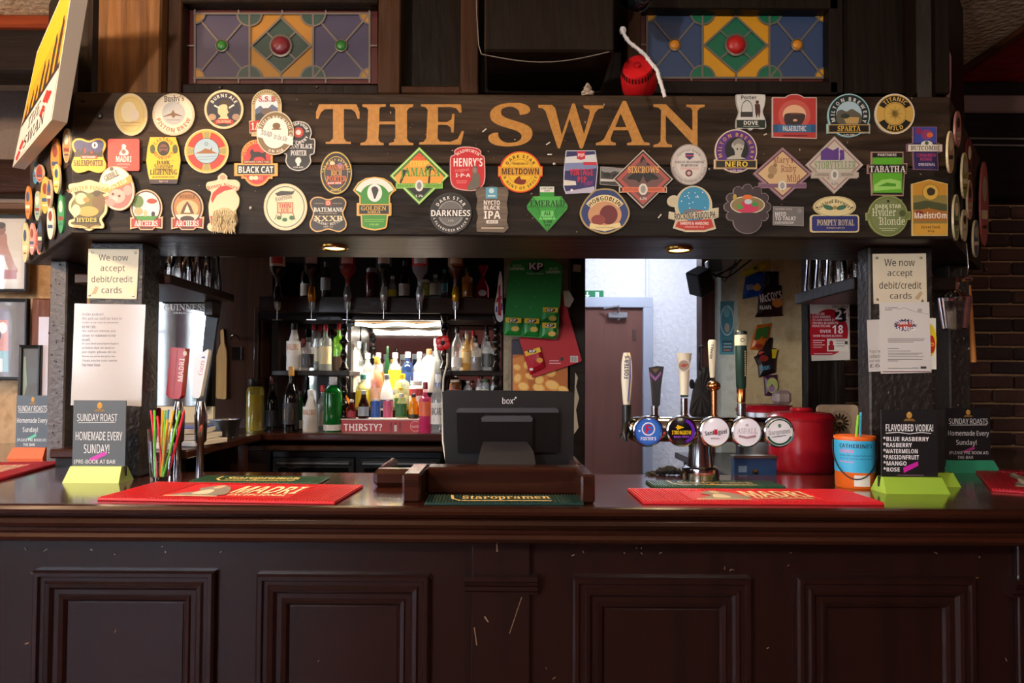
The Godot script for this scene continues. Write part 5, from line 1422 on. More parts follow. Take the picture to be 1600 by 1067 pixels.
func back_bar() -> void:
	var dk := wood("shelf_dark", ["150e0a", "1b120d", "110b08"], 0, 0.4, 0.12, 7.0, 0.1)
	var rl := wood("shelf_rail", ["2a180f", "331e13", "23140c"], 0, 0.38, 0.12, 7.0, 0.1)
	# the shelf unit: carcase, shelves, mirror, turned posts, lamp
	var u := thing("back_bar_shelves", "dark wooden back bar shelf unit with mirror behind the bottles", "shelf unit", Vector3(-0.6, 0, -3.6))
	part("top_shelf", pbox(404, 465, 792, 472, 3.3, 0.42), dk, u)
	part("rail", pbox(404, 464, 792, 489, 3.28, 0.02, 0.003), rl, u)
	part("upper_back", pbox(404, 330, 792, 470, 3.68, 0.06), dk, u)
	part("under_board", pbox(404, 489, 792, 500, 3.4, 0.3), dk, u)
	var ml := StandardMaterial3D.new()
	ml.albedo_color = C("bcc0c4")
	ml.metallic = 1.0
	ml.roughness = 0.04
	ml.resource_name = "mirror_silver"
	part("mirror_glass", pbox(426, 498, 786, 664, 3.735, 0.008), ml, u)
	for e in [[424, 500, 546, 1], [690, 500, 790, 1]]:
		part("middle_shelf", pbox(e[0], 579, e[2], 587, 3.38, 0.34, 0.003), dk, u)
	part("low_shelf", pbox(694, 623, 790, 630, 3.38, 0.34, 0.003), dk, u)
	for e in [[424, 434], [542, 548], [690, 699], [783, 790]]:
		part("upright", pbox(e[0], 489, e[1], 676, 3.5, 0.22), dk, u)
	for x in [537, 694, 775]:
		var c := P(x, 579, 3.36)
		part("turned_post", turned(c, P(x, 490, 3.36).y - c.y, 0.019), mat("turned_black", "14100e", 0.22), u)
		var c2 := P(x, 676, 3.36)
		part("turned_post", turned(c2, P(x, 588, 3.36).y - c2.y, 0.019), mat("turned_black", "14100e", 0.22), u)
	part("side_cupboard", pbox(330, 402, 424, 745, 3.55, 0.18), wood("side_wood", ["3a2012", "462817", "2e190d"], 1, 0.4, 0.1), u)
	part("side_stile", pbox(396, 480, 403, 672, 3.5, 0.04, 0.003), rl, u)
	# stepped riser that lifts the rear bottles
	part("riser", pbox(542, 613, 690, 676, 3.56, 0.14), dk, u)
	part("riser", pbox(542, 641, 690, 676, 3.44, 0.12), dk, u)
	# work surface and cooler below it
	var w := thing("back_counter", "dark back counter under the bottles, turning along the side wall", "counter", Vector3(-0.6, 0, -3.4))
	var ct := wood("back_counter_top", ["2e160f", "371a11", "26120c"], 0, 0.28, 0.08, 7.0, 0.4)
	var yc := P(560, 676, 3.28).y
	var xe := P(407, 676, 3.2).x
	part("worktop", G.new().box(Vector3(xe - 0.35, yc - 0.035, -3.75), Vector3(0.3, yc, -3.22), 0.006), ct, w)
	part("side_worktop", G.new().box(Vector3(xe - 0.5, yc - 0.034, -3.22), Vector3(xe, yc - 0.001, -2.46), 0.006), ct, w)
	part("lower_edge", G.new().box(Vector3(xe - 0.1, yc - 0.085, -3.75), Vector3(0.3, yc - 0.06, -3.24), 0.004), rl, w)
	part("side_leg", G.new().box(Vector3(xe - 0.05, 0.0, -3.1), Vector3(xe - 0.02, yc - 0.035, -3.06)), ct, w)
	part("side_panel", G.new().box(Vector3(xe - 0.5, 0.0, -3.7), Vector3(xe - 0.42, yc - 0.035, -2.5)), dk, w)
	part("side_shelf", G.new().box(Vector3(xe - 0.45, yc - 0.26, -3.1), Vector3(xe - 0.02, yc - 0.24, -2.5), 0.003), dk, w)
	part("end_panel", G.new().box(Vector3(0.2, 0.0, -3.75), Vector3(0.3, yc - 0.035, -3.3)), dk, w)
	var fr := thing("bottle_cooler", "black glass fronted bottle cooler under the back counter", "cooler", Vector3(-0.65, 0, -3.4))
	var fx := P(420, 720, 3.35)
	var fx2 := P(690, 720, 3.35)
	part("cabinet", G.new().box(Vector3(fx.x, 0.02, -3.72), Vector3(fx2.x, yc - 0.1, -3.4), 0.005), mat("cooler_black", "0d0c0c", 0.3), fr)
	for k in 2:
		var a := lerpf(fx.x, fx2.x, k / 2.0) + 0.01
		var b := lerpf(fx.x, fx2.x, (k + 1) / 2.0) - 0.01
		var dr := part("door", G.new().box(Vector3(a, 0.1, -3.4), Vector3(b, yc - 0.13, -3.375), 0.004), mat("cooler_frame", "1a1a1b", 0.25), fr)
		part("glass", G.new().box(Vector3(a + 0.03, 0.15, -3.375), Vector3(b - 0.03, yc - 0.18, -3.371)), mat("cooler_glass", "0a0b0d", 0.05), dr)
		part("handle", G.new().box(Vector3(a + 0.02, yc - 0.165, -3.375), Vector3(b - 0.02, yc - 0.15, -3.36), 0.003), mat("steel", "8a8a8c", 0.3, 1.0), dr)
	# strip lamp over the mirror
	var l0 := P(556, 508, 3.5)
	var l1 := P(689, 508, 3.5)
	var sl := thing("strip_lamp", "glowing white strip lamp over the bottle mirror", "lamp", (l0 + l1) / 2)
	part("batten", G.new().box(Vector3(l0.x - 0.01, l0.y + 0.012, l0.z - 0.03), Vector3(l1.x + 0.01, l0.y + 0.035, l0.z + 0.005), 0.004), mat("batten", "8a6a48", 0.5), sl)
	var tube := []
	for k in 25:
		var f := k / 24.0
		tube.append(l0.lerp(l1, f) + Vector3(0, 0.005 * cos(f * TAU * 2.0), 0.012))
	part("lamp_tube", G.new().tube(tube, 0.009, 10), glow("strip_glow", "fff3dc", 5.0), sl)
	for k in 2:
		part("end_cap", G.new().rod(tube[0] if k == 0 else tube[24], (tube[0] if k == 0 else tube[24]) + Vector3(-0.02 if k == 0 else 0.02, 0, 0), 0.011), mat("steel", "8a8a8c", 0.3, 1.0), sl)
	var al := lamp_light(AreaLight3D.new(), "strip_lamp_light", (l0 + l1) / 2 + Vector3(0, -0.012, 0.03), "fff0d8", 0.6) as AreaLight3D
	al.area_size = Vector2(0.42, 0.03)
	al.area_normalize_energy = true
	al.area_range = 10.0
	al.rotation = Vector3(-PI / 2 + 0.2, 0, 0)
	# the lettered mirror by the side counter, framed
	var mr := thing("lettered_mirror", "framed bar mirror with white lettering beside the red beer tap", "mirror", P(285, 635, 3.0))
	part("mirror_glass", pbox(243, 452, 327, 634, 3.0, 0.01), ml, mr)
	part("backing_board", pbox(180, 300, 333, 655, 3.02, 0.04), dk, mr)
	part("stile", plate(pts([327, 470, 347, 470, 334, 560, 322, 640, 308, 640, 318, 560]), flat(2.99), 0.02), dk, mr)
	part("sill", pbox(243, 635, 333, 660, 3.0, 0.02), mat("cream_paint", "c8b894", 0.6), mr)
	var pm := Pr.new(self, flat(3.0), 0.0)
	pm.text("GUINNESS", 256, 475, 322, 485, "e8e4dc", 1).text("DRAUGHT", 271, 487, 300, 490.5, "e8e4dc")
	print_part(pm, mr)
	# glass shelves running back on both sides, with pint glasses
	var sx := -1.17
	var sy := P(249, 425, 2.35).y
	var shl := thing("glass_shelf", "wooden side shelf with pint glasses by the lettered mirror", "shelf", Vector3(sx - 0.1, sy, -2.7))
	part("board", G.new().box(Vector3(sx - 0.34, sy - 0.034, -2.98), Vector3(sx, sy, -2.4), 0.004), rl, shl)
	part("bracket", G.new().box(Vector3(sx - 0.1, sy - 0.1, -2.98), Vector3(sx - 0.06, sy - 0.034, -2.9), 0.004), rl, shl)
	var rx := 1.222
	var ry := P(1338, 431, 2.35).y
	var shr := thing("glass_shelf", "wooden side shelf with pint glasses over the red age poster", "shelf", Vector3(rx + 0.1, ry, -2.6))
	part("board", G.new().box(Vector3(rx, ry - 0.045, -2.84), Vector3(rx + 0.36, ry, -2.37), 0.004), dk, shr)
	var k0 := 0
	for s in [[sx - 0.06, sy, 4, 2.61, 0.09], [sx - 0.15, sy, 4, 2.65, 0.09], [rx + 0.06, ry, 3, 2.61, 0.09], [rx + 0.15, ry, 2, 2.66, 0.095]]:
		for k in s[2]:
			var c := Vector3(s[0], s[1], -(s[3] + k * s[4]))
			pint_glass(c, "empty upturned pint glass on the side shelf " + ("by the lettered mirror" if s[0] < 0 else "over the red age poster"), "pint glasses on the side shelves")
			k0 += 1
	# small things on the side counter
	var tin := P(352, 676, 2.95)
	var st := thing("steel_tin", "open steel tin on the side counter by the wooden paddle", "tin", Vector3(tin.x, yc, -2.95))
	part("body", G.new().lathe(Vector3(tin.x, yc, -2.95), [Vector2(0, 0), Vector2(0.055, 0), Vector2(0.068, 0.075), Vector2(0.08, 0.078), Vector2(0.08, 0.082), Vector2(0.064, 0.08), Vector2(0.05, 0.008), Vector2(0, 0.008)], 4, Basis(Vector3.UP, PI / 4)), mat("steel", "8a8a8c", 0.3, 1.0), st)
	for k in 3:
		var bb := thing("paper_pad", ["white pad of paper with blue cover on the side counter", "thick white paper pad lying under the blue one", "stack of white till rolls paper at the bottom of the pads"][k], "paper pad", Vector3(sx, yc, -2.7))
		var yy: float = yc + [0.042, 0.02, 0.0][k]
		part("pages", G.new().obox(Transform3D(Basis(Vector3.UP, 0.2 - 0.2 * k), Vector3(xe - 0.11 + 0.01 * k, yy + 0.01, -2.72 + 0.02 * k)), Vector3(0.15 + 0.02 * k, 0.019, 0.2), 0.002), mat("paper_white", "cfcac2", 0.7), bb)
		if k == 0:
			part("cover", G.new().obox(Transform3D(Basis(Vector3.UP, 0.2), Vector3(xe - 0.11, yy + 0.0215, -2.72)), Vector3(0.14, 0.003, 0.19)), mat("blue_cover", "3a56b8", 0.4), bb)
	var rs := Vector3(xe - 0.14, yc - 0.24, -2.62)
	single("plastic_bag", "crumpled red plastic bag on the shelf under the side counter", "bag", G.new().ball(rs + Vector3(0, 0.05, 0), Vector3(0.09, 0.05, 0.08), 10).ball(rs + Vector3(0.06, 0.035, 0.03), Vector3(0.06, 0.035, 0.05), 9), mat("red_bag", "a8121a", 0.25), rs)
	single("book", "flat white book on the shelf under the side counter", "book", G.new().obox(Transform3D(Basis(Vector3.UP, 0.3), Vector3(xe - 0.08, yc - 0.225, -2.9)), Vector3(0.16, 0.03, 0.12), 0.003), mat("paper_white", "cfcac2", 0.7), Vector3(xe - 0.08, yc - 0.24, -2.9))
	# wooden paddle and a bottle opener hung on the side cupboard
	var pp := flat(3.55)
	var pq := PackedVector2Array([Vector2(346, 517), Vector2(350, 514), Vector2(351, 517), Vector2(352, 537), Vector2(355, 546), Vector2(355.5, 560), Vector2(355, 622), Vector2(352, 623.5), Vector2(341, 622.5), Vector2(339, 620), Vector2(340, 556), Vector2(343, 545), Vector2(346.5, 537)])
	var pdl := thing("wooden_paddle", "long pale wooden paddle hung on the dark side cupboard", "paddle", Q(347, 570, pp))
	part("blade", plate(pq, pp, 0.014), wood("paddle_wood", ["c89a5c", "d8ac6c", "b48648"], 1, 0.5, 0.3), pdl)
	var oc := P(368, 530, 3.53)
	var op := thing("bottle_opener", "steel wall bottle opener beside the wooden paddle", "bottle opener", oc)
	part("plate", pbox(362, 541, 377, 563, 3.54, 0.01, 0.003), mat("chrome", "b8babc", 0.12, 1.0), op)
	var lp := []
	for k in 15:
		var an := PI * k / 14.0
		lp.append(oc + Vector3(cos(an) * 0.022, sin(an) * 0.02, 0.02 * sin(an)))
	part("claw", G.new().tube(lp, 0.005, 8), mat("chrome", "b8babc", 0.12, 1.0), op)
	# beer taps on the far side of the straws: a red handle and a silver one
	for e in [[0, 281, 545, 620, 2.42], [1, 316, 545, 622, 2.42]]:
		var d: float = e[4]
		var t := thing("beer_tap", ["red square beer tap handle with white vertical lettering", "silver tapered beer tap handle with red script"][e[0]], "beer tap", Vector3(P(e[1], 740, d).x, BAR_Y - 0.02, -d))
		var b := P(e[1] - 2, 640, d)
		part("tap_stem", G.new().lathe(Vector3(b.x, BAR_Y - 0.02, -d), [Vector2(0, 0), Vector2(0.03, 0), Vector2(0.03, 0.01), Vector2(0.014, 0.02), Vector2(0.012, 0.12), Vector2(0.02, 0.13), Vector2(0.022, b.y - BAR_Y), Vector2(0.012, b.y - BAR_Y + 0.05), Vector2(0, b.y - BAR_Y + 0.05)], 16), mat("chrome", "b8babc", 0.12, 1.0), t)
		if e[0] == 0:
			part("handle", plate(pts([274, 543, 297, 545, 290, 618, 286, 623, 272, 622, 267, 616]), flat(d - 0.01), 0.035), mat("tap_red", "b8181c", 0.3), t)
			var q := Pr.new(self, flat(d - 0.045), 0.0)
			q.text("MADRI", 265, 574, 301, 582, "ecdcd4", 0, -85).line([277.5, 545, 271, 617], 0.8, "7a0c10").disc(289, 552, 3, "d8c8b8", 4)
			print_part(q, t)
		else:
			part("handle", plate(pts([329, 546, 331, 548, 318, 618, 315, 622, 306, 621, 305, 616, 308, 560, 314, 556]), flat(d - 0.01), 0.025), mat("tap_silver", "b8babc", 0.35, 0.15), t)
			var q := Pr.new(self, flat(d - 0.035), 0.0)
			q.text("Coors", 303, 571, 326, 578, "a81c24", 3, -80).p([314, 559, 319, 556, 321, 560], "3a5a90")
			print_part(q, t)

func pint_glass(c: Vector3, label: String, group: String) -> void:
	single("pint_glass", label, "glass", G.new().lathe(c, [Vector2(0, 0.152), Vector2(0.03, 0.152), Vector2(0.031, 0.15), Vector2(0.041, 0.03), Vector2(0.0425, 0.0), Vector2(0.0405, 0.0), Vector2(0.039, 0.03), Vector2(0.0285, 0.14), Vector2(0, 0.14)], 18), solid_glass(), c, group)

var shapes := {
	"spirit": [[.96, 0], [1, .02], [1, .56], [.93, .63], [.6, .71], [.37, .76], [.34, .8], [.34, .9]],
	"square": [[.97, 0], [1, .02], [1, .64], [.9, .69], [.5, .72], [.34, .75], [.32, .9]],
	"bulb": [[.95, 0], [1, .03], [1, .38], [.92, .5], [.66, .66], [.44, .79], [.38, .86], [.36, .9]],
	"gin": [[.97, 0], [1, .02], [1, .7], [.93, .76], [.55, .82], [.36, .85], [.34, .9]],
	"wine": [[.95, 0], [1, .02], [1, .52], [.9, .6], [.5, .7], [.34, .76], [.31, .9]],
	"mixer": [[.95, 0], [1, .04], [1, .44], [.86, .56], [.54, .72], [.42, .84], [.4, .9]],
	"jar": [[.96, 0], [1, .03], [1, .74], [.9, .82], [.7, .86], [.7, .9]]}
# cx, base line, width and height in pixels at distance d; body: glass colour and opacity; tag: [from, to, colour, lettering colour, words]
func bottle(cx: float, yb: float, w: float, h: float, d: float, kind: String, body: Array, cap: String, tag: Array, label: String, fill := [], squash := 1.0) -> void:
	var at := P(cx, yb, d)
	var r := w / 2 * d / F
	var hh := h * d / F
	var t := thing("bottle", label, "bottle", at, "bottles of the back bar")
	var prof := [Vector2(0, 0)]
	for e in shapes[kind]:
		prof.append(Vector2(e[0] * r, e[1] * hh))
	part("glass", G.new().lathe(at, prof, 18, Basis(), squash), glass(body[0], body[1]) if body[1] < 0.99 else mat("bottle_" + body[0], body[0], 0.08), t)
	var nr: float = shapes[kind][-1][0] * r
	part("cap", G.new().lathe(at, [Vector2(nr * 1.12, .86 * hh), Vector2(nr * 1.18, .87 * hh), Vector2(nr * 1.18, .99 * hh), Vector2(nr * 1.0, hh), Vector2(0, hh)], 14), mat("cap_" + cap, cap, 0.35), t)
	if fill.size():
		var lp := [Vector2(0, .015 * hh)]
		for e in shapes[kind]:
			if e[1] < fill[1]:
				lp.append(Vector2(e[0] * r * .93, (e[1] + .015) * hh))
		lp.append(Vector2(lp[-1].x * 0.98, fill[1] * hh))
		lp.append(Vector2(0, fill[1] * hh))
		part("liquid", G.new().lathe(at, lp, 16, Basis(), squash), glass(fill[0], 0.75), t)
	if tag.size():
		var g := G.new()
		var p := func(a: float, y: float, lift: float) -> Vector3:
			return at + Vector3(sin(a) * (r * 1.012 + lift), y * hh, cos(a) * (r * 1.012 + lift) * squash)
		g.tint(C(tag[2]))
		for k in 12:
			var a0 := lerpf(-1.35, 1.35, k / 12.0)
			var a1 := lerpf(-1.35, 1.35, (k + 1) / 12.0)
			g.quad(p.call(a0, tag[0], 0.0), p.call(a1, tag[0], 0.0), p.call(a1, tag[1], 0.0), p.call(a0, tag[1], 0.0))
		if tag.size() > 3:
			g.tint(C(tag[3]))
			var m: float = (tag[0] + tag[1]) / 2
			var dh: float = tag[1] - tag[0]
			if tag.size() > 4:
				var gl := glyphs(tag[4], 0)
				var bx: Rect2 = gl[1]
				var th: float = minf(dh * 0.4, 0.12)
				for k in range(0, gl[0].size(), 3):
					var v := []
					for j in 3:
						var u: Vector2 = gl[0][k + j]
						v.append(p.call(((u.x - bx.position.x) / bx.size.x - 0.5) * 1.7, m + dh * 0.1 + ((u.y - bx.position.y) / bx.size.y - 0.5) * th, 0.0003))
					if (v[1] - v[0]).cross(v[2] - v[0]).z < 0:
						g.tri(v[0], v[2], v[1])
					else:
						g.tri(v[0], v[1], v[2])
				g.quad(p.call(-0.5, m - dh * 0.32, 0.0003), p.call(0.5, m - dh * 0.32, 0.0003), p.call(0.5, m - dh * 0.22, 0.0003), p.call(-0.5, m - dh * 0.22, 0.0003))
			else:
				g.quad(p.call(-0.55, m - dh * 0.28, 0.0003), p.call(0.55, m - dh * 0.28, 0.0003), p.call(0.55, m + dh * 0.22, 0.0003), p.call(-0.55, m + dh * 0.22, 0.0003))
		part("label", g, ink(), t)

func bottles() -> void:
	var clear := ["e6eeee", 0.16]
	var dark := ["0d0a09", 1.0]
	# on the back counter, beside the red tray
	bottle(398, 676, 27, 84, 3.4, "jar", ["d8c040", 0.25], "1a1512", [], "dark topped jar of yellow cordial at the end of the back counter", ["b8a020", 0.7])
	bottle(424, 676, 19, 88, 3.42, "wine", dark, "5a1a1c", [.12, .4, "1c1a18", "6a6258"], "black wine bottle beside the yellow cordial jar")
	bottle(454, 677, 25, 104, 3.34, "wine", dark, "b8862c", [.14, .46, "161311", "d8a838"], "tall black bottle with gold neck foil and a gold bird")
	bottle(469, 676, 15, 66, 3.45, "spirit", ["0f5a24", 0.8], "2a2622", [.1, .3, "c8c0b0"], "small dark green bottle behind the white coconut bottle")
	bottle(485, 677, 24, 68, 3.34, "bulb", ["e2ded6", 1.0], "e8e6e0", [.3, .62, "e2ded6", "c07a24", "MALIBU"], "white coconut rum bottle on the back counter")
	bottle(503, 676, 16, 74, 3.45, "spirit", clear, "b01c20", [.15, .45, "b8b0a4", "a02a24"], "clear red capped bottle between the white and green ones")
	bottle(520, 677, 29, 88, 3.34, "gin", ["0b5a1e", 0.86], "c0c4c8", [.06, .16, "c8c4c0", "6a6a6a"], "large green gin bottle beside the red tray")
	# middle shelf over them
	bottle(459, 579, 23, 74, 3.42, "bulb", ["e0dcd4", 1.0], "1a1614", [.3, .62, "e0dcd4", "c07a24", "MALIBU"], "white coconut rum bottle on the middle shelf")
	bottle(473, 579, 14, 50, 3.55, "spirit", ["5a1410", 0.85], "7a1a16", [], "small dark red bottle behind the white one on the shelf")
	bottle(481, 579, 20, 52, 3.42, "square", clear, "2a2420", [.08, .5, "2c2a2c", "b8b8b8"], "squat clear bottle with a charcoal hexagon label")
	bottle(489, 579, 15, 73, 3.58, "spirit", clear, "b81c20", [.2, .5, "d8d4d0"], "clear bottle with red cap behind the charcoal label")
	bottle(499, 579, 15, 71, 3.6, "spirit", clear, "c02420", [.2, .5, "d0ccc4"], "second clear red capped bottle behind the shelf row")
	bottle(508, 579, 20, 72, 3.42, "square", ["dfe6d8", 0.2], "b8201e", [.14, .52, "cbb98a", "3a5a8a"], "clear bottle with tan label and red cap by the turned post")
	bottle(529, 579, 17, 74, 3.46, "square", ["7ac030", 0.35], "c82a24", [.0, .3, "4a2c14", "8a5a24"], "lime green bottle squeezed behind the turned post")
	# rear row on the riser
	bottle(548, 613, 24, 86, 3.6, "gin", ["f2efe4", 0.4], "d8dcdc", [.25, .45, "f0ece0", "2a2a30"], "tall frosted clear vodka bottle by the turned post", ["f0ecd8", 0.7])
	bottle(560, 613, 16, 80, 3.66, "spirit", clear, "c8ccd0", [.2, .5, "e8e4dc"], "slim clear bottle behind the frosted vodka")
	bottle(574, 613, 21, 61, 3.6, "spirit", clear, "c8ccd0", [.1, .5, "d8dce0", "8a8a90"], "clear bottle with silver cap and grey label")
	bottle(591, 613, 19, 62, 3.62, "spirit", clear, "b8bcc0", [.1, .5, "d86a34", "c02a24"], "clear bottle with an orange red label")
	bottle(605, 613, 11, 72, 3.6, "wine", ["12351c", 1.0], "12351c", [.1, .4, "c8b83c"], "slim dark green bottle among the clear ones")
	bottle(617, 613, 22, 62, 3.6, "spirit", clear, "d0d4d4", [.08, .56, "e0b820", "5a2a80"], "clear bottle with a yellow and purple label")
	bottle(637, 613, 21, 63, 3.6, "spirit", ["16284e", 0.9], "c8ccd0", [.1, .5, "20386a", "b8c0d0"], "navy blue vodka bottle")
	bottle(655, 613, 20, 63, 3.6, "spirit", clear, "c8ccd0", [.1, .5, "e8b0b8", "c03a50"], "clear bottle with a pink label")
	bottle(670, 613, 22, 68, 3.58, "gin", ["f0eeea", 1.0], "8a5a40", [], "opaque white bottle beside the red poppy")
	bottle(680, 613, 14, 84, 3.62, "spirit", clear, "e0dcd8", [.1, .35, "2a50b8"], "tall slim clear bottle with a blue label by the poppy")
	# second row
	bottle(567, 641, 23, 56, 3.47, "spirit", ["e0d860", 0.3], "3a8a80", [.1, .55, "e0cf30", "2a8a80"], "yellow labelled bottle with teal cap")
	bottle(588, 641, 19, 84, 3.48, "spirit", ["f0a888", 0.45], "c89a30", [.16, .42, "f0c0a0", "8a1c30"], "peach pink bottle with gold cap", ["f0987c", 0.55])
	bottle(604, 641, 21, 56, 3.46, "bulb", ["ece8e6", 1.0], "8a8c98", [.06, .3, "40507a"], "white bottle with silver neck and navy foot")
	bottle(628, 641, 24, 57, 3.5, "gin", ["e6ecb0", 0.3], "d8c020", [.1, .4, "e4e8c0"], "pale yellow bottle with a yellow cap")
	bottle(617, 641, 13, 48, 3.52, "spirit", clear, "d8c430", [.1, .5, "e8dcd0", "c03a40"], "small clear bottle with yellow cap and red print")
	bottle(625, 642, 17, 37, 3.45, "square", ["e8e088", 0.3], "d0b020", [.1, .55, "3a7a40", "d8b030"], "small square bottle with green and gold label")
	bottle(650, 641, 22, 46, 3.48, "jar", ["ece8e4", 1.0], "e0dcd8", [.5, .72, "b03038", "f0e0e0"], "white jar shaped bottle with a red band")
	# front row on the red tray
	bottle(540, 655, 11, 48, 3.4, "wine", ["d87a20", 0.7], "d88a28", [], "slim amber bottle at the end of the red tray", ["d87a20", 0.7])
	bottle(549, 655, 15, 31, 3.36, "mixer", ["4a0c10", 0.85], "d8d0cc", [.1, .42, "a02a3a", "e0b0b0"], "small dark red mixer bottle on the red tray")
	bottle(568, 655, 17, 45, 3.36, "mixer", ["2a0f0a", 0.95], "b8bcc0", [.12, .44, "a8b0b8", "3a4a5a"], "cola bottle with a silver label on the red tray")
	bottle(587, 655, 15, 32, 3.36, "spirit", ["dce4e8", 0.25], "c8ccd4", [.1, .9, "2a5ab0", "e0a830"], "mixer bottle with blue swirl label")
	bottle(606, 655, 15, 32, 3.36, "spirit", ["dce4e8", 0.25], "c8ccd4", [.1, .9, "d85a80", "e0a830"], "mixer bottle with pink swirl label")
	bottle(627, 655, 18, 40, 3.36, "mixer", ["e0e4a0", 0.3], "c8ccc8", [.1, .62, "2c6a34", "e0c030"], "lemonade bottle with green leaf label")
	bottle(646, 655, 16, 40, 3.36, "mixer", ["f09a10", 0.85], "3a3430", [.04, .2, "2a3020"], "orange juice bottle with a dark cap", ["f0900c", 0.7])
	bottle(664, 677, 20, 80, 3.32, "square", ["e0407a", 0.4], "8a2030", [.34, .62, "d8643c", "b8203c"], "raspberry pink gin bottle beside the red tray", ["c01458", 0.42])
	bottle(684, 677, 23, 92, 3.32, "spirit", clear, "d8dcdc", [.16, .52, "d8d4cc", "4a4440", "BACARDI"], "large clear rum bottle with a white label beside the till")
	# middle shelf behind the till
	bottle(714, 579, 17, 68, 3.42, "spirit", clear, "1c1a1a", [.08, .3, "d0ccc8", "b8486a"], "clear bottle with black cap and a pink roundel")
	bottle(729, 579, 15, 58, 3.42, "spirit", ["d8a850", 0.45], "d8c8a0", [.2, .5, "c8a868"], "golden whisky bottle on the shelf behind the till", ["c08a34", 0.55])
	bottle(739, 579, 14, 62, 3.56, "spirit", ["c88a3c", 0.5], "b8241e", [.2, .5, "d8c8a0"], "amber bottle with a red cap at the back")
	bottle(743, 579, 18, 51, 3.42, "square", ["e0d8d0", 0.25], "1e1a18", [], "clear bottle half full of dark liqueur", ["3a2a2c", 0.42])
	bottle(759, 579, 14, 71, 3.58, "spirit", clear, "24201e", [.2, .5, "b8b8b8"], "tall clear bottle with dark stopper by the turned post")
	bottle(762, 579, 18, 53, 3.42, "spirit", clear, "2a2624", [.1, .5, "3a3c38", "c8ccc4"], "clear bottle with a dark and white label by the turned post")
	# low shelf just over the till
	var lo := ["brown jar with a pale lid", "clear stubby bottle", "small bottle with a red cap", "clear bottle with green collar", "slim clear bottle with a steel spout"]
	for k in 5:
		bottle([711, 731, 748, 758, 772][k], 623, [18, 14, 9, 12, 11][k], [30, 28, 36, 30, 38][k], 3.44, ["jar", "spirit", "spirit", "jar", "wine"][k], [["6a3a20", 0.9], clear, clear, clear, clear][k], ["c8bca8", "b8bcc0", "b01c28", "3a5a40", "b8c0c8"][k], [.2, .5, ["a83a28", "c8c8c0", "d8d0c8", "c8c8b8", "b8c0c0"][k]], lo[k] + " on the low shelf over the till")
	# top shelf
	bottle(478, 465, 17, 62, 3.5, "wine", dark, "120e0c", [.04, .34, "cfc0aa", "a84a3c"], "dark wine bottle with cream label between the first optics")
	bottle(509, 465, 16, 56, 3.5, "spirit", ["1a1614", 0.9], "2a2624", [.2, .55, "a8a49c", "3a3a3a"], "black bottle with a slanting grey label on the top shelf")
	bottle(580, 465, 19, 46, 3.46, "jar", ["5a0e12", 0.8], "8a8a8c", [], "dark red glass jar on the top shelf", ["6a1014", 0.6])
	bottle(613, 465, 14, 34, 3.5, "bulb", ["c8c0a0", 0.3], "b8b0a0", [.05, .35, "d8b820"], "small round bottle with a yellow label")
	bottle(632, 465, 18, 58, 3.48, "wine", dark, "2a1412", [.04, .36, "d0c4ac", "6a5a78"], "dark wine bottle with cream label between the middle optics")
	bottle(664, 465, 16, 28, 3.5, "jar", ["b8b44c", 0.5], "c8c8c0", [.1, .5, "a8a030"], "squat yellow green jar on the top shelf")
	bottle(680, 465, 18, 36, 3.46, "square", clear, "b8b4a8", [.1, .6, "a89c84", "5a544c"], "small clear bottle with a stone coloured label")
	bottle(694, 465, 12, 44, 3.5, "spirit", ["123c44", 0.9], "1c8a90", [.2, .5, "2a8a90", "d8c030"], "dark teal bottle beside the last optic")
	bottle(730, 465, 18, 46, 3.44, "square", ["c07020", 0.55], "1c1614", [], "square amber whisky bottle on the top shelf", ["b05a14", 0.5])
	# upturned bottles on the optics
	var os := [[434, "e0d6cc", "1a1412", "c8443a", "cream labelled", "2a1c14"], [487.5, "1a1716", "c88a2c", "c8c4bc", "black labelled", "1c1210"], [543, "6a1014", "8a8a8c", "d8b0a8", "ruby red", "8a1418"], [600, "1a2a18", "b8b8ac", "d8d4c8", "dark green", "12240f"], [656, "c8342c", "c8ccd0", "d8dcdc", "clear red labelled", "c8d0d4"], [712, "8a5a34", "c8981c", "d8c4a0", "brown labelled", "5a2c10"]]
	for k in 6:
		var e: Array = os[k]
		var d := 3.24
		var c := P(e[0], 452, d)
		var t := thing("optic_bottle", "upturned " + e[4] + " spirit bottle on its optic over the shelves", "optic", P(e[0], 500, d), "spirit optics on the rail")
		var r := 12.5 * d / F
		part("glass", G.new().lathe(c, [Vector2(0.008, 0), Vector2(0.011, 0.002), Vector2(0.011, 0.045), Vector2(0.017, 0.06), Vector2(r * 0.92, 0.085), Vector2(r, 0.1), Vector2(r, 0.27), Vector2(r * 0.95, 0.28), Vector2(0, 0.28)], 18), glass(e[5], 0.8 if k != 4 else 0.25), t)
		var g := G.new()
		g.tint(C(e[1]))
		for s in 12:
			var a0 := lerpf(-1.3, 1.3, s / 12.0)
			var a1 := lerpf(-1.3, 1.3, (s + 1) / 12.0)
			var rr := r * 1.015
			g.quad(c + Vector3(sin(a0) * rr, 0.106, cos(a0) * rr), c + Vector3(sin(a1) * rr, 0.106, cos(a1) * rr), c + Vector3(sin(a1) * rr, 0.2, cos(a1) * rr), c + Vector3(sin(a0) * rr, 0.2, cos(a0) * rr))
			if absf(a0) < 0.7:
				g.tint(C(e[3]))
				g.quad(c + Vector3(sin(a0) * rr * 1.01, 0.118, cos(a0) * rr * 1.01), c + Vector3(sin(a1) * rr * 1.01, 0.118, cos(a1) * rr * 1.01), c + Vector3(sin(a1) * rr * 1.01, 0.15, cos(a1) * rr * 1.01), c + Vector3(sin(a0) * rr * 1.01, 0.15, cos(a0) * rr * 1.01))
				g.tint(C(e[1]))
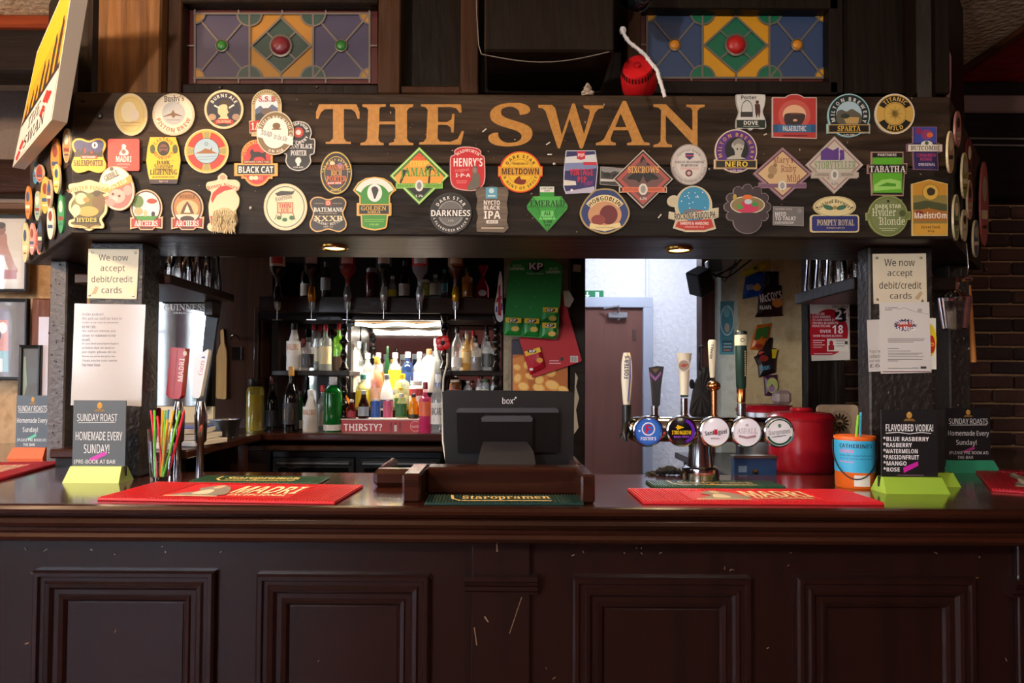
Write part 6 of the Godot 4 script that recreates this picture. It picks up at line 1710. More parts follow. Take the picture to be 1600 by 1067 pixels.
		part("label", g, ink(), t)
		part("collar", G.new().lathe(c, [Vector2(0, -0.062), Vector2(0.012, -0.062), Vector2(0.018, -0.05), Vector2(0.02, -0.02), Vector2(0.016, -0.005), Vector2(0.014, 0.012), Vector2(0, 0.012)], 14), mat("optic_" + e[2], e[2], 0.2, 0.6), t)
		part("measure", G.new().lathe(c + Vector3(0, -0.1, 0), [Vector2(0.006, 0), Vector2(0.014, 0.01), Vector2(0.016, 0.04), Vector2(0.008, 0.045)], 14), glass("d8dcdc", 0.25), t)
		part("spout", G.new().rod(c + Vector3(0, -0.06, 0), c + Vector3(0, -0.15, 0), 0.004, 0.003), mat("chrome", "b8babc", 0.12, 1.0), t)
		part("press_bar", G.new().box(c + Vector3(-0.024, -0.148, -0.004), c + Vector3(0.024, -0.143, 0.008), 0.002), mat("chrome", "b8babc", 0.12, 1.0), t)
		part("clamp", G.new().box(c + Vector3(-0.012, -0.04, -0.04), c + Vector3(0.012, -0.02, -0.016)), mat("bolt_black", "1a1512", 0.4), t)
	# red tray with lettering
	var tr := thing("drinks_tray", "red cardboard drinks tray lettered in white", "tray", P(595, 677, 3.33))
	part("box", pbox(533, 656, 658, 677, 3.33, 0.1, 0.002), mat("tray_red", "a81a20", 0.4), tr)
	part("edge", pbox(532, 654.5, 658.5, 656.2, 3.325, 0.11), mat("tray_edge", "d8ccc8", 0.5), tr)
	var p := Pr.new(self, flat(3.33), 0.0)
	p.text("THIRSTY?", 537, 662, 597, 673, "f0e6e4").disc(649, 666, 9, "b8242c").ring(649, 666, 7.6, 8.2, "e0a8a8").text("Coca-Cola", 642, 664, 656, 668, "f0dcdc", 3)
	for k in 3:
		p.rect(609 + k * 7, 663 + (k % 2), 613 + k * 7, 674, ["7a1014", "c8c0b8", "7a1014"][k]).rect(610 + k * 7, 660, 612 + k * 7, 664, "3a0a0c")
	print_part(p, tr)
	# poppy on the turned post, its white flex, a bag and a gift
	var pc := P(692, 536, 3.31)
	var po := thing("poppy", "large red plastic poppy with black middle on the turned post", "poppy", pc)
	for k in 4:
		var an := TAU * k / 4 + 0.5
		part("petal", G.new().ball(pc + Vector3(sin(an) * 0.017, cos(an) * 0.017, 0.002), Vector3(0.023, 0.023, 0.006), 14), mat("poppy_red", "c8101c", 0.35), po)
	part("middle", G.new().ball(pc + Vector3(0, 0, 0.008), Vector3(0.011, 0.011, 0.006), 12), mat("poppy_black", "0f0d0d", 0.6), po)
	single("white_flex", "white electric flex hanging from the poppy post to the counter", "cable", G.new().tube([P(699, 552, 3.31), P(699, 568, 3.31), P(693, 590, 3.3), P(691, 640, 3.28), P(692, 690, 3.2), P(697, 722, 3.1), P(712, 728, 3.05)], 0.0045), mat("flex_white", "d8d2c8", 0.5), P(699, 552, 3.31))
	var gb := P(754, 465, 3.46)
	var gift := thing("gift_bag", "red sparkly gift bag tied at the neck on the top shelf", "gift bag", gb)
	part("bag", G.new().lathe(gb, [Vector2(0, 0), Vector2(0.036, 0), Vector2(0.034, 0.05), Vector2(0.012, 0.1), Vector2(0.006, 0.11), Vector2(0.03, 0.16), Vector2(0.024, 0.162), Vector2(0.0, 0.115)], 12), mat("gift_red", "a8102c", 0.2, 0.4), gift)
	part("tag", G.new().ball(gb + Vector3(0, 0.02, 0.034), Vector3(0.022, 0.016, 0.004), 10), mat("gift_white", "e0c8c8", 0.5), gift)
	var fl := flat(3.27)
	var fg := poster("flag_bag", "hanging red white and blue flag bag by the nut card", "bag", soft([782, 424, 785, 440, 785, 470, 786, 498, 780, 503, 775, 496, 773, 480, 777, 455, 779, 435]), fl, "d0c8c4", 0.012)
	(fg[1] as Pr).p([776, 466, 784, 462, 784, 468, 775, 474], "b0182a").p([779, 448, 782, 444, 783, 494, 778, 492], "b0182a").p([783, 474, 785, 474, 785, 486, 783, 484], "24357a").p([775, 478, 777, 480, 777, 488, 774, 488], "24357a")
	print_part(fg[1], fg[0])

func pack(label: String, outline: PackedVector2Array, pl: Plane, hex: String, art: Array, lift := 0.0) -> void:
	# a puffed foil packet: flat crimped ends, a swollen middle
	var mid := Vector2()
	for u in outline:
		mid += u / outline.size()
	var t := thing("snack_packet", label, "packet", Q(mid.x, mid.y, pl), "snack packets")
	var g := G.new()
	var z := outline.size()
	var rings := []
	for e in [[1.0, 0.002], [0.86, 0.009], [0.55, 0.016]]:
		var q := []
		for u in outline:
			q.append(Q(mid.x + (u.x - mid.x) * e[0], mid.y + (u.y - mid.y) * e[0], pl) + pl.normal * (e[1] + lift))
		rings.append(q)
	var top := Q(mid.x, mid.y, pl) + pl.normal * (0.018 + lift)
	for k in z:
		var j := (k + 1) % z
		for r in 2:
			g.quad(rings[r][j], rings[r][k], rings[r + 1][k], rings[r + 1][j])
		g.tri(rings[2][j], rings[2][k], top)
	part("foil", g, mat("foil_" + hex, hex, 0.28), t)
	var pr := Pr.new(self, pl, 0.0175 + lift)
	for a in art:
		if a[0] is String:
			pr.text(a[0], a[1], a[2], a[3], a[4], a[5], 0, a[6] if a.size() > 6 else 0.0)
		elif a.size() == 5:
			pr.disc(a[0], a[1], a[2], a[4], a[3])
		else:
			pr.p(a[0], a[1])
	print_part(pr, t)

func right_corner() -> void:
	var dk := wood("shelf_dark", [], 0, 0.32)
	# corridor end: brown door in a pale metal frame
	var dd := 5.22
	var door := struct("door_1", pbox(880, 480, 1005, 1000, dd, 0.03, 0.003), wood("door_veneer", ["6c4a42", "744f47", "64443d"], 1, 0.45, 0.05, 5.0))
	var steel := mat("door_frame_paint", "a9b2c2", 0.35)
	part("frame", pbox(1005, 480.2, 1020, 1000, dd - 0.04, 0.06, 0.004), steel, door)
	part("frame", pbox(880, 464, 1020, 480, dd - 0.04, 0.06, 0.004), steel, door)
	part("trunking", pbox(1009, 402, 1014, 466, dd, 0.02, 0.003), mat("trunking", "d0d3da", 0.4), door)
	part("hinge", pbox(989, 515, 994, 531, dd - 0.01, 0.02), mat("hinge", "4a3a36", 0.4), door)
	var cl := thing("door_closer", "silver hydraulic door closer at the top of the brown door", "door closer", P(966, 493, dd))
	part("body", pbox(951, 488, 981, 497, dd - 0.06, 0.06, 0.006), mat("closer", "9a9ca2", 0.3, 0.6), cl)
	part("arm", G.new().rod(P(966, 488, dd - 0.05), P(968, 478, dd - 0.14), 0.008).rod(P(968, 478, dd - 0.14), P(944, 482, dd - 0.06), 0.008), mat("closer", "9a9ca2", 0.3, 0.6), cl)
	part("knob", G.new().rod(P(966, 497, dd - 0.03), P(966, 500, dd - 0.03), 0.012), mat("closer", "9a9ca2", 0.3, 0.6), cl)
	var ex := poster("exit_sign", "small green fire exit sign with a white arrow above the door", "sign", pts([893, 454, 943, 454, 943, 468, 893, 468]), flat(5.24), "0c7a4a", 0.004)
	(ex[1] as Pr).p([916.5, 456, 919, 456, 919, 461, 921.5, 461, 917.7, 466, 914, 461, 916.5, 461], "e8f0ec").rect(930, 456, 936, 466, "c8dcd4").p([897, 466, 903, 458, 906, 460, 902, 463, 905, 467], "e8f0ec").disc(905, 457, 1.5, "e8f0ec")
	print_part(ex[1], ex[0])
	var sw := thing("light_switch", "white plastic light switch on the corridor wall", "switch", P(1010, 600, 5.24))
	part("plate", pbox(1022, 591, 1032, 607, 5.238, 0.012, 0.003), mat("switch_white", "d8dae0", 0.3), sw)
	part("rocker", pbox(1025, 596, 1029, 602, 5.228, 0.01, 0.002), mat("switch_white", "d8dae0", 0.3), sw)
	# brown jamb, pale column and cream wall beside the corridor
	var js := struct("wall_jamb", pbox(1097, 380, 1127, 1000, 3.6, 0.1, 0.003), wood("jamb_brown", ["4a2c28", "563630", "40241f"], 1, 0.4, 0.2))
	part("pull_handle", G.new().tube([P(1098, 577, 3.6), P(1093, 577, 3.55), P(1093, 543, 3.55), P(1098, 541, 3.6)], 0.007), mat("handle_black", "3a3c40", 0.3, 0.5), js)
	struct("wall_column", pbox(1127, 380, 1157, 1000, 3.5, 0.3), rough_mat("pale_paint", ["b4bab2", "c0c6be", "a6aca6"], 1.2, 0.6, 0.3))
	struct("wall_cream", pbox(1157, 380, 1268, 1000, 3.46, 0.3), rough_mat("cream_paint_wall", ["c6ac7e", "d2ba8c", "b89c6e"], 1.0, 0.6, 0.35))
	struct("trim_4", pbox(1262, 380, 1268, 1000, 3.44, 0.02), mat("trim_cream", "c8b898", 0.5))
	var tt := poster("teal_poster", "narrow teal poster with a pale oval on the pale column", "poster", pts([1125.5, 471, 1147, 470, 1146, 500, 1147.5, 554, 1124.5, 554, 1125, 500]), flat(3.5), "4a8c9c", 0.001)
	(tt[1] as Pr).ring(1136, 501, 9.5, 10.8, "c8d8d8", 0, 360, 2.2).disc(1136, 512, 4, "d0b8a8", 7).disc(1135, 487, 5, "7ab0b8", 9).rect(1128, 532, 1145, 550, "24566a").rect(1130, 536, 1143, 538, "8ab4bc").rect(1130, 541, 1143, 543, "8ab4bc").rect(1130, 546, 1141, 548, "a86a5a")
	print_part(tt[1], tt[0])
	# snack packets hung on the cream wall
	var cw := flat(3.46)
	single("hanging_strip", "clear plastic strip that holds the snack packets on the cream wall", "strip", plate(pts([1186, 402, 1204, 402, 1206, 600, 1196, 600]), cw, 0.002), mat("strip_plastic", "b8a888", 0.2), Q(1195, 500, cw))
	pack("yellow crisp packet at the top of the cream wall strip", pts([1160, 424, 1182, 412, 1200, 408, 1206, 416, 1186, 430, 1160, 432]), cw, "c8b020", [[1180, 420, 5, 3, "4a5a20"]])
	pack("blue crisp packet with a yellow crisp on the cream wall", pts([1163, 434, 1185, 424, 1196, 428, 1189, 462, 1158, 468, 1160, 452]), cw, "1c4a9a", [[1179, 450, 6, 6, "e0a03c"], ["RIDGE", 1163, 446, 1173, 454, "d8e0f0", -8]], 0.014)
	pack("large dark maroon crisp packet with white lettering", pts([1184, 450, 1220, 446, 1221, 490, 1223, 494, 1178, 496, 1182, 488]), cw, "2a1214", [["McCOY'S", 1184, 458, 1218, 471, "ece4e0", -10], [1211, 474, 8, 7, "c87a34"], ["FLAME", 1184, 478, 1202, 484, "e0d4cc", -4]], 0.01)
	pack("black packet behind the maroon one at the wall strip", pts([1196, 424, 1217, 424, 1217, 446, 1196, 448]), cw, "15120f", [], 0.0)
	pack("orange and green crisp packet in the lower chain", pts([1182, 508, 1206, 505, 1200, 532, 1190, 548, 1171, 546, 1174, 530]), cw, "c8641c", [[[1180, 514, 1200, 510, 1196, 528, 1176, 532], "3a6a28"], [1184, 541, 6, 4, "8a2a18"]], 0.004)
	pack("black and red crisp packet in the lower chain", pts([1194, 526, 1208, 528, 1206, 545, 1196, 560, 1182, 556]), cw, "1c1412", [[1188, 552, 5, 3, "b8402c"]], 0.0)
	pack("yellow edged dark packet in the lower chain", pts([1176, 558, 1203, 543, 1212, 545, 1210, 582, 1184, 590, 1182, 572]), cw, "241a1c", [[[1202, 546, 1211, 546, 1208, 560, 1203, 560], "c8b020"], [1190, 560, 7, 5, "8a2a20"], ["CRISPS", 1185, 572, 1199, 578, "5ab0c8", -10]], 0.012)
	pack("purple and lime packet at the bottom of the chain", pts([1192, 587, 1214, 585, 1215, 619, 1194, 618]), cw, "4a2440", [[1204, 602, 9, 12, "b8c070"], [1203, 607, 5, 5, "9a70a0"]], 0.004)
	# dark board with the age poster, bricks show beside it
	struct("trim_5", pbox(1262, 380, 1322, 1000, 3.05, 0.06, 0.004), wood("board_black", ["14100e", "1e1814", "0d0a09"], 1, 0.45, 0.8))
	var ag := poster("age_poster", "red and white age check poster on the dark board", "poster", pts([1265, 475, 1327, 475, 1328, 562, 1268, 564]), flat(3.05), "d8d0c4", 0.001)
	var p: Pr = ag[1]
	p.disc(1295, 519, 30, "b8182a", 36).rect(1266, 490, 1300, 555, "b8182a").disc(1315, 492, 11, "1c1618").text("21", 1305, 484, 1325, 499, "f0ece8").text("CHALLENGE", 1300, 477, 1325, 481, "5a4a4c")
	for k in 5:
		p.text(["IF YOU ARE", "LUCKY ENOUGH", "TO LOOK UNDER 21", "YOU WILL BE ASKED TO", "PROVE YOU ARE"][k], 1269, 488.5 + k * 4.8, 1269 + [19, 28, 34, 40, 28][k], 492 + k * 4.8, "f0e0e0")
	p.text("OVER", 1281, 515, 1298, 520, "f4ecec").text("18", 1300, 508, 1317, 521, "f4ecec").text("WHEN YOU BUY ALCOHOL", 1270, 523, 1316, 526.5, "f0e0e0").rect(1292, 529, 1325, 549, "e4dcd0").disc(1298.5, 536, 3, "a81c2c", 4).rect(1294, 539, 1303, 547, "a81c2c").rect(1306, 532, 1320, 533, "8a8480").rect(1306, 536, 1318, 537, "8a8480").rect(1306, 540, 1319, 541, "8a8480").rect(1319.5, 533, 1324, 538, "33302e")
	for k in 4:
		p.rect(1270, 531 + k * 3.6, 1288 - (k % 2) * 4, 532.4 + k * 3.6, "e8c0c0")
	p.rect(1271, 552, 1300, 553.2, "e8c0c0")
	print_part(p, ag[0])
	# nut cards on the end panel of the shelf unit
	struct("trim_6", pbox(786, 380, 893, 1000, 3.36, 0.1), rough_mat("panel_tan", ["8a7a62", "988870", "7a6a54"], 1.2, 0.7, 0.3))
	struct("trim_7", pbox(889, 380, 914, 1000, 3.32, 0.1, 0.004), dk)
	var cb := thing("crisp_box", "cardboard snack box printed with golden crisps above the till", "box", P(844, 612, 3.3))
	part("carton", pbox(799, 531, 888, 640, 3.3, 0.06, 0.003), mat("carton_dark", "1c1830", 0.5), cb)
	var pp := Pr.new(self, flat(3.3), 0.0)
	pp.rect(801, 554, 887, 639, "a85a1c").p([801, 560, 818, 556, 826, 600, 812, 639, 801, 639], "c87a2c").p([836, 556, 850, 556, 862, 620, 846, 625], "c87028")
	for q in [[808, 574, 6, 5], [809, 591, 6, 8], [818, 604, 9, 7], [828, 588, 8, 5], [842, 606, 10, 7], [860, 581, 9, 8], [843, 594, 7, 8], [863, 602, 12, 8], [880, 609, 9, 6], [823, 570, 5, 7]]:
		pp.disc(q[0], q[1], q[2], "d89a44", q[3], 20).disc(q[0] - 0.5, q[1] - 0.7, q[2] * 0.8, "e6b868", q[3] * 0.75, 20)
	print_part(pp, cb)
	var rc := poster("nut_card", "red hanging nut card with barcode behind the green card", "nut card", pts([811, 530, 876, 455, 881, 464, 909, 563, 905, 566, 832, 590]), flat(3.28), "a81020", 0.002)
	(rc[1] as Pr).rect(891, 556, 903, 566, "d0c8c4").rect(858, 563, 873, 564.2, "e0b0b0").rect(858, 567, 876, 568.2, "e0b0b0").disc(878, 561, 3, "2a1014").p([862, 480, 884, 474, 890, 510, 880, 500], "c01828")
	for k in 6:
		(rc[1] as Pr).rect(892 + k * 1.8, 557, 892.8 + k * 1.8, 565, "2a2624")
	print_part(rc[1], rc[0])
	var gc := poster("nut_card", "green hanging nut card with white lettering", "nut card", pts([797, 412, 800, 408, 815, 405.5, 840, 405, 862, 407, 875, 412, 879, 417, 872, 524, 868, 530, 790, 524, 786, 519]), flat(3.24), "0b7a2a", 0.002)
	p = gc[1]
	p.disc(837.5, 417, 13, "15120f", 6.5).disc(838, 422, 5, "15120f", 4).text("KP", 827, 411, 848, 421, "f0e0d8").text("SALTED", 801, 413.5, 815, 417, "cfe0cc", 2).text("CASHEWS", 796, 418, 819, 422, "e0ece0").text("SALTED", 858, 418, 872, 422, "cfe0cc", 2).text("CASHEWS", 853, 423, 876, 427, "e0ece0").text("The Big 'n' Premium", 823, 426, 849, 429.5, "cfe0cc", 3)
	for q in [[811, 444], [838, 446], [862, 448], [835, 464], [807, 479], [829, 480]]:
		p.disc(q[0], q[1], 1.4, "2a9a48")
	print_part(p, gc[0])
	var fc := flat(3.238)
	for q in [[788, 496, 816, 524, "lowest hung green nut packet at the card's corner"], [817, 497, 844, 526, "middle green nut packet on the green card"], [845, 504, 870, 529, "green nut packet under another on the green card"], [846, 480, 873, 503, "green nut packet hung over another on the card"]]:
		pack(q[4], pts([q[0] + 1, q[1], q[2], q[1] + 1, q[2] - 2, q[3], q[0], q[3] - 1]), fc, "1c7a30", [[[q[0] + 2, q[1] + 0.5, q[2] - 1, q[1] + 1.5, q[2] - 2, q[1] + 9, q[0] + 2, q[1] + 8], "d8b020"], [q[0] + 14, q[1] + 5, 7, 3, "15120f"], ["KP", q[0] + 9, q[1] + 3, q[0] + 18, q[1] + 7, "f0e4dc"], [q[0] + 17, q[1] + 18, 6, 4, "b8963c"]], 0.002)
	pack("red nut packet hung on the red card", pts([817, 549, 844, 541, 853, 574, 828, 586]), flat(3.276), "a8182a", [[[819, 549.5, 843, 542.5, 845, 550, 821, 557], "d8b020"], [831, 549, 7, 3, "15120f"], ["KP", 827, 547, 836, 551, "f0e4dc"], [843, 563, 5, 4, "c8862c"], [830, 577, 3, 2, "d8d0cc"]], 0.002)
	single("paper_bag", "crumpled beige paper bag tucked behind the cards", "paper bag", G.new().slab(PackedVector3Array([P(880, 455, 3.26), P(882, 478, 3.26), P(890, 480, 3.26), P(897, 468, 3.26), P(889, 454, 3.26)]), Vector3(0, 0, -0.012), PackedInt32Array([0, 1, 2, 0, 2, 3, 0, 3, 4])), mat("paper_bag", "a89880", 0.8), P(888, 468, 3.26))
	single("torn_paper", "long torn beige paper hanging beside the brown door", "paper", G.new().slab(PackedVector3Array([P(899, 582, 3.314), P(897, 640, 3.314), P(897, 678, 3.314), P(904, 668, 3.314), P(900, 640, 3.314), P(905, 622, 3.314), P(900, 604, 3.314), P(903, 590, 3.314)]), Vector3(0, 0, -0.006), Geometry2D.triangulate_polygon(pts([899, 582, 897, 640, 897, 678, 904, 668, 900, 640, 905, 622, 900, 604, 903, 590]))), mat("paper_bag", "a89880", 0.8), P(899, 640, 3.314))
	single("price_ticket", "small beige ticket pinned to the dark end post", "ticket", plate(pts([896, 413, 908, 414, 907, 425, 895, 424]), flat(3.32), 0.001), mat("ticket", "b09a78", 0.7), Q(900, 419, flat(3.32)))
	# loudspeaker and its cables under the canopy
	var sc := P(1094, 440, 3.3)
	var sp := thing("loudspeaker", "small black loudspeaker tilted under the canopy", "speaker", sc)
	part("cabinet", G.new().obox(Transform3D(Basis.from_euler(Vector3(0.3, 0.5, 0.5)), sc), Vector3(0.09, 0.12, 0.09), 0.006), mat("speaker_black", "1a1a1c", 0.5), sp)
	part("bracket", G.new().rod(sc, P(1108, 420, 3.605), 0.012), mat("speaker_black", "1a1a1c", 0.5), sp)
	var bs := P(1115, 416, 3.3)
	single("junction_box", "grey plastic junction box under the canopy beside the speaker", "junction box", G.new().obox(Transform3D(Basis(Vector3.BACK, 0.15), bs), Vector3(0.07, 0.06, 0.05), 0.006), mat("junction", "5a6a74", 0.4), bs)
	for k in 4:
		var cp := []
		for j in 9:
			var f := j / 8.0
			cp.append(P(lerpf(1100, 1182 - k * 8, f) + sin(f * 7.0 + k * 2.0) * 5.0, lerpf(424 + k * 14, 396, f) + sin(f * PI * (1.0 + 0.4 * k)) * (22 - k * 14), 3.28 + 0.02 * k))
		single("speaker_cable", ["thick black cable looping from the speaker to the canopy", "black cable hanging lowest below the speaker", "thin black cable crossing over the crisp packets", "black cable bundled behind the others by the speaker"][k], "cable", G.new().tube(cp, 0.0042 - k * 0.0005, 7), mat("cable_black", "121214", 0.4), cp[0])
	# grey jacket on a hook by the jamb
	var jc := P(1095, 612, 3.5)
	var jk := thing("hanging_jacket", "grey ribbed jacket hanging on the brown jamb behind the taps", "jacket", jc)
	var jg := G.new()
	var jo := soft([1100, 573, 1108, 577, 1111, 592, 1108, 606, 1112, 624, 1109, 650, 1098, 653, 1084, 652, 1077, 645, 1080, 622, 1084, 602, 1092, 584], 4)
	var jr := []
	for e in [[1.0, 0.0], [0.97, 0.03], [0.8, 0.055], [0.45, 0.065], [0.02, 0.07]]:
		var row := []
		for u in jo.size():
			var w := jo[u]
			row.append(P(1096 + (w.x - 1096) * e[0], 614 + (w.y - 614) * e[0], 3.59 - e[1] - 0.008 * sin(u * 1.57) * e[0]))
		jr.append(row)
	for r in 4:
		for u in jo.size():
			var u2 := (u + 1) % jo.size()
			jg.quad(jr[r][u2], jr[r][u], jr[r + 1][u], jr[r + 1][u2])
	part("cloth", jg, wood("jacket_cloth", ["34302e", "423d3a", "2c2827"], 1, 0.9, 0.4, 14.0), jk)
	part("collar", G.new().ball(P(1081, 600, 3.56), Vector3(0.014, 0.026, 0.015), 10), mat("jacket_dark", "1a1718", 0.9), jk)
	# worktop behind the taps with the cookers
	var wy := P(1250, 734, 2.75).y
	var wt := thing("side_worktop", "dark worktop behind the beer taps carrying the red cookers", "worktop", Vector3(1.15, wy, -2.8))
	part("top", G.new().box(Vector3(0.86, wy - 0.03, -3.4), Vector3(1.7, wy, -2.5), 0.004), mat("worktop_dark", "1a1514", 0.25), wt)
	part("cupboard", G.new().box(Vector3(0.9, 0, -3.38), Vector3(1.68, wy - 0.03, -2.56)), dk, wt)
	var oven := thing("kitchen_appliance", "dark blue metal appliance with a steel top and brass knob", "appliance", Vector3(P(1180, 740, 2.6).x, wy, -2.62))
	# its top is level with the base of the red cooker
	part("casing", pbox(1146, 716, 1214, 745, 2.52, 0.03, 0.003), mat("appliance_blue", "24406a", 0.3), oven)
	part("top_plate", pbox(1145, 712, 1216, 717, 2.515, 0.04, 0.002), mat("steel", "8a8a8c", 0.3, 1.0), oven)
	part("knob", G.new().lathe(P(1179, 737, 2.52), [Vector2(0.009, 0), Vector2(0.008, 0.012), Vector2(0, 0.013)], 14, Basis(Vector3.RIGHT, PI / 2)), mat("brass", "b08a48", 0.25, 1.0), oven)
	part("badge", pbox(1154, 728, 1167, 738, 2.519, 0.003), mat("badge_blue", "6a80a8", 0.4), oven)
	for k in 2:
		var c := P([1252, 1196][k], [734, 729][k], [2.75, 3.02][k])
		c.y = wy
		var r := [0.127, 0.125][k] as float
		var h := [0.2, 0.22][k] as float
		var t := thing("slow_cooker", ["red slow cooker on the worktop behind the taps", "red lidded cooker with steel body and grey knob"][k], "cooker", c)
		part("body", G.new().lathe(c, [Vector2(0, 0), Vector2(r * 0.95, 0), Vector2(r, 0.012), Vector2(r * 0.985, h * 0.55), Vector2(r * 0.97, h)], 32), mat("cooker_red", "8a0f1e", 0.25) if k == 0 else mat("steel", "8a8a8c", 0.3, 1.0), t)
		part("lid", G.new().lathe(c, [Vector2(r * 0.99, h), Vector2(r * 1.0, h + 0.012), Vector2(r * 0.86, h + 0.03), Vector2(r * 0.5, h + 0.034), Vector2(0, h + 0.034)], 32), mat("cooker_red", "8a0f1e", 0.25), t)
		part("handle", G.new().lathe(c + Vector3(0, h + 0.032, 0), [Vector2(0.04, 0), Vector2(0.045, 0.008), Vector2(0.04, 0.018), Vector2(0, 0.018)], 20) if k == 0 else G.new().box(c + Vector3(0.035, h + 0.03, -0.03), c + Vector3(0.11, h + 0.095, 0.03), 0.016), mat("cooker_red", "8a0f1e", 0.25) if k == 0 else glass("a89090", 0.6), t)
	var bd := flat(2.9)
	var cbd := thing("chopping_board", "beige rounded chopping board with a dark leaf emblem", "board", Q(1306, 700, bd))
	part("board", plate(rrect(1275, 632, 1338, 722, 7), bd, 0.016), rough_mat("board_beige", ["a08a70", "ac967c", "927c62"], 2.0, 0.5, 0.2), cbd)
	var pe := Pr.new(self, bd, 0.016)
	for k in 14:
		var an := TAU * k / 14
		pe.disc(1309 + sin(an) * 10, 660 - cos(an) * 10, 1.7, "2c221c", 5.2, rad_to_deg(an))
	pe.ring(1309, 660, 17.5, 18.2, "5a4a3c", -120, 120).disc(1309, 661, 3.2, "2c221c", 2.4)
	print_part(pe, cbd)

func slab_on_bar(q: Array, y: float, th: float) -> Array:
	# four pixels of a mat's upper face (near left, near right, far right, far left) -> its frame on the counter
	var w := []
	for k in range(0, 8, 2):
		var r := ray(q[k], q[k + 1])
		w.append(EYE + r * ((y + th - EYE.y) / r.y))
	return w
func bar_mat(q: Array, hex: String, label: String, words: String, font: int, ink_hex: String, grp: String) -> void:
	var th := 0.008
	var w := slab_on_bar(q, BAR_Y, th)
	var o: Vector3 = (w[0] + w[1] + w[2] + w[3]) / 4.0
	var ex: Vector3 = (w[1] - w[0] + w[2] - w[3]) / 2.0
	var ez: Vector3 = (w[0] - w[3] + w[1] - w[2]) / 2.0
	ez = ez - ex * ez.dot(ex) / ex.length_squared()       # a true rectangle
	var lx := ex.length()
	var lz := ez.length()
	var ux := ex / lx
	var uz := ez / lz
	var t := thing("bar_mat", label, "bar mat", Vector3(o.x, BAR_Y, o.z), grp)
	var b := Basis(ux, Vector3.UP, uz)
	var m := mat("rubber_" + hex, hex, 0.42)
	part("rubber", G.new().obox(Transform3D(b, o - Vector3(0, th / 2 + 0.0005, 0)), Vector3(lx, th - 0.001, lz), 0.002), m, t)
	var g := G.new()
	var n := int(lx / 0.0085)
	for k in n:
		var x := -lx / 2 + lx * (k + 0.5) / n
		if absf(x) < lx * 0.27 and words:
			for s in [-1.0, 1.0]:
				g.obox(Transform3D(b, o + ux * x + uz * s * lz * 0.42), Vector3(0.0042, 0.003, lz * 0.13))
		else:
			g.obox(Transform3D(b, o + ux * x), Vector3(0.0042, 0.003, lz * 0.97))
	var rb := part("ribs", g, m, t)
	rb.set_meta("kind", "stuff")
	var pr := Pr.new(self, Plane(Vector3.UP, BAR_Y + th), 0.0006)
	pr.loc = [o, ux, uz]
	if font == 0:
		pr.text(words, -lx * .02, -lz * .3, lx * .27, lz * .12, ink_hex).text("EXCEPCIONAL", lx * .0, lz * .16, lx * .25, lz * .27, ink_hex)
		pr.poly(soft([-lx * .24, lz * .28, -lx * .17, lz * .05, -lx * .2, -lz * .12, -lx * .14, -lz * .32, -lx * .08, -lz * .2, -lx * .04, lz * .0, -lx * .03, lz * .26]), "8a8078").poly(soft([-lx * .17, lz * .2, -lx * .15, -lz * .04, -lx * .11, lz * .0, -lx * .1, lz * .2]), "d8ccb4").disc(-lx * .13, -lz * .2, lx * .02, "c8b090", lz * .1).rect(-lx * .26, lz * .3, -lx * .03, lz * .34, ink_hex)
	else:
		pr.z = 0.0017
		pr.text(words, -lx * .27, -lz * .3, lx * .3, lz * .26, ink_hex, 1, -1).line([-lx * .34, -lz * .34, -lx * .33, lz * .1, -lx * .28, lz * .34, lx * .3, lz * .34], 0.008, ink_hex)
	print_part(pr, t, "raised_lettering", ink("mat_print", 0.5))

func chalk_board(x: float, yb: float, wb: float, d: float, hb: float, board_w: float, board_h: float, hex: String, face: String, label: String, art: Callable) -> void:
	# wooden foot with bevelled front and a slot, a slate standing in it; x: middle of the foot, yb: its near lower edge, in pixels
	var at := P(x, yb, d)
	at.y = BAR_Y
	var w := wb * d / F
	var h := hb * d / F
	var t := thing("chalk_board", label, "chalkboard", at)
	var g := G.new()
	var dep := 0.088
	var a := w / 2
	var s := 0.014
	var f := [Vector3(-a, 0, 0), Vector3(a, 0, 0), Vector3(a, 0, -dep), Vector3(-a, 0, -dep)]
	var u := [Vector3(-a + s * 0.5, h, -0.028), Vector3(a - s * 0.5, h, -0.028), Vector3(a - s * 0.5, h, -dep + 0.028), Vector3(-a + s * 0.5, h, -dep + 0.028)]
	for k in 4:
		g.quad(at + f[k], at + f[(k + 1) % 4], at + u[(k + 1) % 4], at + u[k])
	g.quad(at + u[0], at + u[1], at + u[2], at + u[3])
	g.quad(at + f[3], at + f[2], at + f[1], at + f[0])
	part("foot", g, mat("foot_" + hex, hex, 0.4), t)
	var bw := board_w * d / F
	var bh := board_h * d / F
	part("slate", G.new().box(at + Vector3(-bw / 2, h * 0.4, -0.046), at + Vector3(bw / 2, h + bh, -0.042), 0.0008), mat("slate_" + face, face, 0.5), t)
	for sg in [-1.0, 1.0]:
		part("slot", G.new().box(at + Vector3(sg * (a - s * 0.3) - 0.004, h * 0.35, -0.047), at + Vector3(sg * (a - s * 0.3) + 0.004, h + 0.0006, -0.041)), mat("slot_dark", "15120f", 0.7), t)
	var pr := Pr.new(self, Plane(Vector3(0, 0, 1), at.z - 0.042), 0.0003)
	pr.loc = [at + Vector3(-bw / 2, h + bh, -0.042), Vector3(bw / 100.0, 0, 0), Vector3(0, -bh / 125.0, 0)]
	pr.disc(50, 10, 5, "b88a3c", 6).rect(42, 17, 58, 18.5, "9a7434").rect(40, 19.5, 60, 21, "9a7434").disc(50, 6, 2.4, "c89a48")
	art.call(pr)
	print_part(pr, t, "chalk_writing", ink("chalk", 0.9))

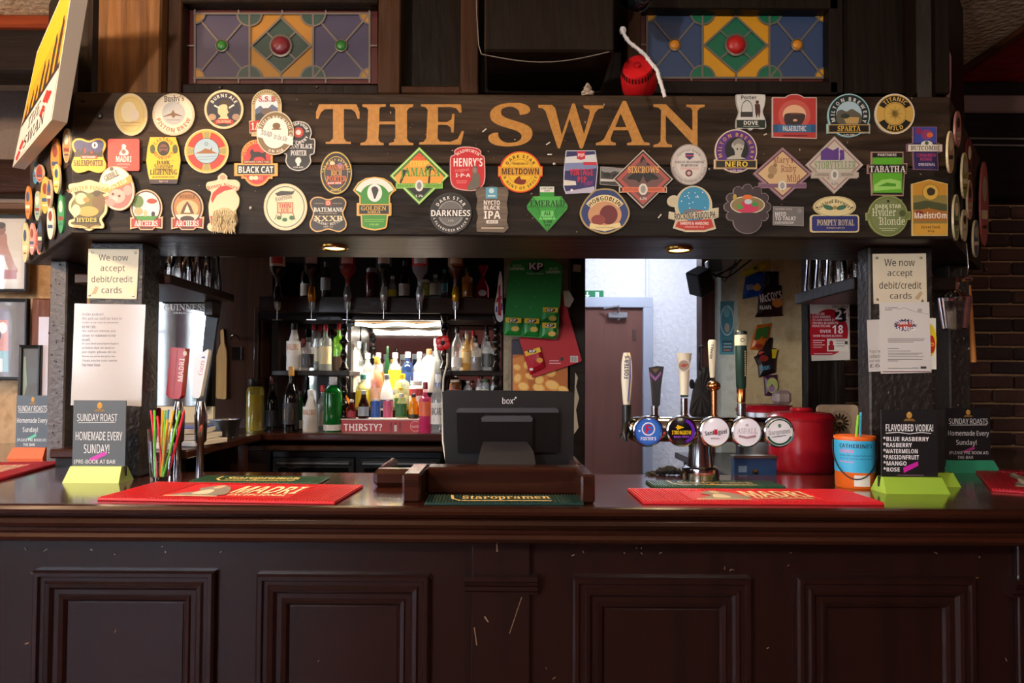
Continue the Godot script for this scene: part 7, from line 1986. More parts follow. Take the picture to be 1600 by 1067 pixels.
func bar_top_things() -> void:
	bar_mat([165.6, 778, 529, 784, 562.8, 757.5, 233.7, 752.5], "c81a24", "red rubber bar mat beside the straws glass", "MADRI", 0, "e6d2a8", "red bar mats")
	bar_mat([1005.4, 784.6, 1381.8, 784.6, 1316.5, 765, 980, 762], "c8202a", "red rubber bar mat before the beer taps", "MADRI", 0, "e6d2a8", "red bar mats")
	bar_mat([-150, 752, 74, 749, 34, 721, -96, 724], "b8182a", "red rubber bar mat by the orange footed chalkboard", "MADRI", 0, "e6d2a8", "red bar mats")
	bar_mat([1511, 763, 1740, 775, 1680, 741, 1551, 731], "a81626", "red rubber bar mat by the teal footed chalkboard", "MADRI", 0, "d8c8a8", "red bar mats")
	bar_mat([296, 752.4, 499, 753.6, 515, 744.7, 319.7, 743.2], "1c4a32", "green rubber bar mat behind the red one by the straws", "Staropramen", 1, "d8bc70", "green bar mats")
	bar_mat([1019, 759.2, 1226, 760, 1207, 751.8, 1009.5, 749.8], "1c4a32", "green rubber bar mat at the foot of the beer taps", "Staropramen", 1, "d8bc70", "green bar mats")
	bar_mat([664, 785, 909.5, 785, 906, 773, 669, 772.6], "12332e", "dark green rubber bar mat before the till", "Staropramen", 1, "d8bc80", "green bar mats")
	var roast := func(pr: Pr):
		pr.text("SUNDAY ROAST", 8, 26, 84, 40, "d8dcdc", 2).line([10, 43, 80, 42], 1.2, "d0d4d4").text("HOMEMADE EVERY", 6, 60, 94, 76, "dce0e0", 2).text("SUNDAY!", 22, 84, 70, 101, "dce0e0", 2).p([32, 111, 62, 97, 66, 103, 38, 117], "c044a8").text("(PRE-BOOK AT BAR", 4, 113, 82, 122, "dce0e0", 2)
	var roasts := func(pr: Pr):
		pr.text("SUNDAY ROASTS", 6, 25, 94, 38, "d8dcdc", 2).line([8, 41, 92, 40], 1.2, "d0d4d4").text("Homemade Every", 4, 54, 96, 70, "dce0e0", 2).text("Sunday!", 22, 76, 68, 92, "dce0e0", 2).p([34, 104, 62, 92, 64, 98, 40, 108], "a8307a" if pr.pl.d > -2.7 else "5ab89a").text("(PLEASE PRE BOOK AT)", 6, 104, 94, 112, "dce0e0", 2).text("THE BAR", 24, 115, 60, 122, "dce0e0", 2)
	var vodka := func(pr: Pr):
		pr.text("FLAVOURED VODKA!", 8, 27, 92, 40, "e8e8e8", 0).line([8, 44, 30, 42, 50, 45, 70, 42, 88, 44], 1.4, "e8e8e8")
		for k in 6:
			pr.text(["*BLUE RASBERRY", "*RASBERRY", "*WATERMELON", "*PASSIONFRUIT", "*MANGO", "*ROSE"][k], 3, 50 + k * 11.4, [84, 54, 64, 66, 44, 32][k], 58.5 + k * 11.4, "e8e8e8", 0)
		pr.p([38, 108, 64, 96, 65, 104, 39, 118], "c01c9a").line([28, 122, 74, 122], 0.8, "b07090")
	var blank := func(pr: Pr):
		pr.rect(20, 40, 70, 41, "5a5a5a")
	chalk_board(141, 757, 88, 2.15, 24, 84, 104, "a8c060", "4a5054", "grey slate chalkboard in a lime foot by the straws glass", roast)
	chalk_board(38, 718, 56, 2.78, 16, 52, 82, "d8623c", "48525a", "grey slate chalkboard in an orange foot", roasts)
	chalk_board(1435, 767, 100, 2.03, 24, 90, 106, "94b83c", "100f12", "black vodka price board in a lime foot", vodka)
	chalk_board(1472, 758, 60, 2.17, 20, 36, 100, "8ab03a", "141316", "black board in a lime foot behind the vodka board", blank)
	chalk_board(1526, 734, 77, 2.51, 18, 70, 82, "2f8a68", "0e0d10", "black roast dinner board in a teal foot", roasts)
	# glass of straws
	var gc := on_bar(250, 750)
	var gl := thing("straw_glass", "tall clear pint glass holding coloured straws", "glass", gc)
	part("glass", G.new().lathe(gc, [Vector2(0, 0), Vector2(0.029, 0), Vector2(0.03, 0.004), Vector2(0.041, 0.165), Vector2(0.0395, 0.165), Vector2(0.028, 0.012), Vector2(0, 0.012)], 24), solid_glass(), gl)
	var sc := {"red": "d8283a", "green": "6cc82c", "yellow": "e8b01c", "blue": "3a8ac0", "lime": "86d43c", "cyan": "4ab4d8"}
	var st := [["red", 236, 641, 245], ["green", 241.5, 641, 243], ["yellow", 254, 641, 247], ["green", 258.5, 641, 258], ["blue", 263, 640, 255], ["yellow", 271, 641, 250], ["green", 281, 642, 260], ["red", 287.5, 642, 262], ["red", 246, 650, 257], ["yellow", 262, 655, 254]]
	for k in st.size():
		var e: Array = st[k]
		var b := gc + Vector3((e[3] - 250) * 0.0017, 0.013, 0.014 * sin(k * 2.4))
		var tp := P(e[1], e[2], -gc.z + 0.02 * cos(k * 2.4))
		single("drinking_straw", e[0] + " plastic drinking straw standing in the pint glass", "straw", G.new().tube([b, b.lerp(tp, 0.5), tp], 0.0034, 8), mat("straw_" + e[0], sc[e[0]], 0.35), b, "straws in the pint glass")
	# a red tag leaning behind the straws
	single("red_key_tag", "dark red plastic tag hanging behind the straws", "tag", plate(soft([246, 640, 250, 637, 252, 641, 251, 665, 247, 668, 243, 664]), flat(2.4), 0.006), mat("tag_red", "8a1420", 0.4), P(248, 655, 2.4))
	# the till, seen from behind
	var d := 2.2
	var tl := thing("till_screen", "black till screen seen from behind on the counter", "till", Vector3(P(794, 745, d).x, BAR_Y, -d))
	var bk := mat("till_black", "0f0e10", 0.35)
	var bk2 := mat("till_black_gloss", "09090a", 0.25)
	part("bezel", plate(PackedVector2Array([Vector2(692, 612), Vector2(700, 609), Vector2(888, 611), Vector2(896, 614), Vector2(894, 735), Vector2(889, 739), Vector2(702, 738), Vector2(697, 733)]), flat(d + 0.03), 0.03), bk, tl)
	var hs := plate(pts([714, 640, 718, 637, 868, 637, 872, 640, 871, 706, 716, 706]), flat(d), 0.022)
	part("housing", hs, bk2, tl)
	part("housing_edge", plate(pts([714, 640, 718, 637, 868, 637, 872, 640, 872, 644, 714, 644]), flat(d), 0.024), mat("till_edge", "3a3a40", 0.35), tl)
	part("hinge_cover", plate(pts([752, 653, 757, 649, 828, 649, 832, 653, 831, 702, 754, 702]), flat(d - 0.022), 0.02), bk2, tl)
	part("hinge_edge", plate(pts([752, 653, 757, 649, 828, 649, 832, 653, 831, 658, 753, 658]), flat(d - 0.022), 0.022), mat("till_edge", "3a3a40", 0.35), tl)
	var sg := G.new()
	var s0 := [P(755, 690, d - 0.045), P(824, 690, d - 0.045), P(834, 706, d - 0.07), P(840, 746, d - 0.12), P(742, 746, d - 0.12), P(750, 706, d - 0.07)]
	sg.quad(s0[5], s0[2], s0[1], s0[0])
	sg.quad(s0[4], s0[3], s0[2], s0[5])
	sg.quad(s0[0], s0[0] + Vector3(0, 0, -0.03), s0[4] + Vector3(0, 0, -0.1), s0[4])
	sg.quad(s0[3], s0[3] + Vector3(0, 0, -0.1), s0[1] + Vector3(0, 0, -0.03), s0[1])
	part("stand", sg, mat("till_stand", "161418", 0.5), tl)
	part("foot", G.new().box(Vector3(P(700, 750, d).x, BAR_Y, -2.36), Vector3(P(888, 750, d).x, BAR_Y + 0.035, -2.07), 0.006), bk2, tl)
	var pr := Pr.new(self, flat(d), 0.0)
	pr.text("box", 785, 621, 802, 631, "d8d8dc", 2).disc(803.5, 624, 0.9, "d8d8dc").rect(804.5, 620, 807, 622.5, "d8d8dc")
	print_part(pr, tl)
	for k in 7:
		single(["plastic_bag", "paper_tag", "red_stopper", "sticker", "power_plug", "power_plug", "coiled_lead"][k], ["crumpled clear plastic bag by the till stand", "small cyan tag by the till stand", "small red stopper by the till stand", "yellow sticker under the till screen", "tangled dark plug beside the till stand", "pale plug behind the till stand", "brown coiled lead at the side of the till"][k], ["bag", "tag", "stopper", "sticker", "plug", "plug", "lead"][k],
			G.new().ball(on_bar([728, 711, 727, 738, 855, 849, 880][k], 748) + Vector3(0, [0.085, 0.075, 0.075, 0.11, 0.085, 0.09, 0.08][k] - 0.012 + 0.02, 0.0), Vector3([0.024, 0.014, 0.009, 0.013, 0.03, 0.012, 0.025][k], [0.018, 0.008, 0.006, 0.006, 0.014, 0.008, 0.014][k], 0.014), 9), mat("clutter_%d" % k, ["9a9490", "3ab0d0", "a82430", "a89a3c", "1a1a1e", "7a8088", "4a3a26"][k], 0.3), on_bar([728, 711, 727, 738, 855, 849, 880][k], 748))
	# beer font
	beer_font()
	# collecting bucket
	var bc := on_bar(1336, 760)
	var bt := thing("charity_bucket", "orange and blue charity bucket with black handle", "bucket", bc)
	var br := 0.0575
	part("bucket", G.new().lathe(bc, [Vector2(0, 0), Vector2(br * .96, 0), Vector2(br, 0.004), Vector2(br * 1.02, 0.158), Vector2(br * 0.98, 0.16), Vector2(br * 0.96, 0.01), Vector2(0, 0.01)], 36), mat("bucket_orange", "e0661c", 0.35), bt)
	var g := G.new()
	var wrap := func(a: float, y: float, l: float) -> Vector3:
		return bc + Vector3(sin(a - 0.42) * (br * (1.0 + 0.02 * y / 0.16) + l), y, cos(a - 0.42) * (br * (1.0 + 0.02 * y / 0.16) + l))
	g.tint(C("3aa8d0"))
	for k in 30:
		var a0 := -1.6 + 3.2 * k / 30.0
		var a1 := -1.6 + 3.2 * (k + 1) / 30.0
		g.quad(wrap.call(a0, 0.05, 0.0006), wrap.call(a1, 0.05, 0.0006), wrap.call(a1, 0.148, 0.0006), wrap.call(a0, 0.148, 0.0006))
	g.tint(C("d8d4cc"))
	for k in 6:
		g.quad(wrap.call(-0.1 + k * 0.14, 0.008, 0.0006), wrap.call(0.04 + k * 0.14, 0.008, 0.0006), wrap.call(0.04 + k * 0.14, 0.042, 0.0006), wrap.call(-0.1 + k * 0.14, 0.042, 0.0006))
	for e in [["CATHERINE'S", -0.85, 0.85, 0.126, 0.138, "1c2a4a"], ["HOSPICE", -0.85, -0.1, 0.11, 0.12, "d86a9a"], ["when life comes full circle", -0.85, 0.85, 0.1, 0.105, "24507a"], ["we'll be there, every step", -0.85, 0.85, 0.09, 0.095, "24507a"], ["donate now", -0.85, -0.1, 0.08, 0.086, "d86a9a"]]:
		g.tint(C(e[5]))
		var gs := glyphs(e[0], 0)
		var bx: Rect2 = gs[1]
		for k in range(0, gs[0].size(), 3):
			var v := []
			for j in 3:
				var u: Vector2 = gs[0][k + j]
				v.append(wrap.call(lerpf(e[1], e[2], (u.x - bx.position.x) / bx.size.x), lerpf(e[3], e[4], (u.y - bx.position.y) / bx.size.y), 0.001))
			if (v[1] - v[0]).cross(v[2] - v[0]).z < 0:
				g.tri(v[0], v[2], v[1])
			else:
				g.tri(v[0], v[1], v[2])
	part("printed_band", g, ink(), bt)
	part("rim", G.new().lathe(bc, [Vector2(br * 1.0, 0.15), Vector2(br * 1.06, 0.152), Vector2(br * 1.06, 0.16), Vector2(br * 0.98, 0.162), Vector2(0, 0.158)], 36), mat("bucket_orange", "e0661c", 0.35), bt)
	var hp := []
	for k in 17:
		var an := -1.75 + 3.5 * k / 16.0
		hp.append(wrap.call(an, 0.145 - 0.115 * cos(an * 0.9) + 0.0, 0.005))
	part("handle", G.new().tube(hp, 0.002, 8), mat("handle_navy", "141a2c", 0.4), bt)
	for k in 2:
		var b := bc + Vector3(-0.005 + 0.018 * k, 0.06, 0.0)
		single("drinking_straw", ["lime straw standing in the charity bucket", "cyan straw standing in the charity bucket"][k], "straw", G.new().tube([b, P([1341, 1345][k], [649, 645][k], 2.1)], 0.0036, 8), mat("straw_" + ["lime", "cyan"][k], sc[["lime", "cyan"][k]], 0.35), b)
	var ch := []
	for k in 24:
		ch.append(on_bar(1366 + k * 0.75, 755 + 2.0 * sin(k * 1.9)) + Vector3(0, 0.004, 0))
	single("ball_chain", "thin metal bead chain by the charity bucket", "chain", G.new().tube(ch, 0.0018, 6), mat("chrome", "b8babc", 0.12, 1.0), ch[0])
	# black cloth at the foot of the taps
	var cc := on_bar(1040, 742)
	var cg := G.new()
	for k2 in 34:
		var f2 := rng.randf_range(-1.0, 1.0)
		var hh := 0.018 * (1.0 - absf(f2 - 0.2) * 0.7)
		cg.obox(Transform3D(Basis.from_euler(Vector3(rng.randf_range(-0.5, 0.5), rng.randf() * 3.0, rng.randf_range(-0.5, 0.5))), cc + Vector3(f2 * 0.062, hh, rng.randf_range(-0.012, 0.012))), Vector3(0.03, hh * 1.1, 0.02), 0.003)
	single("bar_cloth", "crumpled black bar cloth beside the tap column", "cloth", cg, mat("cloth_black", "111012", 0.85), cc)

func beer_font() -> void:
	var d := 2.26
	var k := d / F
	var base := Vector3(P(1094, 748, d).x, BAR_Y, -d)
	var t := thing("beer_font", "chrome five tap beer font with round illuminated badges", "beer font", base)
	var chrome := mat("chrome", "b8babc", 0.12, 1.0)
	var y0 := P(1094, 729, d).y
	var y1 := P(1094, 694, d).y
	part("base_ring", G.new().lathe(base, [Vector2(0, 0), Vector2(0.061, 0), Vector2(0.062, 0.006), Vector2(0.059, 0.014), Vector2(0.061, 0.02), Vector2(0.058, y0 - BAR_Y - 0.004), Vector2(0.05, y0 - BAR_Y + 0.002), Vector2(0, y0 - BAR_Y + 0.002)], 32), chrome, t)
	part("column", G.new().lathe(base, [Vector2(0.042, y0 - BAR_Y), Vector2(0.042, y0 - BAR_Y + 0.008), Vector2(0.036, y1 - BAR_Y - 0.02), Vector2(0.04, y1 - BAR_Y + 0.03)], 28), chrome, t)
	var ty := P(1094, 671, d).y
	var xa := P(978, 671, d).x
	var xb := P(1222, 672, d).x
	part("cross_bar", G.new().lathe(Vector3(xa, ty, -d), [Vector2(0, 0), Vector2(0.022, 0.001), Vector2(0.036, 0.012), Vector2(0.041, 0.03), Vector2(0.041, xb - xa - 0.03), Vector2(0.036, xb - xa - 0.012), Vector2(0.022, xb - xa - 0.001), Vector2(0, xb - xa)], 28, Basis(Vector3(0, 1, 0), Vector3(1, 0, 0), Vector3(0, 0, -1))), chrome, t)
	var cs := [[1007, 672], [1058.5, 671.5], [1109, 672.5], [1157, 673], [1206.5, 673]]
	var faces := ["2a5ab8", "15121a", "e6e8f2", "e6e8f2", "e4e6ee"]
	for j in 5:
		var c := P(cs[j][0], cs[j][1], d) + Vector3(0, 0, 0)
		var r := 21.5 * k
		var rot := Basis(Vector3.RIGHT, PI / 2)
		var cup := part("badge_cup", G.new().lathe(c, [Vector2(r * 0.8, 0.0), Vector2(r * 1.06, 0.02), Vector2(r * 1.12, 0.05), Vector2(r * 1.08, 0.058), Vector2(r * 0.99, 0.06), Vector2(r * 0.98, 0.054)], 32, rot), chrome, t)
		part("badge_lens", G.new().lathe(c, [Vector2(r, 0.055), Vector2(r * 0.7, 0.0585), Vector2(0, 0.06)], 32, rot), mat("lens_" + str(j), faces[j], 0.15), cup)
		var pl := flat(d - 0.0602)
		var pr := Pr.new(self, pl, 0.0)
		var x: float = cs[j][0]
		var y: float = cs[j][1]
		x = CX + (x - CX) * d / (d - 0.06)
		y = 592.0 + (y - 592.0) * d / (d - 0.06)
		if j == 0:
			pr.disc(x, y, 19, "3a70c8").disc(x, y - 4, 10.5, "dfe6f4").disc(x, y - 4, 8.6, "3a6ac4").text("F", x - 4, y - 10, x + 4, y + 2.5, "c8202c").text("FOSTER'S", x - 12, y + 8.5, x + 12, y + 13.5, "f0f2f8").disc(x - 14, y - 1, 1.6, "d8e4f4")
		elif j == 1:
			pr.ring(x, y, 15, 20, "5a2aa0", 20, 160).p([x - 8, y - 10, x + 3, y - 6, x - 8, y - 2], "e8c020").p([x - 10, y - 7, x - 4, y - 7, x - 4, y - 5, x - 10, y - 5], "e8c020").text("STRONGBOW", x - 16, y - 1, x + 14, y + 5, "e8c828").text("DARK FRUIT", x - 13, y + 7, x + 11, y + 10.5, "9a5ad0")
		elif j == 2:
			pr.text("SanMiguel", x - 16.5, y - 3, x + 18, y + 6.5, "33333a", 0, -6).rect(x - 2, y - 4, x + 3, y + 4.5, "b8283a").text("ESPECIAL", x - 7, y + 9, x + 6, y + 11.5, "8a6a74")
		elif j == 3:
			pr.text("ASPALL", x - 15.5, y - 6, x + 16, y + 2, "a89098", 3).p([x - 13, y + 4, x, y + 7, x + 14, y + 4, x + 14, y + 8, x, y + 10.5, x - 13, y + 8], "a88a90").disc(x, y - 11, 2.4, "c0b0b4")
		else:
			pr.ring(x, y, 14, 20, "dcdce0", 0, 360).ring(x, y, 17.5, 20.5, "1c4a34", 110, 250).ring(x, y, 18.6, 20.5, "1c4a34", -70, 70).text("Staropramen", x - 17, y - 4, x + 17, y + 5, "2a4a3c", 3, -6).line([x - 12, y + 8, x + 10, y + 5], 1, "2a4a3c").disc(x, y - 10, 3, "8aa89a").text("S", x - 1.6, y - 12.5, x + 1.6, y - 7.5, "2a4a3c")
		print_part(pr, cup, "print", ink("lens_print", 0.15))
	# handles, each on its own valve
	var stem := func(x: float, ya: float, yb: float, ra: float, m: Material) -> G:
		var b := P(x, yb, d)
		return G.new().lathe(b, [Vector2(0, 0), Vector2(ra * 1.5, 0), Vector2(ra * 1.4, 0.012), Vector2(ra, 0.016), Vector2(ra, P(x, ya, d).y - b.y), Vector2(0, P(x, ya, d).y - b.y)], 16)
	var turn := func(x: float, y_low: float, prof: Array) -> G:      # prof: (half width, pixels above y_low)
		var b := P(x, y_low, d)
		var q := [Vector2(0, 0)]
		for e in prof:
			q.append(Vector2(e[0], e[1]) * k)
		q.append(Vector2(0, prof[-1][1] * k))
		return G.new().lathe(b, q, 20)
	var h := part("tap_handle", turn.call(979, 633, [[5, 0], [6, 8], [8.5, 40], [8, 66], [6, 78], [5, 82]]), mat("handle_cream", "d2cfb8", 0.3), t, "cream tap handle with navy lettering")
	var q := Pr.new(self, flat(d - 8.6 * k), 0.0)
	q.text("FOSTER'S", 961, 570, 997, 577, "1c2448", 0, -88).p([984, 556, 985.5, 560, 985.5, 590, 982, 628, 980.5, 628, 983.5, 590], "2a3a9a")
	print_part(q, h)
	part("tap_valve", stem.call(979, 632, 684, 7.5 * k, null), mat("valve_black", "15140f", 0.3), t)
	part("tap_spout", G.new().tube([P(979, 660, d - 0.01), P(975, 676, d - 0.03), P(978, 690, d - 0.03)], 0.006), mat("valve_black", "15140f", 0.3), t)
	part("tap_valve", stem.call(1023, 634, 656, 5.5 * k, null), chrome, t)
	h = part("tap_handle", plate(pts([1013.5, 574, 1024, 572, 1034.5, 573, 1030, 605, 1028.5, 632, 1024, 637, 1019, 632, 1017, 605]), flat(d + 0.012), 0.026), mat("handle_black", "171419", 0.3), t, "black tapered tap handle with a violet chevron")
	q = Pr.new(self, flat(d - 0.014), 0.0)
	q.p([1015, 581, 1024, 590, 1033, 580, 1032.5, 585, 1024, 595.5, 1015.5, 586], "8a5a98").p([1018, 576, 1030, 575.5, 1024, 583], "6a5438")
	print_part(q, h)
	part("tap_valve", stem.call(1069, 622, 656, 5.5 * k, null), chrome, t)
	h = part("tap_handle", turn.call(1069, 620, [[6.5, 0], [6.5, 6], [7.5, 30], [9, 50], [11.5, 66], [12, 68]]), mat("handle_ivory", "d8d2ba", 0.3), t, "ivory flared tap handle with an oval badge")
	q = Pr.new(self, flat(d - 10.5 * k), 0.0)
	q.disc(1069, 571, 10, "d8d4c8", 9.5).disc(1069, 571, 8.6, "9a8c80", 8).p([1062, 572, 1068, 568, 1076, 569, 1070, 574], "a84a34").rect(1063, 617, 1075.5, 620.5, "1c3a2c")
	print_part(q, h)
	part("tap_valve", stem.call(1116, 600, 656, 4.5 * k, null), mat("copper", "b87a4c", 0.2, 1.0), t)
	h = part("tap_handle", turn.call(1113, 590, [[3.5, 0], [4, 4], [6, 40], [6.5, 56], [5, 59]]), mat("handle_cream", "d2cfb8", 0.3), t, "slim cream tap handle over a copper ball")
	q = Pr.new(self, flat(d - 6.6 * k), 0.0)
	q.text("ASPALL", 1100, 547, 1124, 551, "33302c", 0, -84)
	print_part(q, h)
	part("copper_ball", G.new().ball(P(1115, 603, d), Vector3(10.5, 8.5, 10.5) * k, 18), mat("copper", "b87a4c", 0.2, 1.0), t)
	part("tap_valve", stem.call(1158.5, 630, 656, 6.5 * k, null), chrome, t)
	h = part("tap_handle", turn.call(1158, 629, [[6, 0], [6.5, 22], [7.5, 24], [9.2, 100], [9.4, 110], [8, 112]]), mat("handle_green", "17342a", 0.3), t, "tall dark green tap handle with copper foot")
	part("handle_foot", turn.call(1158, 629, [[6.3, 0], [6.8, 21], [6, 22]]), mat("copper", "b87a4c", 0.2, 1.0), h)
	part("handle_band", turn.call(1157.8, 716 - 176, [[9.5, 0], [9.6, 17], [9, 17.5]]), mat("handle_band", "d0ccac", 0.35), h)
	part("handle_top", turn.call(1157.6, 523.5, [[9.6, 0], [9.4, 5], [8, 6]]), mat("valve_black", "15140f", 0.3), h)
	q = Pr.new(self, flat(d - 9.8 * k), 0.0)
	q.ring(1160, 531, 2.2, 3.2, "24503c")
	for e in 12:
		q.rect(1163.5, 548 + e * 3.4, 1165, 550 + e * 3.4, "c8a878")
	print_part(q, h)

func high_things() -> void:
	# yellow hanging sign on the slanting end of the canopy
	var pl := Plane(left_face.normal, left_face.d + 0.03)
	var q := pts([39, 265, 105, 192, 146, -52, 80, 87])
	var t := thing("painted_sign", "yellow and white painted canvas sign on the slanting canopy end", "sign", Q(72, 228, pl))
	part("canvas", plate(q, pl, 0.04), mat("canvas_edge", "c8c0b0", 0.6), t)
	var pr := Pr.new(self, Plane(pl.normal, pl.d + 0.04), 0.0)
	var off := func(x: float, y: float) -> Vector2:
		# (0..1 along the lower edge, 0..1 up) on the front of the canvas, in pixels of that nearer plane
		var w: Vector3 = Q(39, 265, pl).lerp(Q(105, 192, pl), x).lerp(Q(80, 87, pl).lerp(Q(146, -52, pl), x), y) + pl.normal * 0.04
		var c := RB.inverse() * (w - EYE)
		return Vector2(CX + F * c.x / -c.z, CY - F * c.y / -c.z)
	var quad := func(l: Array, hex: String):
		var o := PackedVector2Array()
		for k in range(0, l.size(), 2):
			o.append(off.call(l[k], l[k + 1]))
		pr.poly(o, hex)
	quad.call([0.02, 0.40, 0.98, 0.40, 0.98, 0.98, 0.02, 0.98], "d8900e")
	quad.call([0.02, 0.66, 0.98, 0.7, 0.98, 0.98, 0.02, 0.98], "d8a410")
	quad.call([0.02, 0.36, 0.98, 0.36, 0.98, 0.41, 0.02, 0.41], "2a2018")
	for k in 7:
		var x := 0.07 + k * 0.13
		var hgt: float = [0.53, 0.58, 0.55, 0.66, 0.6, 0.7, 0.74][k]
		quad.call([x, 0.4, x + 0.035, 0.4, x + 0.075, 0.4, x + 0.07, 0.46, x + 0.085, hgt - 0.06, x + 0.06, hgt - 0.03, x + 0.055, hgt, x + 0.03, hgt, x + 0.03, hgt - 0.05, x + 0.01, hgt - 0.09], "2a1c10")
	quad.call([0.02, 0.02, 0.98, 0.02, 0.98, 0.36, 0.02, 0.36], "c8c2b6")
	for e in [[0.70, 0.19], [0.82, 0.24], [0.74, 0.28], [0.14, 0.06], [0.2, 0.13]]:
		quad.call([e[0] - 0.07, e[1], e[0], e[1] - 0.05, e[0] + 0.08, e[1], e[0], e[1] + 0.05], "b8241c")
	pr.step = 0.00012
	for e in [["THE", 0.3, 0.62, 0.22, 0.32], ["SWAN", 0.28, 0.8, 0.06, 0.17]]:
		var gs := glyphs(e[0], 3)
		var bx: Rect2 = gs[1]
		pr.z += pr.step
		pr.g.tint(C("33281c"))
		for k in range(0, gs[0].size(), 3):
			var v := []
			for j in 3:
				var u: Vector2 = gs[0][k + j]
				v.append(off.call(lerpf(e[1], e[2], (u.x - bx.position.x) / bx.size.x), lerpf(e[3], e[4], (u.y - bx.position.y) / bx.size.y)))
			pr._t(v[0], v[1], v[2])
	print_part(pr, t)
	# pink poster on the other slanting end
	var rp := Plane(right_face.normal, right_face.d - 0.05)
	var po := poster("pink_poster", "narrow pink poster above the slanting canopy end by the bricks", "poster", pts([1471, 48, 1486, 88, 1486, 132, 1483, 160, 1469, 128]), rp, "b08488", 0.001)
	(po[1] as Pr).line([1474, 80, 1482, 128], 1.0, "7a4a50").disc(1476, 100, 1.6, "5a3038")
	print_part(po[1], po[0])
	# red fire alarm sounder with its white ribbon
	var ac := P(997, 112, 2.14)
	var ax := Basis.from_euler(Vector3(PI / 2 - 0.35, 0.0, 0.25))
	var al := thing("alarm_sounder", "red round fire alarm sounder above the gold lettering", "alarm", ac)
	var k := 2.14 / F
	part("body", G.new().lathe(ac, [Vector2(0, -0.07), Vector2(27 * k, -0.07), Vector2(28 * k, -0.06), Vector2(28 * k, -0.01), Vector2(25 * k, 0.0)], 28, ax), mat("alarm_red", "b8141c", 0.35), al)
	part("face", G.new().lathe(ac, [Vector2(25 * k, 0.0), Vector2(24 * k, 0.018), Vector2(22 * k, 0.024), Vector2(0, 0.026)], 28, ax), mat("alarm_red_bright", "c81a20", 0.3), al)
	var sl := G.new()
	for j in 30:
		var an := TAU * j / 30
		sl.obox(Transform3D(ax * Basis(Vector3.UP, an), ac + ax * Vector3(sin(an) * 24.8 * k, 0.01, cos(an) * 24.8 * k)), Vector3(0.0028, 0.02, 0.003))
	part("sound_slot", sl, mat("alarm_slot", "2a0a0c", 0.6), al)
	part("knob", G.new().lathe(ac + ax * Vector3(0, 0.025, 0), [Vector2(6 * k, 0), Vector2(5 * k, 0.008), Vector2(0, 0.01)], 16, ax), mat("alarm_red", "b8141c", 0.35), al)
	var rb := G.new()
	var rp2 := [[972, 46], [976, 56], [983, 66], [996, 76], [1008, 86], [1017, 98], [1027, 110], [1030, 122], [1034, 134], [1039, 152]]
	var pth := []
	for e in rp2:
		pth.append(P(e[0], e[1], 2.06))
	rb.tube(pth, 0.0055, 8).ball(P(973, 48, 2.07), Vector3(0.012, 0.014, 0.01), 9)
	for j in 9:
		rb.ball(pth[j].lerp(pth[j + 1], 0.5), Vector3(0.008, 0.008, 0.006), 7)
	single("white_ribbon", "twisted white ribbon draped over the red alarm", "ribbon", rb, mat("ribbon_white", "d8d8d8", 0.7), pth[0])
	# dome camera under the ceiling
	var cc := P(992, -2, 2.1)
	var cm := thing("dome_camera", "black dome security camera above the red alarm", "camera", cc)
	part("housing", G.new().lathe(cc, [Vector2(0, 0.07), Vector2(0.06, 0.07), Vector2(0.062, 0.02), Vector2(0.05, 0.0), Vector2(0.04, -0.01)], 24), mat("speaker_black", "1a1a1c", 0.5), cm)
	part("dome", G.new().ball(cc + Vector3(0.012, -0.008, 0.01), Vector3(0.038, 0.036, 0.038), 20), mat("dome_glass", "15161c", 0.06), cm)
	part("lens_ring", G.new().lathe(cc + Vector3(0.02, -0.02, 0.038), [Vector2(0.012, 0), Vector2(0.015, 0.004), Vector2(0.018, 0)], 18, Basis(Vector3.RIGHT, PI / 2)), mat("steel", "8a8a8c", 0.3, 1.0), cm)
	# the small figure on the canopy ledge
	var fc := P(918, 146, 2.16)
	fc.y = yT
	var fg := thing("figurine", "tiny pale seated figurine on the canopy ledge", "figurine", fc)
	part("figure", G.new().lathe(fc, [Vector2(0, 0), Vector2(0.018, 0), Vector2(0.02, 0.006), Vector2(0.013, 0.02), Vector2(0.011, 0.026), Vector2(0.005, 0.029), Vector2(0, 0.03)], 16, Basis(), 0.7).ball(fc + Vector3(0, 0.034, 0), Vector3(0.007, 0.008, 0.007), 12).ball(fc + Vector3(-0.012, 0.008, 0.008), Vector3(0.009, 0.006, 0.007), 10).ball(fc + Vector3(0.012, 0.008, 0.008), Vector3(0.009, 0.006, 0.007), 10).rod(fc + Vector3(-0.011, 0.024, 0.002), fc + Vector3(-0.003, 0.028, 0.012), 0.003).rod(fc + Vector3(0.011, 0.024, 0.002), fc + Vector3(0.003, 0.028, 0.012), 0.003), mat("figurine_stone", "a89888", 0.6), fg)
	# loose wire looped under the boxed beam
	var wp := [P(744, -40, 2.0), P(745, 20, 2.0), P(748, 70, 2.0), P(752, 84, 2.0)]
	for j in 12:
		var f := j / 11.0
		wp.append(P(lerpf(754, 952, f), 85 + sin(f * PI) * 14 - f * 4, 2.0))
	single("loose_wire", "thin grey wire sagging below the boxed beam", "wire", G.new().tube(wp, 0.0018, 6), mat("wire_grey", "6a625c", 0.5), wp[0])
	# glass pitcher hung upside down from a wire shelf
	var gp := P(1491, 440, 2.45)
	var pt := thing("glass_pitcher", "clear glass pitcher hanging upside down beside the rear post", "pitcher", gp)
	var kk := 2.45 / F
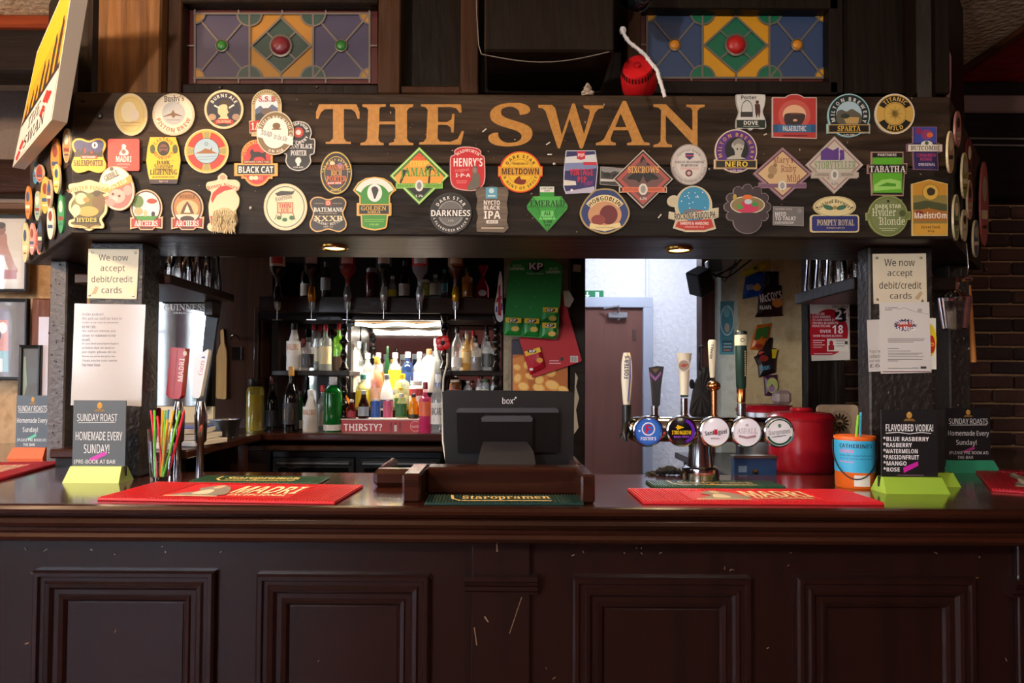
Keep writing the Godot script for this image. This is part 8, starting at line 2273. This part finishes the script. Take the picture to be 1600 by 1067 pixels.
	part("bowl", G.new().lathe(gp, [Vector2(0, 4 * kk), Vector2(24 * kk, 4 * kk), Vector2(24 * kk, 1.5 * kk), Vector2(8 * kk, -2 * kk), Vector2(6 * kk, -12 * kk), Vector2(12 * kk, -17 * kk), Vector2(24 * kk, -26 * kk), Vector2(23 * kk, -34 * kk), Vector2(17 * kk, -74 * kk), Vector2(15.4 * kk, -74 * kk), Vector2(21.2 * kk, -34 * kk), Vector2(21.8 * kk, -28 * kk), Vector2(10 * kk, -19 * kk), Vector2(0, -18 * kk)], 28), solid_glass(), pt)
	var ws := thing("wire_rack", "bent metal wire rack under the canopy holding the pitcher", "wire rack", gp + Vector3(0, 0.012, 0))
	for j in 3:
		part("wire", G.new().tube([P(1450, 446 + j * 3, 2.36 + j * 0.04), P(1475, 441 + j, 2.38 + j * 0.05), P(1510, 434 + j, 2.40 + j * 0.05), P(1513, 418, 2.40 + j * 0.05), P(1510, 380, 2.4 + j * 0.05)], 0.0025, 6), mat("chrome", "b8babc", 0.12, 1.0), ws)
	single("wooden_stick", "pale wooden stick fixed upright beside the rear post", "stick", G.new().rod(P(1513, 446, 2.632), P(1521, 566, 2.632), 0.009, 0.011), wood("stick_wood", ["a86a34", "b87a40", "985c2a"], 1, 0.5, 0.3), P(1521, 566, 2.632))
	var hk := P(1538, 425, 2.7)
	single("coat_hook", "small bent metal hook on the canopy corner", "hook", G.new().tube([P(1536, 410, 2.72), hk, P(1541, 420, 2.68)], 0.003, 6), mat("chrome", "b8babc", 0.12, 1.0), hk)

func picture(label: String, x0: float, y0: float, x1: float, y1: float, d: float, frame: String, mount: String, art: Callable) -> void:
	var t := thing("framed_picture", label, "picture", P((x0 + x1) / 2, y1, d))
	var a := P(x0, (y0 + y1) / 2, d)
	var b := P(x1, (y0 + y1) / 2, d)
	var u := P((x0 + x1) / 2, y0, d)
	var l := P((x0 + x1) / 2, y1, d)
	part("frame", moulded(a.x, b.x, l.y, u.y, -d - 0.02, [Vector2(0, 0), Vector2(0, 0.02), Vector2(0.004, 0.024), Vector2(0.014, 0.02), Vector2(0.018, 0.008)]), mat("frame_" + frame, frame, 0.35), t)
	part("backing", G.new().box(Vector3(a.x + 0.003, l.y + 0.003, -d - 0.025), Vector3(b.x - 0.003, u.y - 0.003, -d - 0.014)), mat("mount_" + mount, mount, 0.6), t)
	var pr := Pr.new(self, flat(d + 0.014), 0.0)
	art.call(pr)
	print_part(pr, t)
	part("glass", G.new().box(Vector3(a.x + 0.015, l.y + 0.015, -d - 0.01), Vector3(b.x - 0.015, u.y - 0.015, -d - 0.009)), glass("ffffff", 0.05), t)

func outer_room() -> void:
	var dk := wood("black_beam", [], 0, 0.5)
	# dropped beam and cornice of the room beyond the bar end
	struct("beam_left", G.new().box(Vector3(-4.5, 2.72, -3.0), Vector3(-1.6, 2.93, -2.86), 0.01), dk)
	struct("trim_8", G.new().box(Vector3(-4.5, 2.9, -2.88), Vector3(-1.6, 2.955, -2.83), 0.01), wood("mahogany_strip", ["6a2c18", "7a3820", "5a2412"], 0, 0.3, 0.3))
	struct("trim_9", pbox(-900, 246, 160, 300, 3.52, 0.1, 0.01), wood("rail_brown", ["2a1810", "3a2216", "1e110b"], 0, 0.4, 0.6))
	struct("trim_10", pbox(-900, 314, 52, 324, 3.5, 0.12, 0.004), wood("rail_pale", ["5a4334", "6a5040", "4a362a"], 0, 0.45, 0.5))
	struct("wall_panel", pbox(-900, 324, 160, 1000, 3.6, 0.02), rough_mat("tan_plaster", ["a8845a", "b8946a", "98754c"], 0.9, 0.75, 0.4))
	struct("trim_11", pbox(46, 466, 76, 760, 3.45, 0.1, 0.006), wood("door_orange", ["5a3018", "6a3a1e", "4c2812"], 1, 0.4, 0.4))
	picture("framed picture of a bare armed sports figure on the tan wall", -44, 335, 43, 456, 3.5, "26282c", "c8c4ba", func(pr: Pr):
		pr.rect(-34, 348, 33, 442, "d2cdbf").poly(soft([-14, 368, -2, 360, 10, 366, 12, 384, 22, 410, 28, 424, 16, 426, 6, 404, 2, 424, -20, 426, -20, 396]), "a8705c").disc(2, 358, 7, "8a5848", 9).disc(2, 352, 7, "1c1614", 5).p([-18, 420, 26, 422, 26, 436, -18, 436], "9a3a34"))
	picture("dark framed colour photograph of a crowd below the sports picture", -44, 466, 42, 594, 3.46, "1a1b1e", "4a4c52", func(pr: Pr):
		pr.rect(-30, 480, 14, 582, "5a5470").rect(-30, 500, 13, 548, "b8644c").disc(4, 512, 7, "e0d8d8", 9).rect(-30, 548, 13, 581, "6aa0a8").rect(-20, 560, 4, 581, "d8d4d0").disc(-6, 524, 8, "3a2c50", 10))
	picture("glossy black framed print behind the orange footed chalkboard", 28, 539, 63, 640, 3.425, "0f1214", "142a28", func(pr: Pr):
		pr.p([34, 560, 40, 556, 42, 600, 36, 628, 33, 628], "8aa890").rect(44, 575, 56, 600, "1c3c3a"))
	single("tall_leaflet", "tall white leaflet standing between the pitted post and the black print", "leaflet", pbox(59, 495, 75, 640, 3.44, 0.008), mat("leaflet", "c8c4d0", 0.6), P(67, 640, 3.44))
	# pendants: the first warms the canopy, two behind the camera are added fill
	for k in 3:
		var at: Vector3 = [Vector3(-2.2, 2.5, -1.3), Vector3(-1.5, 2.5, 0.9), Vector3(1.3, 2.5, 1.2)][k]
		var t := thing("pendant_lamp", ["glowing globe pendant lamp near the yellow sign", "added globe pendant lamp behind the camera, fill light by the windows", "added globe pendant lamp behind the camera, fill light by the red wall"][k], "lamp", at)
		part("cord", G.new().rod(at + Vector3(0, 0.1, 0), Vector3(at.x, 2.96, at.z), 0.004), mat("cable_black", "121214", 0.4), t)
		part("gallery", G.new().lathe(at, [Vector2(0, 0.11), Vector2(0.03, 0.11), Vector2(0.045, 0.085), Vector2(0.04, 0.07)], 20), mat("brass", "b08a48", 0.25, 1.0), t)
		part("lamp_globe", G.new().ball(at, Vector3(0.08, 0.08, 0.08), 18), glow("globe_glow", "ffd9a8", 4.0), t)
		lamp_light(OmniLight3D.new(), "pendant_light", at, ["ffd6ac", "fff0e2", "fff0e2"][k], [1.55, 2.6, 1.3][k], 0.07)
	# clipped hedge in the street outside the corner windows
	var hd := thing("hedge", "clipped green hedge outside the corner windows", "hedge", Vector3(-5.6, 0, 4.4))
	var hg := G.new()
	for k in 260:
		var f := rng.randf()
		var c := Vector3(-6.0, 0, -1.0).lerp(Vector3(-6.0, 0, 4.6), f * 2.0) if f < 0.5 else Vector3(-6.0, 0, 4.8).lerp(Vector3(-1.5, 0, 4.8), f * 2.0 - 1.0)
		hg.ball(c + Vector3(rng.randf_range(-0.3, 0.3), rng.randf_range(0.1, 1.25), rng.randf_range(-0.3, 0.3)), Vector3(0.16, 0.13, 0.16), 7)
	part("foliage", hg, rough_mat("hedge_leaves", ["2c4a1c", "4a6e2c", "1e3414", "5c8038"], 6.0, 0.7, 0.6), hd)
	struct("pavement", G.new().box(Vector3(-16, -0.12, -8), Vector3(10, -0.02, 16)), rough_mat("pavement_stone", ["8a8884", "96948f", "7c7a76"], 0.8, 0.85, 0.2))
